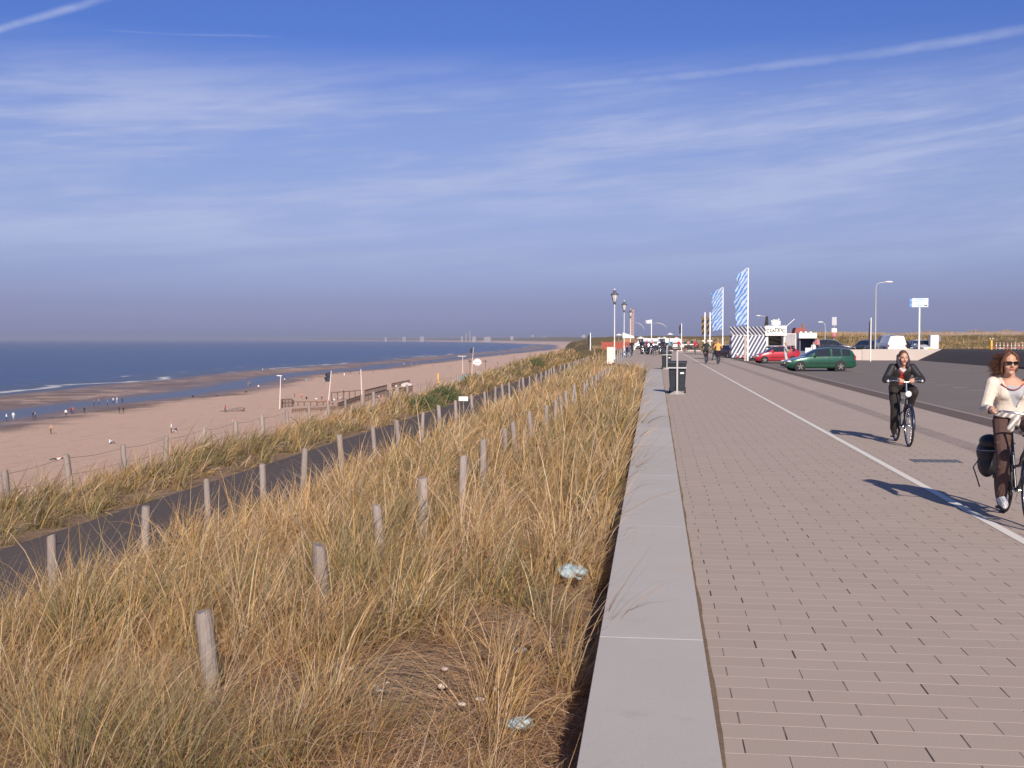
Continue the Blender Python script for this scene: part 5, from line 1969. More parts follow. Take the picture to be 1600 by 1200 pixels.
beach_pole(437, 639, 585, 'bleached pole with a lamp head, leftmost of the beach poles', 0.04, lampw=1.2)
beach_pole(512, 641, 577, 'bleached leaning pole second from left on the beach, at the end of the wooden rail', 0.10, flag=m_df)
beach_pole(566, 641, 575, 'bleached pole third from left on the beach, right end of the wooden rail', -0.03)
beach_pole(737, 587, 542, 'white pole with a dark blue flag beside the white beach sign', 0.06, flag=m_df)
beach_pole(723, 592, 556, 'thin pale lamp pole left of the white beach sign', 0.0, lampw=3.2)
p = beach(684.5, 601)
t = thing('beach_post', 'orange yellow post standing on the sand behind the outer fence', 'post', p)
MB().lathe([(0.32, 0), (0.30, 3.6), (0.2, 3.8)], n=10).build('post', M('orange paint', (0.80, 0.40, 0.10), 0.6), t)
MB().lathe([(0.36, 0.0), (0.36, .5)], n=10).build('foot', BROWNW, t)


def timber_rail(a, b, n, h, lab, fill=0.0, m=BROWNW, nm='timber_screen'):
    """posts and rails between two sand points, optionally boarded"""
    A, B = beach(*a), beach(*b)
    t = thing(nm, lab, 'wooden screen', A, group='wooden screens round the beach terrace')
    d = B - A
    for i in range(n):
        p_ = d * (i / (n - 1))
        MB().box((p_.x, p_.y, p_.z + h / 2), (0.22, 0.22, h)).build('post', m, t)
    mb = MB()
    for z_ in ([h * .95] if not fill else [h * .95, h * .55]):
        mb.beam((0, 0, z_), (d.x, d.y, d.z + z_), 0.16, 0.2)
    mb.build('rail', m, t)
    if fill:
        mb = MB()
        k = int(d.length / .45)
        for i in range(k):
            p_ = d * ((i + .5) / k)
            mb.box((p_.x, p_.y, p_.z + fill * h / 2), (0.30, 0.05, fill * h * random.uniform(.9, 1.0)), rz=math.atan2(d.y, d.x))
        mb.build('boards', m_wood('grey boards ' + nm, (0.25, 0.19, 0.17), (0.40, 0.32, 0.28)), t)
    return t


timber_rail((518, 627), (564, 623), 6, 2.3, 'open wooden rail frame between the second and third beach poles')
timber_rail((440, 637), (456, 636), 4, 2.0, 'short boarded screen at the foot of the leftmost beach pole', .9)
timber_rail((456, 634), (515, 634), 7, 1.0, 'long low wooden rail between the two left beach poles', 0)
timber_rail((528, 640), (566, 626), 7, 1.5, 'slanting boarded screen below the open wooden rail', .9)
timber_rail((570, 628), (604, 618), 8, 3.0, 'tall brown boarded screen right of the third beach pole', 1.0)
timber_rail((604, 622), (644, 613), 8, 2.0, 'dark boarded screen in the middle of the beach terrace', 1.0)
timber_rail((612, 607), (640, 601), 6, 1.6, 'boarded screen at the right end of the beach terrace', .9)
timber_rail((457, 645), (545, 640), 9, 0.8, 'lowest plank screen nearest the fence at the beach terrace', .9)
# pale awning and canvas at the terrace
for (a, w, h, lab) in (((636, 606), 3.4, 1.3, 'pale canvas awning at the right end of the beach terrace'), ((450, 634), 2.6, 1.3, 'dark grey canvas shelter beside the leftmost beach pole')):
    p = beach(*a)
    t = thing('canvas_shelter', lab, 'shelter', p)
    mb = MB().prism([(-w / 2, .4), (w / 2, .4), (w / 2, h), (0, h * 1.35), (-w / 2, h)], 'Y', -0.8, 0.8)
    mb.build('canvas', M('pale canvas' if a[0] > 500 else 'grey canvas', (0.52, 0.47, 0.48) if a[0] > 500 else (0.16, 0.16, 0.17), 0.9), t)
    for s_ in (-1, 1):
        MB().box((s_ * (w / 2 - .05), 0, 0.3), (0.08, 0.08, 0.7)).build('leg', BROWNW, t)
# teal canvas and big white sign in a timber frame
p = beach(727, 594)
t = thing('beach_tent', 'small teal tent on the dune foot left of the white beach sign', 'tent', p)
mb = MB()
mb.prism([(-2.0, 0), (2.0, 0), (1.5, 1.3), (0.2, 2.1), (-1.2, 1.5)], 'Y', -1.2, 1.2)
mb.build('canvas', M('teal canvas', (0.06, 0.26, 0.33), 0.8, var=.2), t)
MB().prism([(-.5, 0.0), (0.5, 0.0), (0, 1.4)], 'Y', -1.23, -1.21).build('door_flap', M('dark teal', (0.02, 0.09, 0.12)), t)
p = beach(744, 586)
t = thing('beach_sign', 'round white sign board in an open timber frame on the beach', 'sign', p)
k = p.y / FPX
zc_ = (586 - 566) * k
mb = MB()
for x_ in (-10 * k, 15 * k):
    mb.box((x_, 0, 24 * k / 2), (0.25, 0.25, 24 * k))
mb.box((2.5 * k, 0, 22 * k), (30 * k, 0.25, 0.3))
mb.build('frame', BROWNW, t)
mb = MB().lathe([(0.05, -.12), (6 * k, -.12), (6 * k, .12), (.05, .12)], (2 * k, -0.3, zc_), 24, 'Y')
mb.box((2 * k, -0.3, zc_), (13 * k, 0.26, 5 * k))
mb.build('board', WHITE, t)
mb = MB().box((2 * k, -0.45, zc_), (11 * k, 0.03, 1.0 * k))
mb.build('bar', M('grey letter bar', (0.35, 0.33, 0.36)), t)
MB().box((4 * k, 0.6, 3 * k), (6 * k, 1.4, 6 * k)).build('stand', M('grey stand', (0.34, 0.33, 0.35)), t)
# drift wood and heap on the open sand
p = beach(366, 643)
t = MB()
t.tube([(-3.4, 0, .0), (-1.6, .1, .12), (.2, 0, .28), (1.6, .1, .5), (2.3, .1, .55)], [0.15, .25, .4, .55, .35], 9)
for q in range(9):
    a_ = random.uniform(-2.5, 2.2)
    t.tube([(a_, random.uniform(-.4, .4), .2), (a_ + random.uniform(-1, 1), random.uniform(-.5, .5), random.uniform(.4, 1.0))], [.10, .05], 6)
o = t.build('sand_heap', M('damp sand heap', (0.20, 0.155, 0.14), 0.9, var=.35))
o.location = p
tag(o, 'low grey heap of driftwood and sand on the open beach', 'heap')


# ------------------------------------------------------------------ people
def ik(a, b, l1, l2, pole):
    a, b, pole = Vector(a), Vector(b), Vector(pole)
    d = b - a
    L = min(d.length, (l1 + l2) * 0.998)
    dn = d.normalized()
    p_ = (pole - dn * pole.dot(dn)).normalized()
    x = (l1 * l1 - l2 * l2 + L * L) / (2 * L)
    return a + dn * x + p_ * math.sqrt(max(l1 * l1 - x * x, 1e-6))


class Figure:
    """soft shapes that are fused into one continuous surface, each face keeping the colour of its nearest shape"""
    def __init__(s):
        s.mb, s.el = MB(), []

    def limb(s, pts, rad, mi=0, n=10):
        pts = [Vector(p) for p in pts]
        s.mb.tube(pts, rad, n)
        s.mb.ball(pts[0], rad[0] * 0.99, 10, 6)
        s.mb.ball(pts[-1], rad[-1] * 0.99, 10, 6)
        for (a, b, ra, rb) in zip(pts[:-1], pts[1:], rad[:-1], rad[1:]):
            s.el.append((a, b, ra, rb, mi))
        return s

    def blob(s, c, r, mi=0, rot=None, n=14, m=10):
        s.mb.ball(c, r, n, m, rot)
        k = min(r)
        q = rot or Matrix.Identity(3)
        i = max(range(3), key=lambda t: r[t])
        ax = q @ Vector([1.0 if t == i else 0 for t in range(3)])
        e = max(r) - k
        s.el.append((Vector(c) - ax * e * .7, Vector(c) + ax * e * .7, k, k, mi))
        return s

    def torso(s, rows, mi):
        """rows: (centre, half width, half depth, right, forward)"""
        rings = []
        for c, wx, wy, r, f in rows:
            rings.append([Vector(c) + r * (wx * math.copysign(abs(math.cos(a)) ** 0.8, math.cos(a))) + f * (wy * math.copysign(abs(math.sin(a)) ** 0.9, math.sin(a))) for a in [2 * math.pi * i / 18 for i in range(18)]])
        s.mb.rings(rings)
        for r0, r1 in zip(rows[:-1], rows[1:]):
            for k in (-1, 0, 1):
                s.el.append((Vector(r0[0]) + r0[3] * k * (r0[1] - r0[2]), Vector(r1[0]) + r1[3] * k * (r1[1] - r1[2]), r0[2], r1[2], mi))
        return s

    def build(s, name, mats, voxel, parent=None, smooth=2, cut=None):
        tmp = s.mb.build('tmp', WHITE)
        md = tmp.modifiers.new('fuse', 'REMESH')
        md.mode, md.voxel_size, md.use_smooth_shade = 'VOXEL', voxel, True
        if smooth:
            sm = tmp.modifiers.new('soft', 'SMOOTH')
            sm.factor, sm.iterations = 0.5, smooth
        dg = bpy.context.evaluated_depsgraph_get()
        me = bpy.data.meshes.new_from_object(tmp.evaluated_get(dg))
        old = tmp.data
        bpy.data.objects.remove(tmp)
        bpy.data.meshes.remove(old)
        me.name = name
        me.materials.clear()
        for m in mats:
            me.materials.append(m)
        n = len(me.polygons)
        c = np.zeros(n * 3)
        me.polygons.foreach_get('center', c)
        c = c.reshape(-1, 3)
        if len(mats) > 1:
            best, mi = np.full(n, 1e9), np.zeros(n, int)
            for a, b, ra, rb, k in s.el:
                a, b = np.array(a), np.array(b)
                ab = b - a
                L2 = max(float(ab @ ab), 1e-9)
                t = np.clip(((c - a) @ ab) / L2, 0, 1)
                d = np.linalg.norm(c - (a + t[:, None] * ab), axis=1) - (ra + (rb - ra) * t)
                w = d < best
                best[w], mi[w] = d[w], k
            me.polygons.foreach_set('material_index', mi.astype(np.int32))
        me.polygons.foreach_set('use_smooth', np.ones(n, bool))
        if cut is not None:
            bm = bmesh.new()
            bm.from_mesh(me)
            bmesh.ops.delete(bm, geom=[f for f in bm.faces if cut(f.calc_center_median())], context='FACES')
            bm.to_mesh(me)
            bm.free()
        me.update()
        o = bpy.data.objects.new(name, me)
        col.objects.link(o)
        if parent is not None:
            o.parent = parent
        return o


SKIN = M('warm skin', (0.52, 0.29, 0.20), 0.5, var=0.06, scale=12)  # one even skin tone for all figures
HAIRB = M('brown hair', (0.085, 0.04, 0.022), 0.5, var=0.4, scale=30)
HAIRL = M('light hair', (0.36, 0.24, 0.12), 0.55, var=0.2)
CLOTH = {}


def cloth(n):
    pal = dict(white=(0.72, 0.71, 0.69), black=(0.02, 0.02, 0.024), navy=(0.02, 0.025, 0.06), blue=(0.05, 0.10, 0.28), red=(0.45, 0.03, 0.03), pink=(0.55, 0.22, 0.24), brown=(0.11, 0.06, 0.04), tan=(0.42, 0.27, 0.18),
               grey=(0.26, 0.26, 0.28), pale=(0.50, 0.50, 0.52), orange=(0.72, 0.36, 0.10), teal=(0.16, 0.33, 0.38), green=(0.03, 0.16, 0.09), cream=(0.66, 0.57, 0.46), skin=(0.52, 0.29, 0.20), maroon=(0.082, 0.044, 0.038), dkgrey=(0.05, 0.05, 0.055))
    if n not in CLOTH:
        CLOTH[n] = M(n + ' cloth', pal[n], 0.85, var=0.18, scale=14, bump=0.25, bscale=60)
    return CLOTH[n]


X3 = Vector((1, 0, 0))


def far_person(label, loc, rz, pose='stand', top='white', bottom='navy', hair='b', h=1.72, voxel=0.03, sleeves=True, group=None, shorts=False, hands=None, feet=None, cat='person'):
    """one continuous figure facing +y before it is turned"""
    s = h / 1.72
    F = Figure()
    lean = 0.0
    if pose in ('stand', 'walk', 'run'):
        pel = Vector((0, 0, 0.93))
        st = {'stand': 0.06, 'walk': 0.26, 'run': 0.42}[pose]
        lean = {'stand': 0.0, 'walk': 0.03, 'run': 0.10}[pose]
        ft = feet or [(-0.10, st, 0.09), (0.10, -st, 0.09 + (0.10 if pose == 'walk' else 0.3 if pose == 'run' else 0))]
        hd = hands or [(-0.27, -st * .9 + .08, 0.84 + .12 * (pose == 'run')), (0.27, st * .9 + .08, 0.84 + .12 * (pose == 'run'))]
        poles = [Vector((0, 1, 0))] * 2
    elif pose == 'sit':          # on the ground, knees drawn up
        pel = Vector((0, 0, 0.12))
        ft = [(-0.12, 0.62, 0.08), (0.12, 0.68, 0.08)]
        hd = [(-0.20, 0.42, 0.42), (0.22, 0.40, 0.38)]
        lean = -0.05
        poles = [Vector((0, 0, 1))] * 2
    elif pose == 'lie':
        pel = Vector((0, 0, 0.12))
        ft = [(-0.12, 0.84, 0.08), (0.12, 0.84, 0.08)]
        hd = [(-0.34, -0.1, 0.08), (0.34, -0.1, 0.08)]
        poles = [Vector((0, 0, 1))] * 2
    elif pose == 'bench':         # sitting on something 0.45 m high
        pel = Vector((0, 0, 0.55))
        ft = [(-0.13, 0.50, 0.09), (0.13, 0.46, 0.09)]
        hd = hands or [(-0.14, 0.34, 0.66), (0.14, 0.34, 0.66)]
        poles = [Vector((0, 0, 1))] * 2
    elif pose == 'bike':
        pel = Vector((0, -0.27, 0.97))
        ft = [(-0.11, -0.10, 0.56), (0.11, -0.10, 0.22)]
        hd = [(-0.28, 0.16, 1.08), (0.28, 0.16, 1.08)]
        lean = 0.16
        poles = [Vector((-.2, 1, 0.2)), Vector((.1, 1, 0.2))]
    if pose == 'lie':
        sh = pel + Vector((0, -0.50, 0.10))
        up, fwd = Vector((0, -1, 0.1)), Vector((0, 0, 1))
        head = sh + Vector((0, -0.20, 0.08))
    else:
        sh = pel + Vector((0, lean, 0.49))
        up, fwd = Vector((0, 0, 1)), Vector((0, 1, 0))
        head = sh + Vector((0, 0.03 + lean * .25, 0.20))
    mid = (pel * 0.5 + sh * 0.5) - fwd * 0.01
    F.torso([(pel - up * 0.08, 0.135, 0.10, X3, fwd), (pel + up * 0.06, 0.165, 0.115, X3, fwd)], 2)
    F.torso([(pel + up * 0.06, 0.165, 0.118, X3, fwd), (mid, 0.145, 0.105, X3, fwd), (mid + (sh - mid) * .55, 0.175, 0.120, X3, fwd), (sh - up * .03, 0.165, 0.095, X3, fwd), (sh + up * 0.035, 0.085, 0.07, X3, fwd)], 1)
    for k, sx_ in enumerate((-1, 1)):
        a = pel + Vector((sx_ * 0.09, 0, 0))
        f = Vector(ft[k])
        kn = ik(a, f, 0.44, 0.42, poles[k])
        F.limb([a, a.lerp(kn, .5), kn], [0.088, 0.078, 0.060], 2)
        F.limb([kn, kn.lerp(f, .4), f], [0.056, 0.055, 0.040], 0 if shorts else 2)
        toe = f + ((Vector((0.02 * sx_, 0.15, -0.045))) if pose not in ('lie', 'sit') else Vector((0.02 * sx_, 0.07, 0.10)))
        F.limb([f + Vector((0, -.03, -.04 if pose not in ('lie', 'sit') else 0)), toe], [0.042, 0.034], 4)
        s_ = sh + Vector((sx_ * 0.175, 0, -0.02)) if pose != 'lie' else sh + Vector((sx_ * .175, .03, 0))
        hnd = Vector(hd[k])
        el = ik(s_, hnd, 0.29, 0.26, Vector((sx_ * 0.6, -1, -0.3)))
        F.limb([s_, el], [0.056, 0.045], 1)
        F.limb([el, hnd], [0.043, 0.032], 1 if sleeves else 0)
        dn = (hnd - el).normalized()
        F.limb([hnd, hnd + dn * 0.09], [0.036, 0.028], 0)
        F.limb([hnd + dn * .03, hnd + dn * 0.07 + Vector((-sx_ * .04, .02, 0))], [0.018, 0.014], 0)
    F.limb([sh, head - up * 0.06], [0.055, 0.052], 0)
    F.blob(head + up * .01, (0.076, 0.094, 0.118) if pose != 'lie' else (0.076, .118, .094), 0)
    F.blob(head + fwd * .088 - up * .01, (0.014, 0.02, 0.02), 0)
    F.blob(head + up * 0.045 - fwd * 0.022, (0.084, 0.096, 0.092), 3)
    o = F.build('person', [SKIN, cloth(top), cloth(bottom), HAIRL if hair == 'l' else HAIRB if hair == 'b' else cloth(hair), M('dark shoes', (0.03, 0.028, 0.03))], voxel)
    o.location = loc
    o.rotation_euler.z = rz
    o.scale = (s, s, s)
    tag(o, label, cat, group)
    return o


# ------------------------------------------------------------------ bicycles
def make_bike(label, paint, grip, lamp_m, group=None):
    t = thing('bicycle', label, 'bicycle', group=group)
    RW = 0.345
    for name, y_ in (('front_wheel', 0.55), ('rear_wheel', -0.55)):
        w = MB().tube([(0, RW * .955 * math.cos(a), RW * .955 * math.sin(a)) for a in [2 * math.pi * i / 40 for i in range(40)]], 0.020, 8, closed=True).build(name, BLACK, t)
        w.location = (0, y_, RW)
        MB().tube([(0, RW * .885 * math.cos(a), RW * .885 * math.sin(a)) for a in [2 * math.pi * i / 40 for i in range(40)]], [(0.011, 0.008)] * 40, 6, closed=True).build('rim', CHROME, w)
        mb = MB()
        for i in range(32):
            a = 2 * math.pi * i / 32
            sd = 0.03 if i % 2 else -0.03
            mb.tube([(sd, 0.018 * math.cos(a + 1.2), 0.018 * math.sin(a + 1.2)), (0, RW * .88 * math.cos(a), RW * .88 * math.sin(a))], 0.0014, 4, cap=False)
        mb.build('spokes', CHROME, w)
        MB().lathe([(0.01, -.045), (0.022, -.04), (0.018, 0), (0.022, .04), (0.01, .045)], (0, 0, 0), 10, 'X').build('hub', CHROME, w)
        if True:
            MB().tube([(0, (RW + .025) * math.cos(a), (RW + .025) * math.sin(a)) for a in [R(-5 if y_ > 0 else 20) + R(165) * i / 18 for i in range(19)]], [(0.005, 0.028)] * 19, 6).build('mudguard', paint, t).location = (0, y_, RW)
        MB().lathe([(0.004, -.004), (0.035, -.004), (0.035, .004), (0.004, .004)], (0.02, 0.12, 0.17), 10, 'X').build('reflector', M('reflector', (0.75, 0.74, 0.7), 0.3), w)
    BB, RA, ST, HT, HB_ = Vector((0, -.06, .29)), Vector((0, -.55, RW)), Vector((0, -.26, .86)), Vector((0, .30, .90)), Vector((0, .36, .64))
    mb = MB()
    mb.tube([BB, ST], 0.016)
    mb.tube([HB_, HT], 0.020)
    mb.tube([BB, (0, .10, .36), (0, .28, .56), HB_ + Vector((0, -.005, .03))], 0.019)
    mb.tube([(0, -.14, .52), (0, .08, .56), (0, .26, .72), HT + Vector((0, .01, -.06))], 0.015)
    for s_ in (-1, 1):
        q = Vector((s_ * .055, 0, 0))
        mb.tube([BB + q * .5, RA + q], 0.010)
        mb.tube([ST + Vector((0, .03, -.1)) + q * .2, RA + q], 0.008)
    mb.build('frame', paint, t)
    mb = MB()
    for s_ in (-1, 1):
        mb.tube([HB_ + Vector((s_ * .03, .005, -.02)), (s_ * .055, .40, .52), (s_ * .052, .55, RW)], [0.014, 0.012, 0.009])
    mb.tube([HB_ + Vector((-.045, .005, -.02)), HB_ + Vector((.045, .005, -.02))], 0.016)
    mb.build('fork', paint, t)
    mb = MB()
    mb.tube([HT, (0, .285, 1.07)], 0.013)
    mb.tube([(-.29, .10, 1.08), (-.275, .19, 1.09), (-.20, .275, 1.10), (-.08, .31, 1.085), (0, .29, 1.07), (.08, .31, 1.085), (.20, .275, 1.10), (.275, .19, 1.09), (.29, .10, 1.08)], 0.0115)
    mb.build('handlebar', CHROME, t)
    for s_ in (-1, 1):
        MB().tube([(s_ * .292, .085, 1.08), (s_ * .277, .195, 1.09)], 0.018, 8).build('grip', grip, t)
        MB().tube([(s_ * .22, .285, 1.10), (s_ * .27, .235, 1.075), (s_ * .285, .13, 1.05)], 0.006, 6).build('brake_lever', CHROME, t)
    mb = MB()
    mb.lathe([(0.012, -.07), (0.04, -.05), (0.055, 0.0), (0.055, .02)], (0, .45, .88), 14, 'Y')
    mb.tube([(0, .40, .86), (0, .33, .80)], 0.008)
    hl = mb.build('headlight', CHROME, t)
    MB().lathe([(0.001, .028), (0.035, .026), (0.053, .015)], (0, .45, .88), 14, 'Y').build('lens', lamp_m, hl)
    mb = MB()
    mb.ball((0, -.34, .93), (0.10, .11, .035), 12, 8)
    mb.ball((0, -.22, .925), (0.045, .13, .03), 12, 8)
    mb.tube([ST, (0, -.30, .91)], 0.013)
    mb.build('saddle', BLACK, t)
    mb = MB()
    for s_ in (-1, 1):
        mb.tube([(s_ * .07, -.40, .73), (s_ * .07, -.82, .73)], 0.006)
        mb.tube([(s_ * .07, -.72, .73), (s_ * .06, -.55, RW)], 0.005)
    for y_ in (-.42, -.55, -.68, -.81):
        mb.tube([(-.07, y_, .73), (.07, y_, .73)], 0.005)
    mb.build('rack', BLACK, t)
    mb = MB().box((0.055, -.30, .315), (0.03, .56, .15))
    o = mb.build('chain_case', BLACK, t)
    bevel(o, 0.03, 3)
    mb = MB()
    mb.lathe([(0.02, -.06), (0.02, .06)], tuple(BB), 10, 'X')
    for s_ in (-1, 1):
        mb.tube([BB + Vector((s_ * .07, 0, 0)), BB + Vector((s_ * .085, 0, -.17 * s_))], 0.011, 6)
    mb.build('crank', CHROME, t)
    for s_ in (-1, 1):
        MB().box((s_ * .135, -.06, .29 - .17 * s_), (0.09, .08, .022)).build('pedal', BLACK, t)
    MB().tube([(-.04, -.12, .27), (-.09, -.42, .15)], 0.008, 6).build('kickstand', CHROME, t)
    MB().ball((0, -.855, .70), (.035, .015, .03), 10, 8).build('tail_light', REDL, t)
    return t


def hand(F, wrist, bar, axis, sx_, mi=0):
    """palm over the bar, four unequal fingers curled round it, thumb below on the inner side"""
    wrist, bar, axis = Vector(wrist), Vector(bar), Vector(axis).normalized()
    d = (bar - wrist).normalized()
    up = axis.cross(d).normalized()
    if up.z < 0:
        up = -up
    pc = wrist.lerp(bar, 0.62) + up * 0.012
    F.limb([wrist, pc], [0.026, 0.030], mi)
    for k in (-1, -.35, .35, 1):
        F.limb([wrist.lerp(pc, .4) + axis * .012 * k, bar + axis * .030 * k + up * .024], [0.014, 0.013], mi, 8)
    for k, ln in zip((-1, -.35, .35, 1), (0.9, 1.05, 1.0, .8)):
        q = bar + axis * .031 * k
        F.limb([q + up * .026, q + d * .028 * ln + up * .012, q + d * .030 * ln - up * .014, q + d * .006 - up * .028], [0.0105, 0.010, 0.0095, 0.008], mi, 8)
    th = axis * (0.035 * (-1 if axis.x * sx_ > 0 else 1))
    F.limb([wrist.lerp(bar, .55) + th * .7, bar + th * 1.15 - up * .004, bar + th * .9 - up * .026 + d * .01], [0.0125, 0.011, 0.009], mi, 8)


def head_shapes(F, c, fw, mi_skin=0, mi_lip=1, k=0.93, side=X3):
    f = Vector(fw).normalized()
    r = f.cross(Vector((0, 0, 1))).normalized()
    u = r.cross(f)
    rot = Matrix((r, f, u)).transposed()

    def P(x, y, z):
        return Vector(c) + (r * x + f * y + u * z) * k
    B = lambda p_, q, mi=mi_skin: F.blob(P(*p_), tuple(v * k for v in q), mi, rot)
    B((0, -.012, .03), (.075, .096, .092))
    B((0, .022, -.035), (.060, .070, .092))
    B((0, .068, -.102), (.027, .024, .022))
    for s_ in (-1, 1):
        B((s_ * .038, .056, -.028), (.030, .030, .032))
        B((s_ * .077, -.008, -.008), (.011, .021, .033))
        F.limb([P(s_ * .05, .076, .030), P(s_ * .012, .089, .028)], [0.009, 0.010], mi_skin, 8)
    F.limb([P(0, .088, .018), P(0, .108, -.024)], [0.009, 0.014], mi_skin, 8)
    B((0, .100, -.030), (.020, .012, .010))
    F.limb([P(-.024, .083, -.063), P(0, .093, -.060), P(.024, .083, -.063)], [0.006, 0.0085, 0.006], mi_lip, 8)
    return P, rot


def cyclist(label, bike_loc, bike_rz, sh, head, hands, facing, lean_rows, name_group=None):
    """skin body as one surface in the bicycle's frame; returns the object and the joints"""
    F = Figure()
    pel = Vector((0, -0.28, 0.985))
    J = dict(pel=pel, sh=Vector(sh), head=Vector(head))
    up = (J['sh'] - pel).normalized()
    fw = X3.cross(up) * -1
    if fw.y < 0:
        fw = -fw
    J['up'], J['fw'] = up, fw
    L = (J['sh'] - pel).length
    rows = [(pel - up * .07, .125, .095, X3, fw), (pel + up * .06, .150, .105, X3, fw), (pel + up * L * .45, .125, .092, X3, fw), (pel + up * L * .75, .150, .105, X3, fw), (pel + up * (L - .03), .145, .085, X3, fw), (pel + up * (L + .035), .07, .06, X3, fw)]
    J['rows'] = rows
    F.torso(rows, 0)
    ft = [Vector((-.11, -.11, .565)), Vector((.115, -.11, .225))]
    J['legs'], J['arms'] = [], []
    for k_, s_ in enumerate((-1, 1)):
        a = pel + Vector((s_ * .09, 0.01, -.01))
        kn = ik(a, ft[k_], .44, .43, Vector((s_ * .18, 1, .25)))
        J['legs'].append((a, kn, ft[k_]))
        F.limb([a, a.lerp(kn, .5), kn], [.078, .068, .050])
        F.limb([kn, kn.lerp(ft[k_], .35), ft[k_]], [.048, .048, .034])
        F.limb([ft[k_] + Vector((0, -.035, -.04)), ft[k_] + Vector((s_ * .01, .15, -.06))], [.036, .028])
        so = J['sh'] + Vector((s_ * .165, 0, -.025))
        bar, axis = Vector(hands[k_][0]), Vector(hands[k_][1])
        wr = bar + Vector(hands[k_][2])
        el = ik(so, wr, .285, .25, Vector(hands[k_][3]))
        J['arms'].append((so, el, wr))
        F.limb([so, so.lerp(el, .5), el], [.050, .045, .038])
        F.limb([el, el.lerp(wr, .3), wr], [.038, .037, .026])
        hand(F, wr, bar, axis, s_)
    F.limb([J['sh'] - up * .02, J['head'] - Vector((0, .015, .07))], [.060, .050])
    P, rot = head_shapes(F, J['head'], facing)
    J['P'], J['rot'] = P, rot
    o = F.build('person', [SKIN, M('lips', (0.36, 0.13, 0.11), 0.45)], 0.0065, smooth=2)
    o.location = bike_loc
    o.rotation_euler.z = bike_rz
    tag(o, label, 'person')
    return o, J


def garment_legs(J, r, mat_, parent, name='trousers', hem=0.055, flare=0.0):
    F = Figure()
    rows = J['rows']
    F.torso([(rows[0][0], .150 + r, .115 + r, X3, J['fw']), (rows[1][0] + J['up'] * .04, .160 + r, .118 + r, X3, J['fw'])], 0)
    for k_, (a, kn, f) in enumerate(J['legs']):
        F.limb([a, a.lerp(kn, .5), kn], [.095 + r, .084 + r, .066 + r])
        sh_ = f + Vector((0, 0, hem - .03))
        F.limb([kn, kn.lerp(sh_, .4), sh_], [.064 + r, .064 + r, .058 + r + flare])
        rs_ = random.Random(k_ + 3)
        for q in (.25, .55, .8):              # folds
            c = kn.lerp(sh_, q)
            F.limb([c + Vector((-.05, .045, .015)), c + Vector((.05, .04, -.02 + .03 * rs_.random()))], [.014, .012])
            c = a.lerp(kn, q)
            F.limb([c + Vector((-.06, .01, .06)), c + Vector((.06, .01, .055 + .03 * rs_.random()))], [.018, .015])
    return F.build(name, [mat_], 0.010, parent, 2)


def shoe(J, k_, mat_, sole, parent):
    a, kn, f = J['legs'][k_]
    s_ = -1 if k_ == 0 else 1
    F = Figure()
    F.limb([f + Vector((0, -.035, -.035)), f + Vector((0, .03, -.03)), f + Vector((s_ * .01, .16, -.062))], [.046, .048, .036], 0)
    F.limb([f + Vector((0, -.045, -.074)), f + Vector((s_ * .01, .17, -.082))], [.030, .026], 1)
    F.limb([f + Vector((0, -.01, .02)), f + Vector((0, 0, -.02))], [.044, .046], 0)
    return F.build('shoe', [mat_, sole], 0.008, parent, 2)


# --- the two near cyclists
r0 = G(1567, 800)
dirv = Vector((-0.055, -1, 0)).normalized()
rzA = math.atan2(-dirv.x, dirv.y)
locA = r0 + dirv * 0.55
bikeA = make_bike('dark city bicycle with black grips and panniers at the right edge, ridden by the woman', M('black bicycle enamel', (0.015, 0.016, 0.03), 0.25, coat=0.5), BLACK, M('lamp lens', (0.8, 0.8, 0.78), 0.1))
bikeA.location, bikeA.rotation_euler.z = locA, rzA
womA, J = cyclist('woman in cream cardigan, sunglasses and brown trousers riding the nearest bicycle', locA, rzA, (0.042, -0.17, 1.385), (0.068, -0.115, 1.562),
                  [((-.272, .19, 1.090), (0.1, .8, .05), (-.015, -.075, .03), (-.55, -.6, -1)), ((.272, .19, 1.090), (-0.1, .8, .05), (.0, -.075, .03), (.30, -.6, -1))], (-.12, 1, -.06), None)
garment_legs(J, 0.0, cloth('maroon'), womA, flare=0.012)
SNK = M('pale sneaker', (0.60, 0.60, 0.62), 0.5, var=0.35, scale=40)
for k_ in (0, 1):
    shoe(J, k_, SNK, WHITE, womA)
up, fw, rows = J['up'], J['fw'], J['rows']
# grey top under the cardigan
F = Figure()
F.torso([(c, wx + .012, wy + .012, r_, f_) for c, wx, wy, r_, f_ in rows[1:5]], 0)
for s_ in (-1, 1):
    F.blob(rows[3][0] + X3 * s_ * .062 + fw * .072 - up * .015, (.062, .058, .058), 0)
tz = J['sh'].z
F.build('top', [M('soft grey jersey', (0.40, 0.40, 0.43), 0.85, var=.1, bump=.2, bscale=50)], 0.010, womA, 3, cut=lambda c: c.z > tz - .055 + 5.5 * c.x * c.x and abs(c.x) < .12)
# pink trim round the neckline
pts = []
for i in range(15):
    a = math.pi * (i / 14) + math.pi
    x = .105 * math.cos(a)
    pts.append(J['sh'] + Vector((x, 0, 0)) + fw * (.116 - 1.9 * x * x) + up * (-.062 + 5.5 * x * x))
MB().tube(pts, 0.006, 6).build('neck_trim', M('dark pink trim', (0.26, 0.05, 0.08), 0.8), womA)
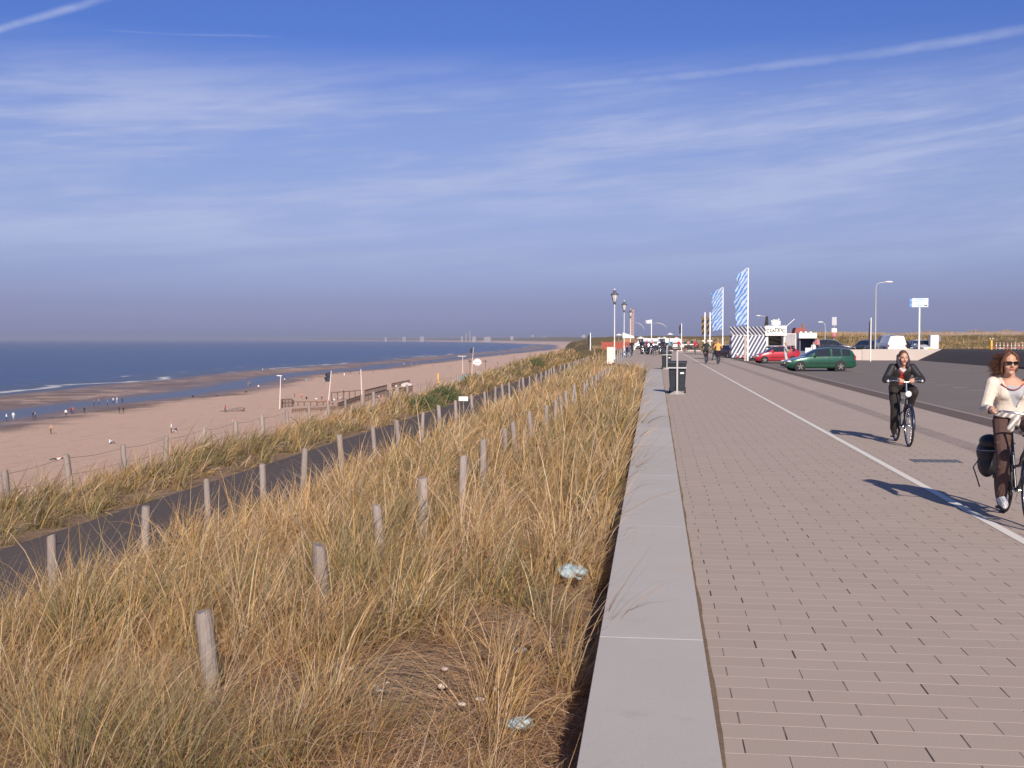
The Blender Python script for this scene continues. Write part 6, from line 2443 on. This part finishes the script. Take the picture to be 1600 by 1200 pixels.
# cardigan
F = Figure()
F.torso([(c, wx + .026, wy + .026, r_, f_) for c, wx, wy, r_, f_ in [(pp[0], pp[1], pp[2], pp[3], pp[4]) for pp in rows[1:5]]] + [(rows[5][0] - up * .005, .105, .075, X3, fw)], 0)
for s_ in (-1, 1):
    F.blob(rows[3][0] + X3 * s_ * .064 + fw * .072 - up * .015, (.074, .070, .070), 0)
for k_, (a, e, w) in enumerate(J['arms']):
    F.limb([a, a.lerp(e, .5), e], [.068, .060, .056], 0)
    F.limb([e, e.lerp(w, .45), e.lerp(w, .72)], [.056, .050, .046], 0)
    for q in (.3, .6, .85):
        c = a.lerp(e, q)
        F.limb([c + Vector((-.045, .03, .01)), c + Vector((.045, .02, -.015))], [.016, .014], 0)
pz = rows[2][0].z


def vneck(c):
    rel = (c - rows[2][0])
    front = (c - (rows[0][0] + up * (c - rows[0][0]).dot(up))).dot(fw) > 0.02
    hgt = rel.dot(up)
    return front and abs(c.x) < max(0.0, 0.018 + (hgt - .0) * 0.42) and hgt > -0.02 or (c.z > tz + .012 and abs(c.x) < .085)


car = F.build('cardigan', [M('cream knit', (0.68, 0.60, 0.52), 0.9, var=.1, scale=20, bump=.5, bscale=90)], 0.010, womA, 2, cut=vneck)
sol = car.modifiers.new('thickness', 'SOLIDIFY')
sol.thickness, sol.offset = 0.006, -1
# plaid scarf knotted at the waist
F = Figure()
F.torso([(rows[1][0] - up * .0, .185, .140, X3, fw), (rows[1][0] + up * .065, .176, .133, X3, fw)], 0)
F.limb([rows[1][0] + fw * .15 + X3 * -.02, rows[1][0] + fw * .16 - up * .12 - X3 * .07, rows[1][0] + fw * .15 - up * .17 - X3 * .09], [.035, .04, .028], 0)
F.limb([rows[1][0] + fw * .15, rows[1][0] + fw * .17 - up * .10 + X3 * .05], [.035, .038], 0)
mp = m_stripes('plaid scarf', (0.30, 0.27, 0.27), (0.75, 0.72, 0.68), 16, 1.0, 0.8)
F.build('waist_scarf', [mp], 0.009, womA, 2)
# hair blown to one side
P, rot = J['P'], J['rot']
F = Figure()
F.blob(P(0, -.034, .050), (.080, .092, .090), 0, rot)
F.blob(P(0, -.060, -.02), (.078, .064, .105), 0, rot)
F.blob(P(.05, -.060, -.05), (.060, .055, .090), 0, rot)
for s_ in (-1, 1):
    F.limb([P(s_ * .022, .048, .112), P(s_ * .062, .040, .075), P(s_ * .080, .020, .01), P(s_ * .078, .0, -.085)], [.016, .020, .020, .014], 0)
rs = random.Random(5)
for i in range(9):
    st = P(.06, -.05 + rs.uniform(-.02, .03), rs.uniform(-.10, .03))
    ln = rs.uniform(.04, .075)
    F.limb([st, st + Vector((ln * .5, -.02, rs.uniform(-.02, .01))), st + Vector((ln, -.04, rs.uniform(-.05, .0)))], [.026, .020, .007], 0, 7)
hair_m = M('auburn hair', (0.115, 0.050, 0.028), 0.45, var=.45, scale=35)
hb = F.build('hair', [hair_m], 0.006, womA, 2)
mb = MB()
for i in range(420):
    a_ = rs.uniform(-.12, .10)
    st = P(rs.uniform(.02, .085), -.04 + rs.uniform(-.05, .06), a_)
    ln = rs.uniform(.04, .135) * (1.0 - 0.3 * abs(a_ + .03) / .12)
    wv = rs.uniform(-.07, .03)
    mb.tube([st, st + Vector((ln * .45, -.02, wv * .25 + rs.uniform(-.008, .012))), st + Vector((ln * .8, -.04 + rs.uniform(-.03, .02), wv * .7)), st + Vector((ln, -.05 + rs.uniform(-.04, .04), wv - .012))], [.0022, .0020, .0014, .0005], 3, cap=False)
mb.build('loose_strands', hair_m, hb)
# sunglasses
mb = MB()
for s_ in (-1, 1):
    rim_ = []
    for a in [2 * math.pi * i / 14 for i in range(14)]:
        rim_.append((s_ * .034 + .030 * math.copysign(abs(math.cos(a)) ** .7, math.cos(a)), .104 - .30 * (abs(s_ * .034 + .03 * math.cos(a)) ** 1.6), .010 + .017 * math.copysign(abs(math.sin(a)) ** .7, math.sin(a))))
    f0 = [P(*q) for q in rim_]
    f1 = [P(q[0], q[1] + .006, q[2]) for q in rim_]
    mb.rings([f0, f1], smooth=False)
    mb.tube([P(s_ * .062, .088, .014), P(s_ * .080, .04, .012), P(s_ * .079, -.01, .004)], .0035, 6)
mb.tube([P(-.008, .106, .016), P(.008, .106, .016)], .004, 6)
mb.build('sunglasses', M('black lens', (0.008, 0.007, 0.008), 0.12), womA)

# panniers
t = thing('pannier_bag', 'bulky black double bag with loose strap hanging at the rear of the nearest bicycle', 'bag', locA, rzA)
F = Figure()
F.blob((.17, -.56, .62), (.095, .18, .13), 0)
F.blob((.165, -.56, .50), (.088, .18, .14), 0)
F.build('lower_pouch', [M('black nylon', (0.012, 0.012, 0.018), 0.55, var=.3, bump=.3)], 0.012, t, 2)
F = Figure()
F.blob((.145, -.52, .735), (.105, .17, .08), 0)
F.build('top_flap', [M('black nylon', (0.012, 0.012, 0.018))], 0.012, t, 2)
MB().tube([(.25, -.52, .55), (.31, -.50, .47), (.28, -.46, .36), (.255, -.45, .27)], [(.012, .004)] * 4, 6).build('strap', BLACK, t)
MB().tube([(.06, -.40, .655), (.18, -.37, .655), (.25, -.46, .65), (.26, -.58, .65)], .005, 6).build('piping', M('grey piping', (0.3, 0.3, 0.33)), t)

r1 = G(1399.5, 688.5)
dirv = Vector((-0.01, -1, 0)).normalized()
rzB = math.atan2(-dirv.x, dirv.y)
locB = r1 + dirv * 0.55
bikeB = make_bike('dark city bicycle with white grips and round white headlamp, ridden by the hooded rider', M('dark blue enamel', (0.014, 0.018, 0.04), 0.3, coat=0.4), WHITE, M('white lamp face', (0.85, 0.85, 0.83), 0.3))
bikeB.location, bikeB.rotation_euler.z = locB, rzB
manB, J = cyclist('rider in dark hooded jacket leaning over white grips in front of the parking lot', locB, rzB, (0.0, -0.08, 1.335), (0.0, 0.02, 1.478),
                  [((-.085, .30, 1.088), (1, -.1, 0), (-.035, -.07, .03), (-1, -.35, -.5)), ((.085, .30, 1.088), (1, .1, 0), (.035, -.07, .03), (1, -.35, -.5))], (-.10, 1, -.16), None)
garment_legs(J, 0.004, M('dark brown trousers', (0.022, 0.017, 0.016), 0.85, var=.2), manB, flare=.008)
for k_ in (0, 1):
    shoe(J, k_, M('dark shoe', (0.04, 0.03, 0.03), 0.5), M('grey sole', (0.3, 0.3, 0.3)), manB)
up, fw, rows = J['up'], J['fw'], J['rows']
tz = J['sh'].z
F = Figure()
F.torso([(c, wx + .014, wy + .014, r_, f_) for c, wx, wy, r_, f_ in rows[1:5]], 0)
F.build('red_top', [cloth('red')], 0.012, manB, 2)
F = Figure()
F.limb([J['sh'] + fw * .07 - up * .02 + X3 * -.05, J['sh'] + fw * .10 - up * .05, J['sh'] + fw * .07 + X3 * .05], [.028, .030, .028], 0)
F.build('scarf', [M('pale scarf', (0.55, 0.50, 0.52), .9)], 0.009, manB, 2)
F = Figure()
F.torso([(rows[0][0] + up * .01, .165, .135, X3, fw)] + [(c, wx + .034, wy + .034, r_, f_) for c, wx, wy, r_, f_ in rows[1:5]] + [(rows[5][0] - up * .005, .115, .085, X3, fw)], 0)
for k_, (a, e, w) in enumerate(J['arms']):
    F.limb([a, a.lerp(e, .5), e], [.076, .068, .064], 0)
    F.limb([e, e.lerp(w, .5), e.lerp(w, .93)], [.063, .056, .046], 0)
    for q in (.25, .5, .78):
        c = a.lerp(e, q)
        F.limb([c + Vector((-.05, .035, .01)), c + Vector((.05, .025, -.02))], [.018, .015], 0)
        c = e.lerp(w, q)
        F.limb([c + Vector((-.03, .03, .03)), c + Vector((.03, .03, .02))], [.018, .014], 0)
jk = F.build('jacket', [M('dark leather', (0.026, 0.024, 0.026), 0.42, var=.3, scale=18, bump=.35, bscale=40)], 0.011, manB, 2,
             cut=lambda c: ((c - (rows[0][0] + up * (c - rows[0][0]).dot(up))).dot(fw) > .03 and abs(c.x - .01) < max(.034 * (abs((c - rows[2][0]).dot(up) - .03) < .10), .02 + .55 * ((c - rows[3][0]).dot(up) - .015))) or (c.z > tz + .01 and abs(c.x) < .075 and c.y > J['sh'].y - .02))
sol = jk.modifiers.new('thickness', 'SOLIDIFY')
sol.thickness, sol.offset = 0.008, -1
P, rot = J['P'], J['rot']
F = Figure()                                  # hood lying round neck and back of the head
for s_ in (-1, 1):
    F.limb([P(0, -.105, .045), P(s_ * .082, -.06, .03), P(s_ * .098, .0, -.06), P(s_ * .075, .045, -.155)], [.036, .032, .032, .028], 0)
F.blob(P(0, -.10, -.06), (.095, .05, .11), 0, rot)
F.build('hood', [M('dark plum hood', (0.035, 0.026, 0.045), .85)], 0.010, manB, 2)
F = Figure()
F.blob(P(0, -.036, .052), (.077, .088, .084), 0, rot)
F.blob(P(0, -.06, -.01), (.074, .06, .09), 0, rot)
for s_ in (-1, 1):
    F.limb([P(s_ * .02, .040, .116), P(s_ * .058, .032, .082), P(s_ * .076, .012, .03)], [.012, .014, .010], 0)
F.build('hair', [M('dark blond hair', (0.095, 0.05, 0.032), .5, var=.4, scale=30)], 0.007, manB, 1)
for s_ in (-1, 1):
    e_ = MB().ball(P(s_ * .031, .079, .006), .0105, 10, 8).build('eye', M('eye white', (0.6, 0.58, 0.56), .2), manB)
    MB().ball(P(s_ * .031, .086, .006), .006, 8, 6).build('iris', M('dark iris', (0.03, 0.02, 0.015), .2), e_)
    MB().tube([P(s_ * .016, .098, .031), P(s_ * .034, .095, .036), P(s_ * .052, .083, .031)], [.003, .004, .002], 6).build('eyebrow', HAIRB, manB)

# --- people farther along the promenade
PG = 'people far along the promenade'


def on_prom(px_, py_, z=0.0):
    return G(px_, py_, z)


for px_, py_, top, bot, hair, lab, blab in ((1103, 567.5, 'black', 'black', 'b', 'cyclist all in black riding away side by side with the orange clad one', 'distant bicycle under the black clad rider'),
                                           (1121.5, 569, 'orange', 'navy', 'l', 'cyclist in an orange top and dark trousers beside the black clad rider', 'distant bicycle under the orange clad rider')):
    p_ = on_prom(px_, py_)
    bk = copy_tree(bikeB)
    bk.location, bk.rotation_euler.z = p_, R(2)
    bk['label'] = blab
    bk['group'] = 'far bicycles'
    far_person(lab, p_, R(2), 'bike', top, bot, hair, voxel=.025, group=PG)
p_ = on_prom(1117, 563.5)
far_person('dark clad walker half hidden behind the orange clad cyclist', p_, R(20), 'walk', 'black', 'dkgrey', 'b', group=PG)
p_ = on_prom(1086, 554)
far_person('runner in a bright red jacket near the end of the white line', p_, R(170), 'run', 'red', 'dkgrey', 'b', group=PG)
p_ = on_prom(1060.5, 549)
far_person('walker in a brick red top left of the runner, before the red wall', p_, R(185), 'walk', 'red', 'brown', 'b', group=PG)
p_ = on_prom(1075.5, 549)
far_person('small walker in pale top and dark trousers between the two red clad ones', p_, R(10), 'walk', 'tan', 'dkgrey', 'b', group=PG)
p_ = on_prom(1046, 553)
far_person('man in a light teal shirt standing right of the motorcycles', p_, R(60), 'stand', 'teal', 'dkgrey', 'l', group=PG, h=1.85)
p_ = on_prom(987, 557)
far_person('walker in black with a white bag beside the bench', p_, R(-20), 'walk', 'black', 'black', 'b', group=PG)
o = MB().box((0, 0, 0), (.16, .36, .34)).build('shoulder_bag', WHITE)
bevel(o, .04, 3)
MB().tube([(0, -.1, .16), (.05, 0, .55), (0, .1, .16)], .015, 6).build('strap', WHITE, o)
o.location = p_ + Vector((.28, -.05, .85))
tag(o, 'white shoulder bag carried by the walker in black beside the bench', 'bag')
b_ = bpy.data.objects['park_bench'].location
far_person('person in dark blue sitting on the bench by the seaward edge', (b_.x + .1, b_.y, -.07), R(-75 + 180), 'bench', 'navy', 'blue', 'b', group=PG)
p_ = G(1227, 575, PK)
far_person('person in pale grey clothes standing at the nose of the green car', p_, R(-100), 'stand', 'pale', 'pale', 'tan', h=1.78, hands=[(-.20, .30, 1.12), (.24, .40, 1.22)], sleeves=False, voxel=.022, group=None)
for px_, lab, top in ((1271, 'person in a pinkish white top left of the navy estate car', 'white'), (1277, 'person in a pink top beside the navy estate car', 'pink')):
    q = D(px_, 545, 118)
    far_person(lab, (q.x, 118, PK2 if q.x > 16 else PK), R(150), 'stand', top, 'navy', 'b', group=PG)

# motorcycles
def make_motorcycle(label, paint):
    t = thing('motorcycle', label, 'motorcycle', group='motorcycles parked at the end of the promenade')
    for nm, y_, w in (('front_wheel', .72, .055), ('rear_wheel', -.70, .08)):
        wl = MB().lathe([(.19, -w * .8), (.27, -w), (.31, -w * .4), (.31, w * .4), (.27, w), (.19, w * .8)], (0, 0, 0), 24, 'X').build(nm, TYRE, t)
        wl.location = (0, y_, .31)
        mb = MB().lathe([(.02, -.05), (.19, -.03), (.19, .03), (.02, .05)], (0, 0, 0), 16, 'X')
        mb.build('rim', ALLOY, wl)
    mb = MB()
    mb.ball((0, .12, .80), (.17, .28, .15), 14, 8)
    mb.ball((0, .52, .92), (.22, .20, .22), 14, 8)
    mb.ball((0, -.62, .78), (.13, .30, .10), 12, 8)
    mb.build('fairing', paint, t)
    MB().box((0, .0, .48), (.30, .50, .34)).build('engine', DGREY, t)
    mb = MB()
    mb.ball((0, -.32, .82), (.15, .32, .07), 12, 8)
    mb.build('seat', BLACK, t)
    mb = MB()
    for s_ in (-1, 1):
        mb.tube([(s_ * .09, .50, .95), (s_ * .09, .72, .31)], .028, 8)
    mb.build('fork', CHROME, t)
    MB().tube([(-.36, .28, 1.05), (-.2, .42, 1.06), (.2, .42, 1.06), (.36, .28, 1.05)], .016, 8).build('handlebar', BLACK, t)
    MB().tube([(.18, .05, .30), (.2, -.5, .34), (.22, -.95, .46)], [.04, .055, .06], 10).build('exhaust', CHROME, t)
    MB().ball((0, .68, .94), (.10, .06, .09), 12, 8).build('headlight', LAMPG, t)
    mb = MB().prism([(.60, 1.08), (.66, 1.06), (.50, 1.36), (.47, 1.36)], 'X', -.18, .18)
    mb.build('windscreen', GLASS, t)
    for s_ in (-1, 1):
        MB().box((s_ * .28, -.72, .66), (.20, .42, .32)).build('side_case', DGREY, t)
    return t


mc = make_motorcycle('leftmost dark motorcycle, standing nearest the bench', M('black gloss', (0.02, 0.02, 0.025), .25, coat=.5))
for i, (px_, py_, rz, lab) in enumerate(((1007, 553.5, 160, 'leftmost dark motorcycle, standing nearest the bench'), (1015, 554, 195, 'second dark motorcycle, just left of the crouching rider'),
                                         (1032, 554, 170, 'dark motorcycle right of the crouching rider'), (1040, 552, 200, 'rightmost dark motorcycle, partly behind the farther bin'))):
    o = mc if i == 0 else copy_tree(mc)
    o.location, o.rotation_euler.z, o['label'] = on_prom(px_, py_), R(rz), lab
p_ = on_prom(1023.5, 555.5)
far_person('rider in a wide dark jacket seated among the motorcycles', p_, R(175), 'bench', 'navy', 'navy', 'b', group=PG, h=1.85)
for px_, py_, top, ps, lab in ((1001.5, 553, 'black', 'stand', 'rider in black standing left of the motorcycles'), (1011, 552, 'red', 'stand', 'rider in dark red behind the left motorcycles'), (1029, 551.5, 'white', 'stand', 'woman in white standing behind the right motorcycles'),
                               (1036.5, 551, 'black', 'stand', 'tall rider in black behind the right motorcycles'), (1019, 551, 'pink', 'stand', 'person in pink behind the seated rider')):
    far_person(lab, on_prom(px_, py_), random.uniform(0, 6), ps, top, 'black', 'b', group=PG)

# --- people on the beach: (x, y of the feet, pose, top, bottom, label)
BG = 'people on the beach'
folk = [
    (10, 658, 'stand', 'white', 'navy', 'person in white and dark trousers at the water edge, farthest left of all'),
    (21, 656.5, 'walk', 'white', 'pale', 'person all in white wading, second from the left at the water edge'),
    (52, 655, 'stand', 'navy', 'navy', 'left one of a dark clad pair at the water edge far left'),
    (55.5, 655, 'stand', 'grey', 'navy', 'right one of a dark clad pair at the water edge far left'),
    (103, 651, 'stand', 'white', 'black', 'person in white top bending over by the water, left of the red clad pair'),
    (111, 647, 'stand', 'red', 'navy', 'left one of the red clad pair at the water edge'),
    (114.5, 647, 'stand', 'pink', 'navy', 'pinkish one of the red clad pair at the water edge'),
    (132, 646, 'stand', 'black', 'navy', 'stout dark figure alone at the water edge right of the red clad pair'),
    (147, 637, 'stand', 'brown', 'brown', 'brown figure wading in the pool, left of the wading group'),
    (154, 632.5, 'walk', 'tan', 'brown', 'small brown figure in the pool next to the wading one'),
    (168, 634, 'stand', 'grey', 'navy', 'grey figure in the middle of the wading group'),
    (177, 631.5, 'walk', 'white', 'navy', 'white clad figure left in the right half of the wading group'),
    (183, 630, 'stand', 'white', 'pale', 'figure all in white in the right half of the wading group'),
    (191, 629.5, 'stand', 'navy', 'navy', 'dark figure at the right end of the wading group'),
    (186, 646.5, 'stand', 'navy', 'black', 'shorter one of two black figures standing on the wet sand'),
    (193, 646, 'stand', 'black', 'black', 'taller one of two black figures standing on the wet sand'),
    (80, 678.5, 'stand', 'tan', 'brown', 'brown clad person standing alone on the dry sand at left'),
    (172, 693.5, 'sit', 'white', 'navy', 'person in white sitting on the sand above the outer fence'),
    (88, 718.5, 'lie', 'white', 'black', 'sunbather in white lying on the sand left of a fence post'),
    (97, 717, 'lie', 'red', 'black', 'sunbather in red lying beside the one in white'),
    (268, 677, 'stand', 'white', 'black', 'person in white top and black trousers standing over a seated one'),
    (275, 675, 'sit', 'black', 'white', 'person in black seated beside the standing one in white'),
    (301, 621, 'sit', 'black', 'black', 'small black figure sitting alone on the middle sand'),
    (338, 619.5, 'sit', 'brown', 'brown', 'small brown figure sitting alone right of the black one'),
    (385, 613.5, 'sit', 'black', 'black', 'black figure sitting below the pair near the tidal pool'),
    (352, 644.5, 'stand', 'red', 'brown', 'reddish figure standing beside the grey heap'),
    (367, 659.5, 'sit', 'pink', 'pale', 'person in pink and white sitting behind a fence post below the heap'),
    (388, 603, 'walk', 'pink', 'tan', 'left one of a pinkish pair walking near the tidal pool'),
    (391, 603, 'walk', 'tan', 'navy', 'right one of a pinkish pair walking near the tidal pool'),
    (404, 608.5, 'stand', 'white', 'brown', 'person in a white top near the tidal pool left of the first pole'),
    (410.5, 580.5, 'stand', 'white', 'pale', 'white figure on the sandbar by the surf'),
    (418.5, 579, 'stand', 'brown', 'brown', 'brown figure on the sandbar beside the white one'),
    (444.5, 597, 'stand', 'white', 'navy', 'person in white just right of the top of the leftmost pole'),
    (478.5, 597.5, 'stand', 'teal', 'grey', 'grey blue figure standing on wet sand between the first two poles'),
    (488, 592, 'walk', 'tan', 'brown', 'left one of a tan pair walking between the first two poles'),
    (493, 590, 'walk', 'brown', 'tan', 'right one of a tan pair walking between the first two poles'),
    (460, 621, 'stand', 'skin', 'brown', 'bare chested figure standing above the low rail, left one'),
    (471, 624, 'stand', 'skin', 'red', 'bare chested figure in red shorts above the low rail'),
    (479, 624, 'sit', 'black', 'black', 'black figure sitting above the low rail'),
    (538, 588, 'stand', 'white', 'white', 'figure all in white on the wet sand between the second and third poles'),
    (548, 584, 'walk', 'brown', 'brown', 'brown figure right of the white one on the wet sand'),
    (562, 584.5, 'sit', 'green', 'black', 'figure in green crouching left of the third pole top'),
    (584, 582, 'sit', 'brown', 'tan', 'tan figure sitting right of the third pole on the open sand'),
    (597, 574, 'stand', 'black', 'black', 'dark figure at the pool edge right of the third pole'),
    (631, 571.5, 'stand', 'white', 'navy', 'white figure at the pool edge above the terrace end'),
    (643, 571, 'stand', 'pink', 'white', 'pink and white figure at the pool edge above the terrace end'),
    (652, 570, 'stand', 'tan', 'tan', 'tan figure at the pool edge right of the pink one'),
    (673, 567, 'stand', 'navy', 'navy', 'navy figure at the pool edge above the orange post'),
    (677, 572.5, 'sit', 'brown', 'brown', 'brown figure sitting on the sand above the orange post'),
    (700, 573, 'sit', 'brown', 'tan', 'left one of two tan figures sitting left of the white sign'),
    (704, 573, 'sit', 'tan', 'brown', 'right one of two tan figures sitting left of the white sign'),
    (681.5, 558.5, 'stand', 'white', 'grey', 'white figure standing at the surf above the orange post'),
    (715, 594, 'stand', 'black', 'black', 'black clad person standing left of the teal tent'),
    (769, 557, 'stand', 'grey', 'navy', 'grey figure right of the white sign near the surf'),
    (780, 557, 'stand', 'white', 'navy', 'white topped figure right of the white sign near the surf'),
    (777, 569, 'walk', 'black', 'black', 'black figure walking on the sand right of the white sign'),
    (820, 549.5, 'stand', 'brown', 'black', 'leftmost of five dark figures far along the beach'),
    (826, 549, 'stand', 'black', 'black', 'second of five dark figures far along the beach'),
    (834, 548.5, 'stand', 'navy', 'black', 'third of five dark figures far along the beach'),
    (842, 547.5, 'stand', 'black', 'brown', 'fourth of five dark figures far along the beach'),
    (849, 547, 'stand', 'brown', 'black', 'rightmost of five dark figures far along the beach'),
]
terr = [(494, 626, 'sit', 'white', 'first white topped sitter from the left on the beach terrace'), (498, 630, 'sit', 'pink', 'pink topped sitter on the beach terrace, lower left'), (506, 629, 'sit', 'skin', 'bare backed sitter left of the second pole'),
        (509, 634, 'stand', 'red', 'person in red standing in front of the second pole'), (503, 625, 'stand', 'skin', 'bare chested person standing left of the second pole'), (522, 627, 'sit', 'white', 'white topped sitter below the open rail, left'),
        (527, 622, 'sit', 'white', 'white topped sitter inside the open rail, left'), (532, 624, 'sit', 'white', 'brightest white sitter inside the open rail, middle'), (537, 618, 'stand', 'black', 'dark person standing inside the open rail'),
        (520, 634, 'sit', 'navy', 'navy clad sitter below the second pole'), (546, 628, 'sit', 'pink', 'pink topped sitter below the open rail, right'), (564, 627, 'sit', 'white', 'white topped sitter at the foot of the third pole'),
        (575, 626, 'sit', 'red', 'red topped sitter just right of the third pole'), (584, 623, 'sit', 'brown', 'brown clad sitter before the tall boarded screen'), (592, 622, 'sit', 'white', 'white topped sitter before the tall boarded screen'),
        (598, 621, 'sit', 'pink', 'pink topped sitter at the right end of the tall boarded screen'), (619, 609, 'stand', 'white', 'person in white standing at the right terrace end'), (609, 617, 'sit', 'brown', 'brown clad sitter at the dark boarded screen'),
        (655, 612, 'sit', 'white', 'white topped sitter right of the pale awning')]
folk += [(x, y, p_, t_, 'navy' if i % 3 else 'tan', l_) for i, (x, y, p_, t_, l_) in enumerate(terr)]
for i, (x, y, ps, top, bot, lab) in enumerate(folk):
    p_ = beach(x, y)
    if p_.z < SEA:
        p_.z = SEA - .05
    far_person(lab, p_, random.uniform(0, 6.28), ps, top, bot, 'b' if i % 4 else 'l', h=random.uniform(1.62, 1.85), voxel=0.045, sleeves=top != 'skin', group=BG, shorts=bot in ('tan', 'red'))
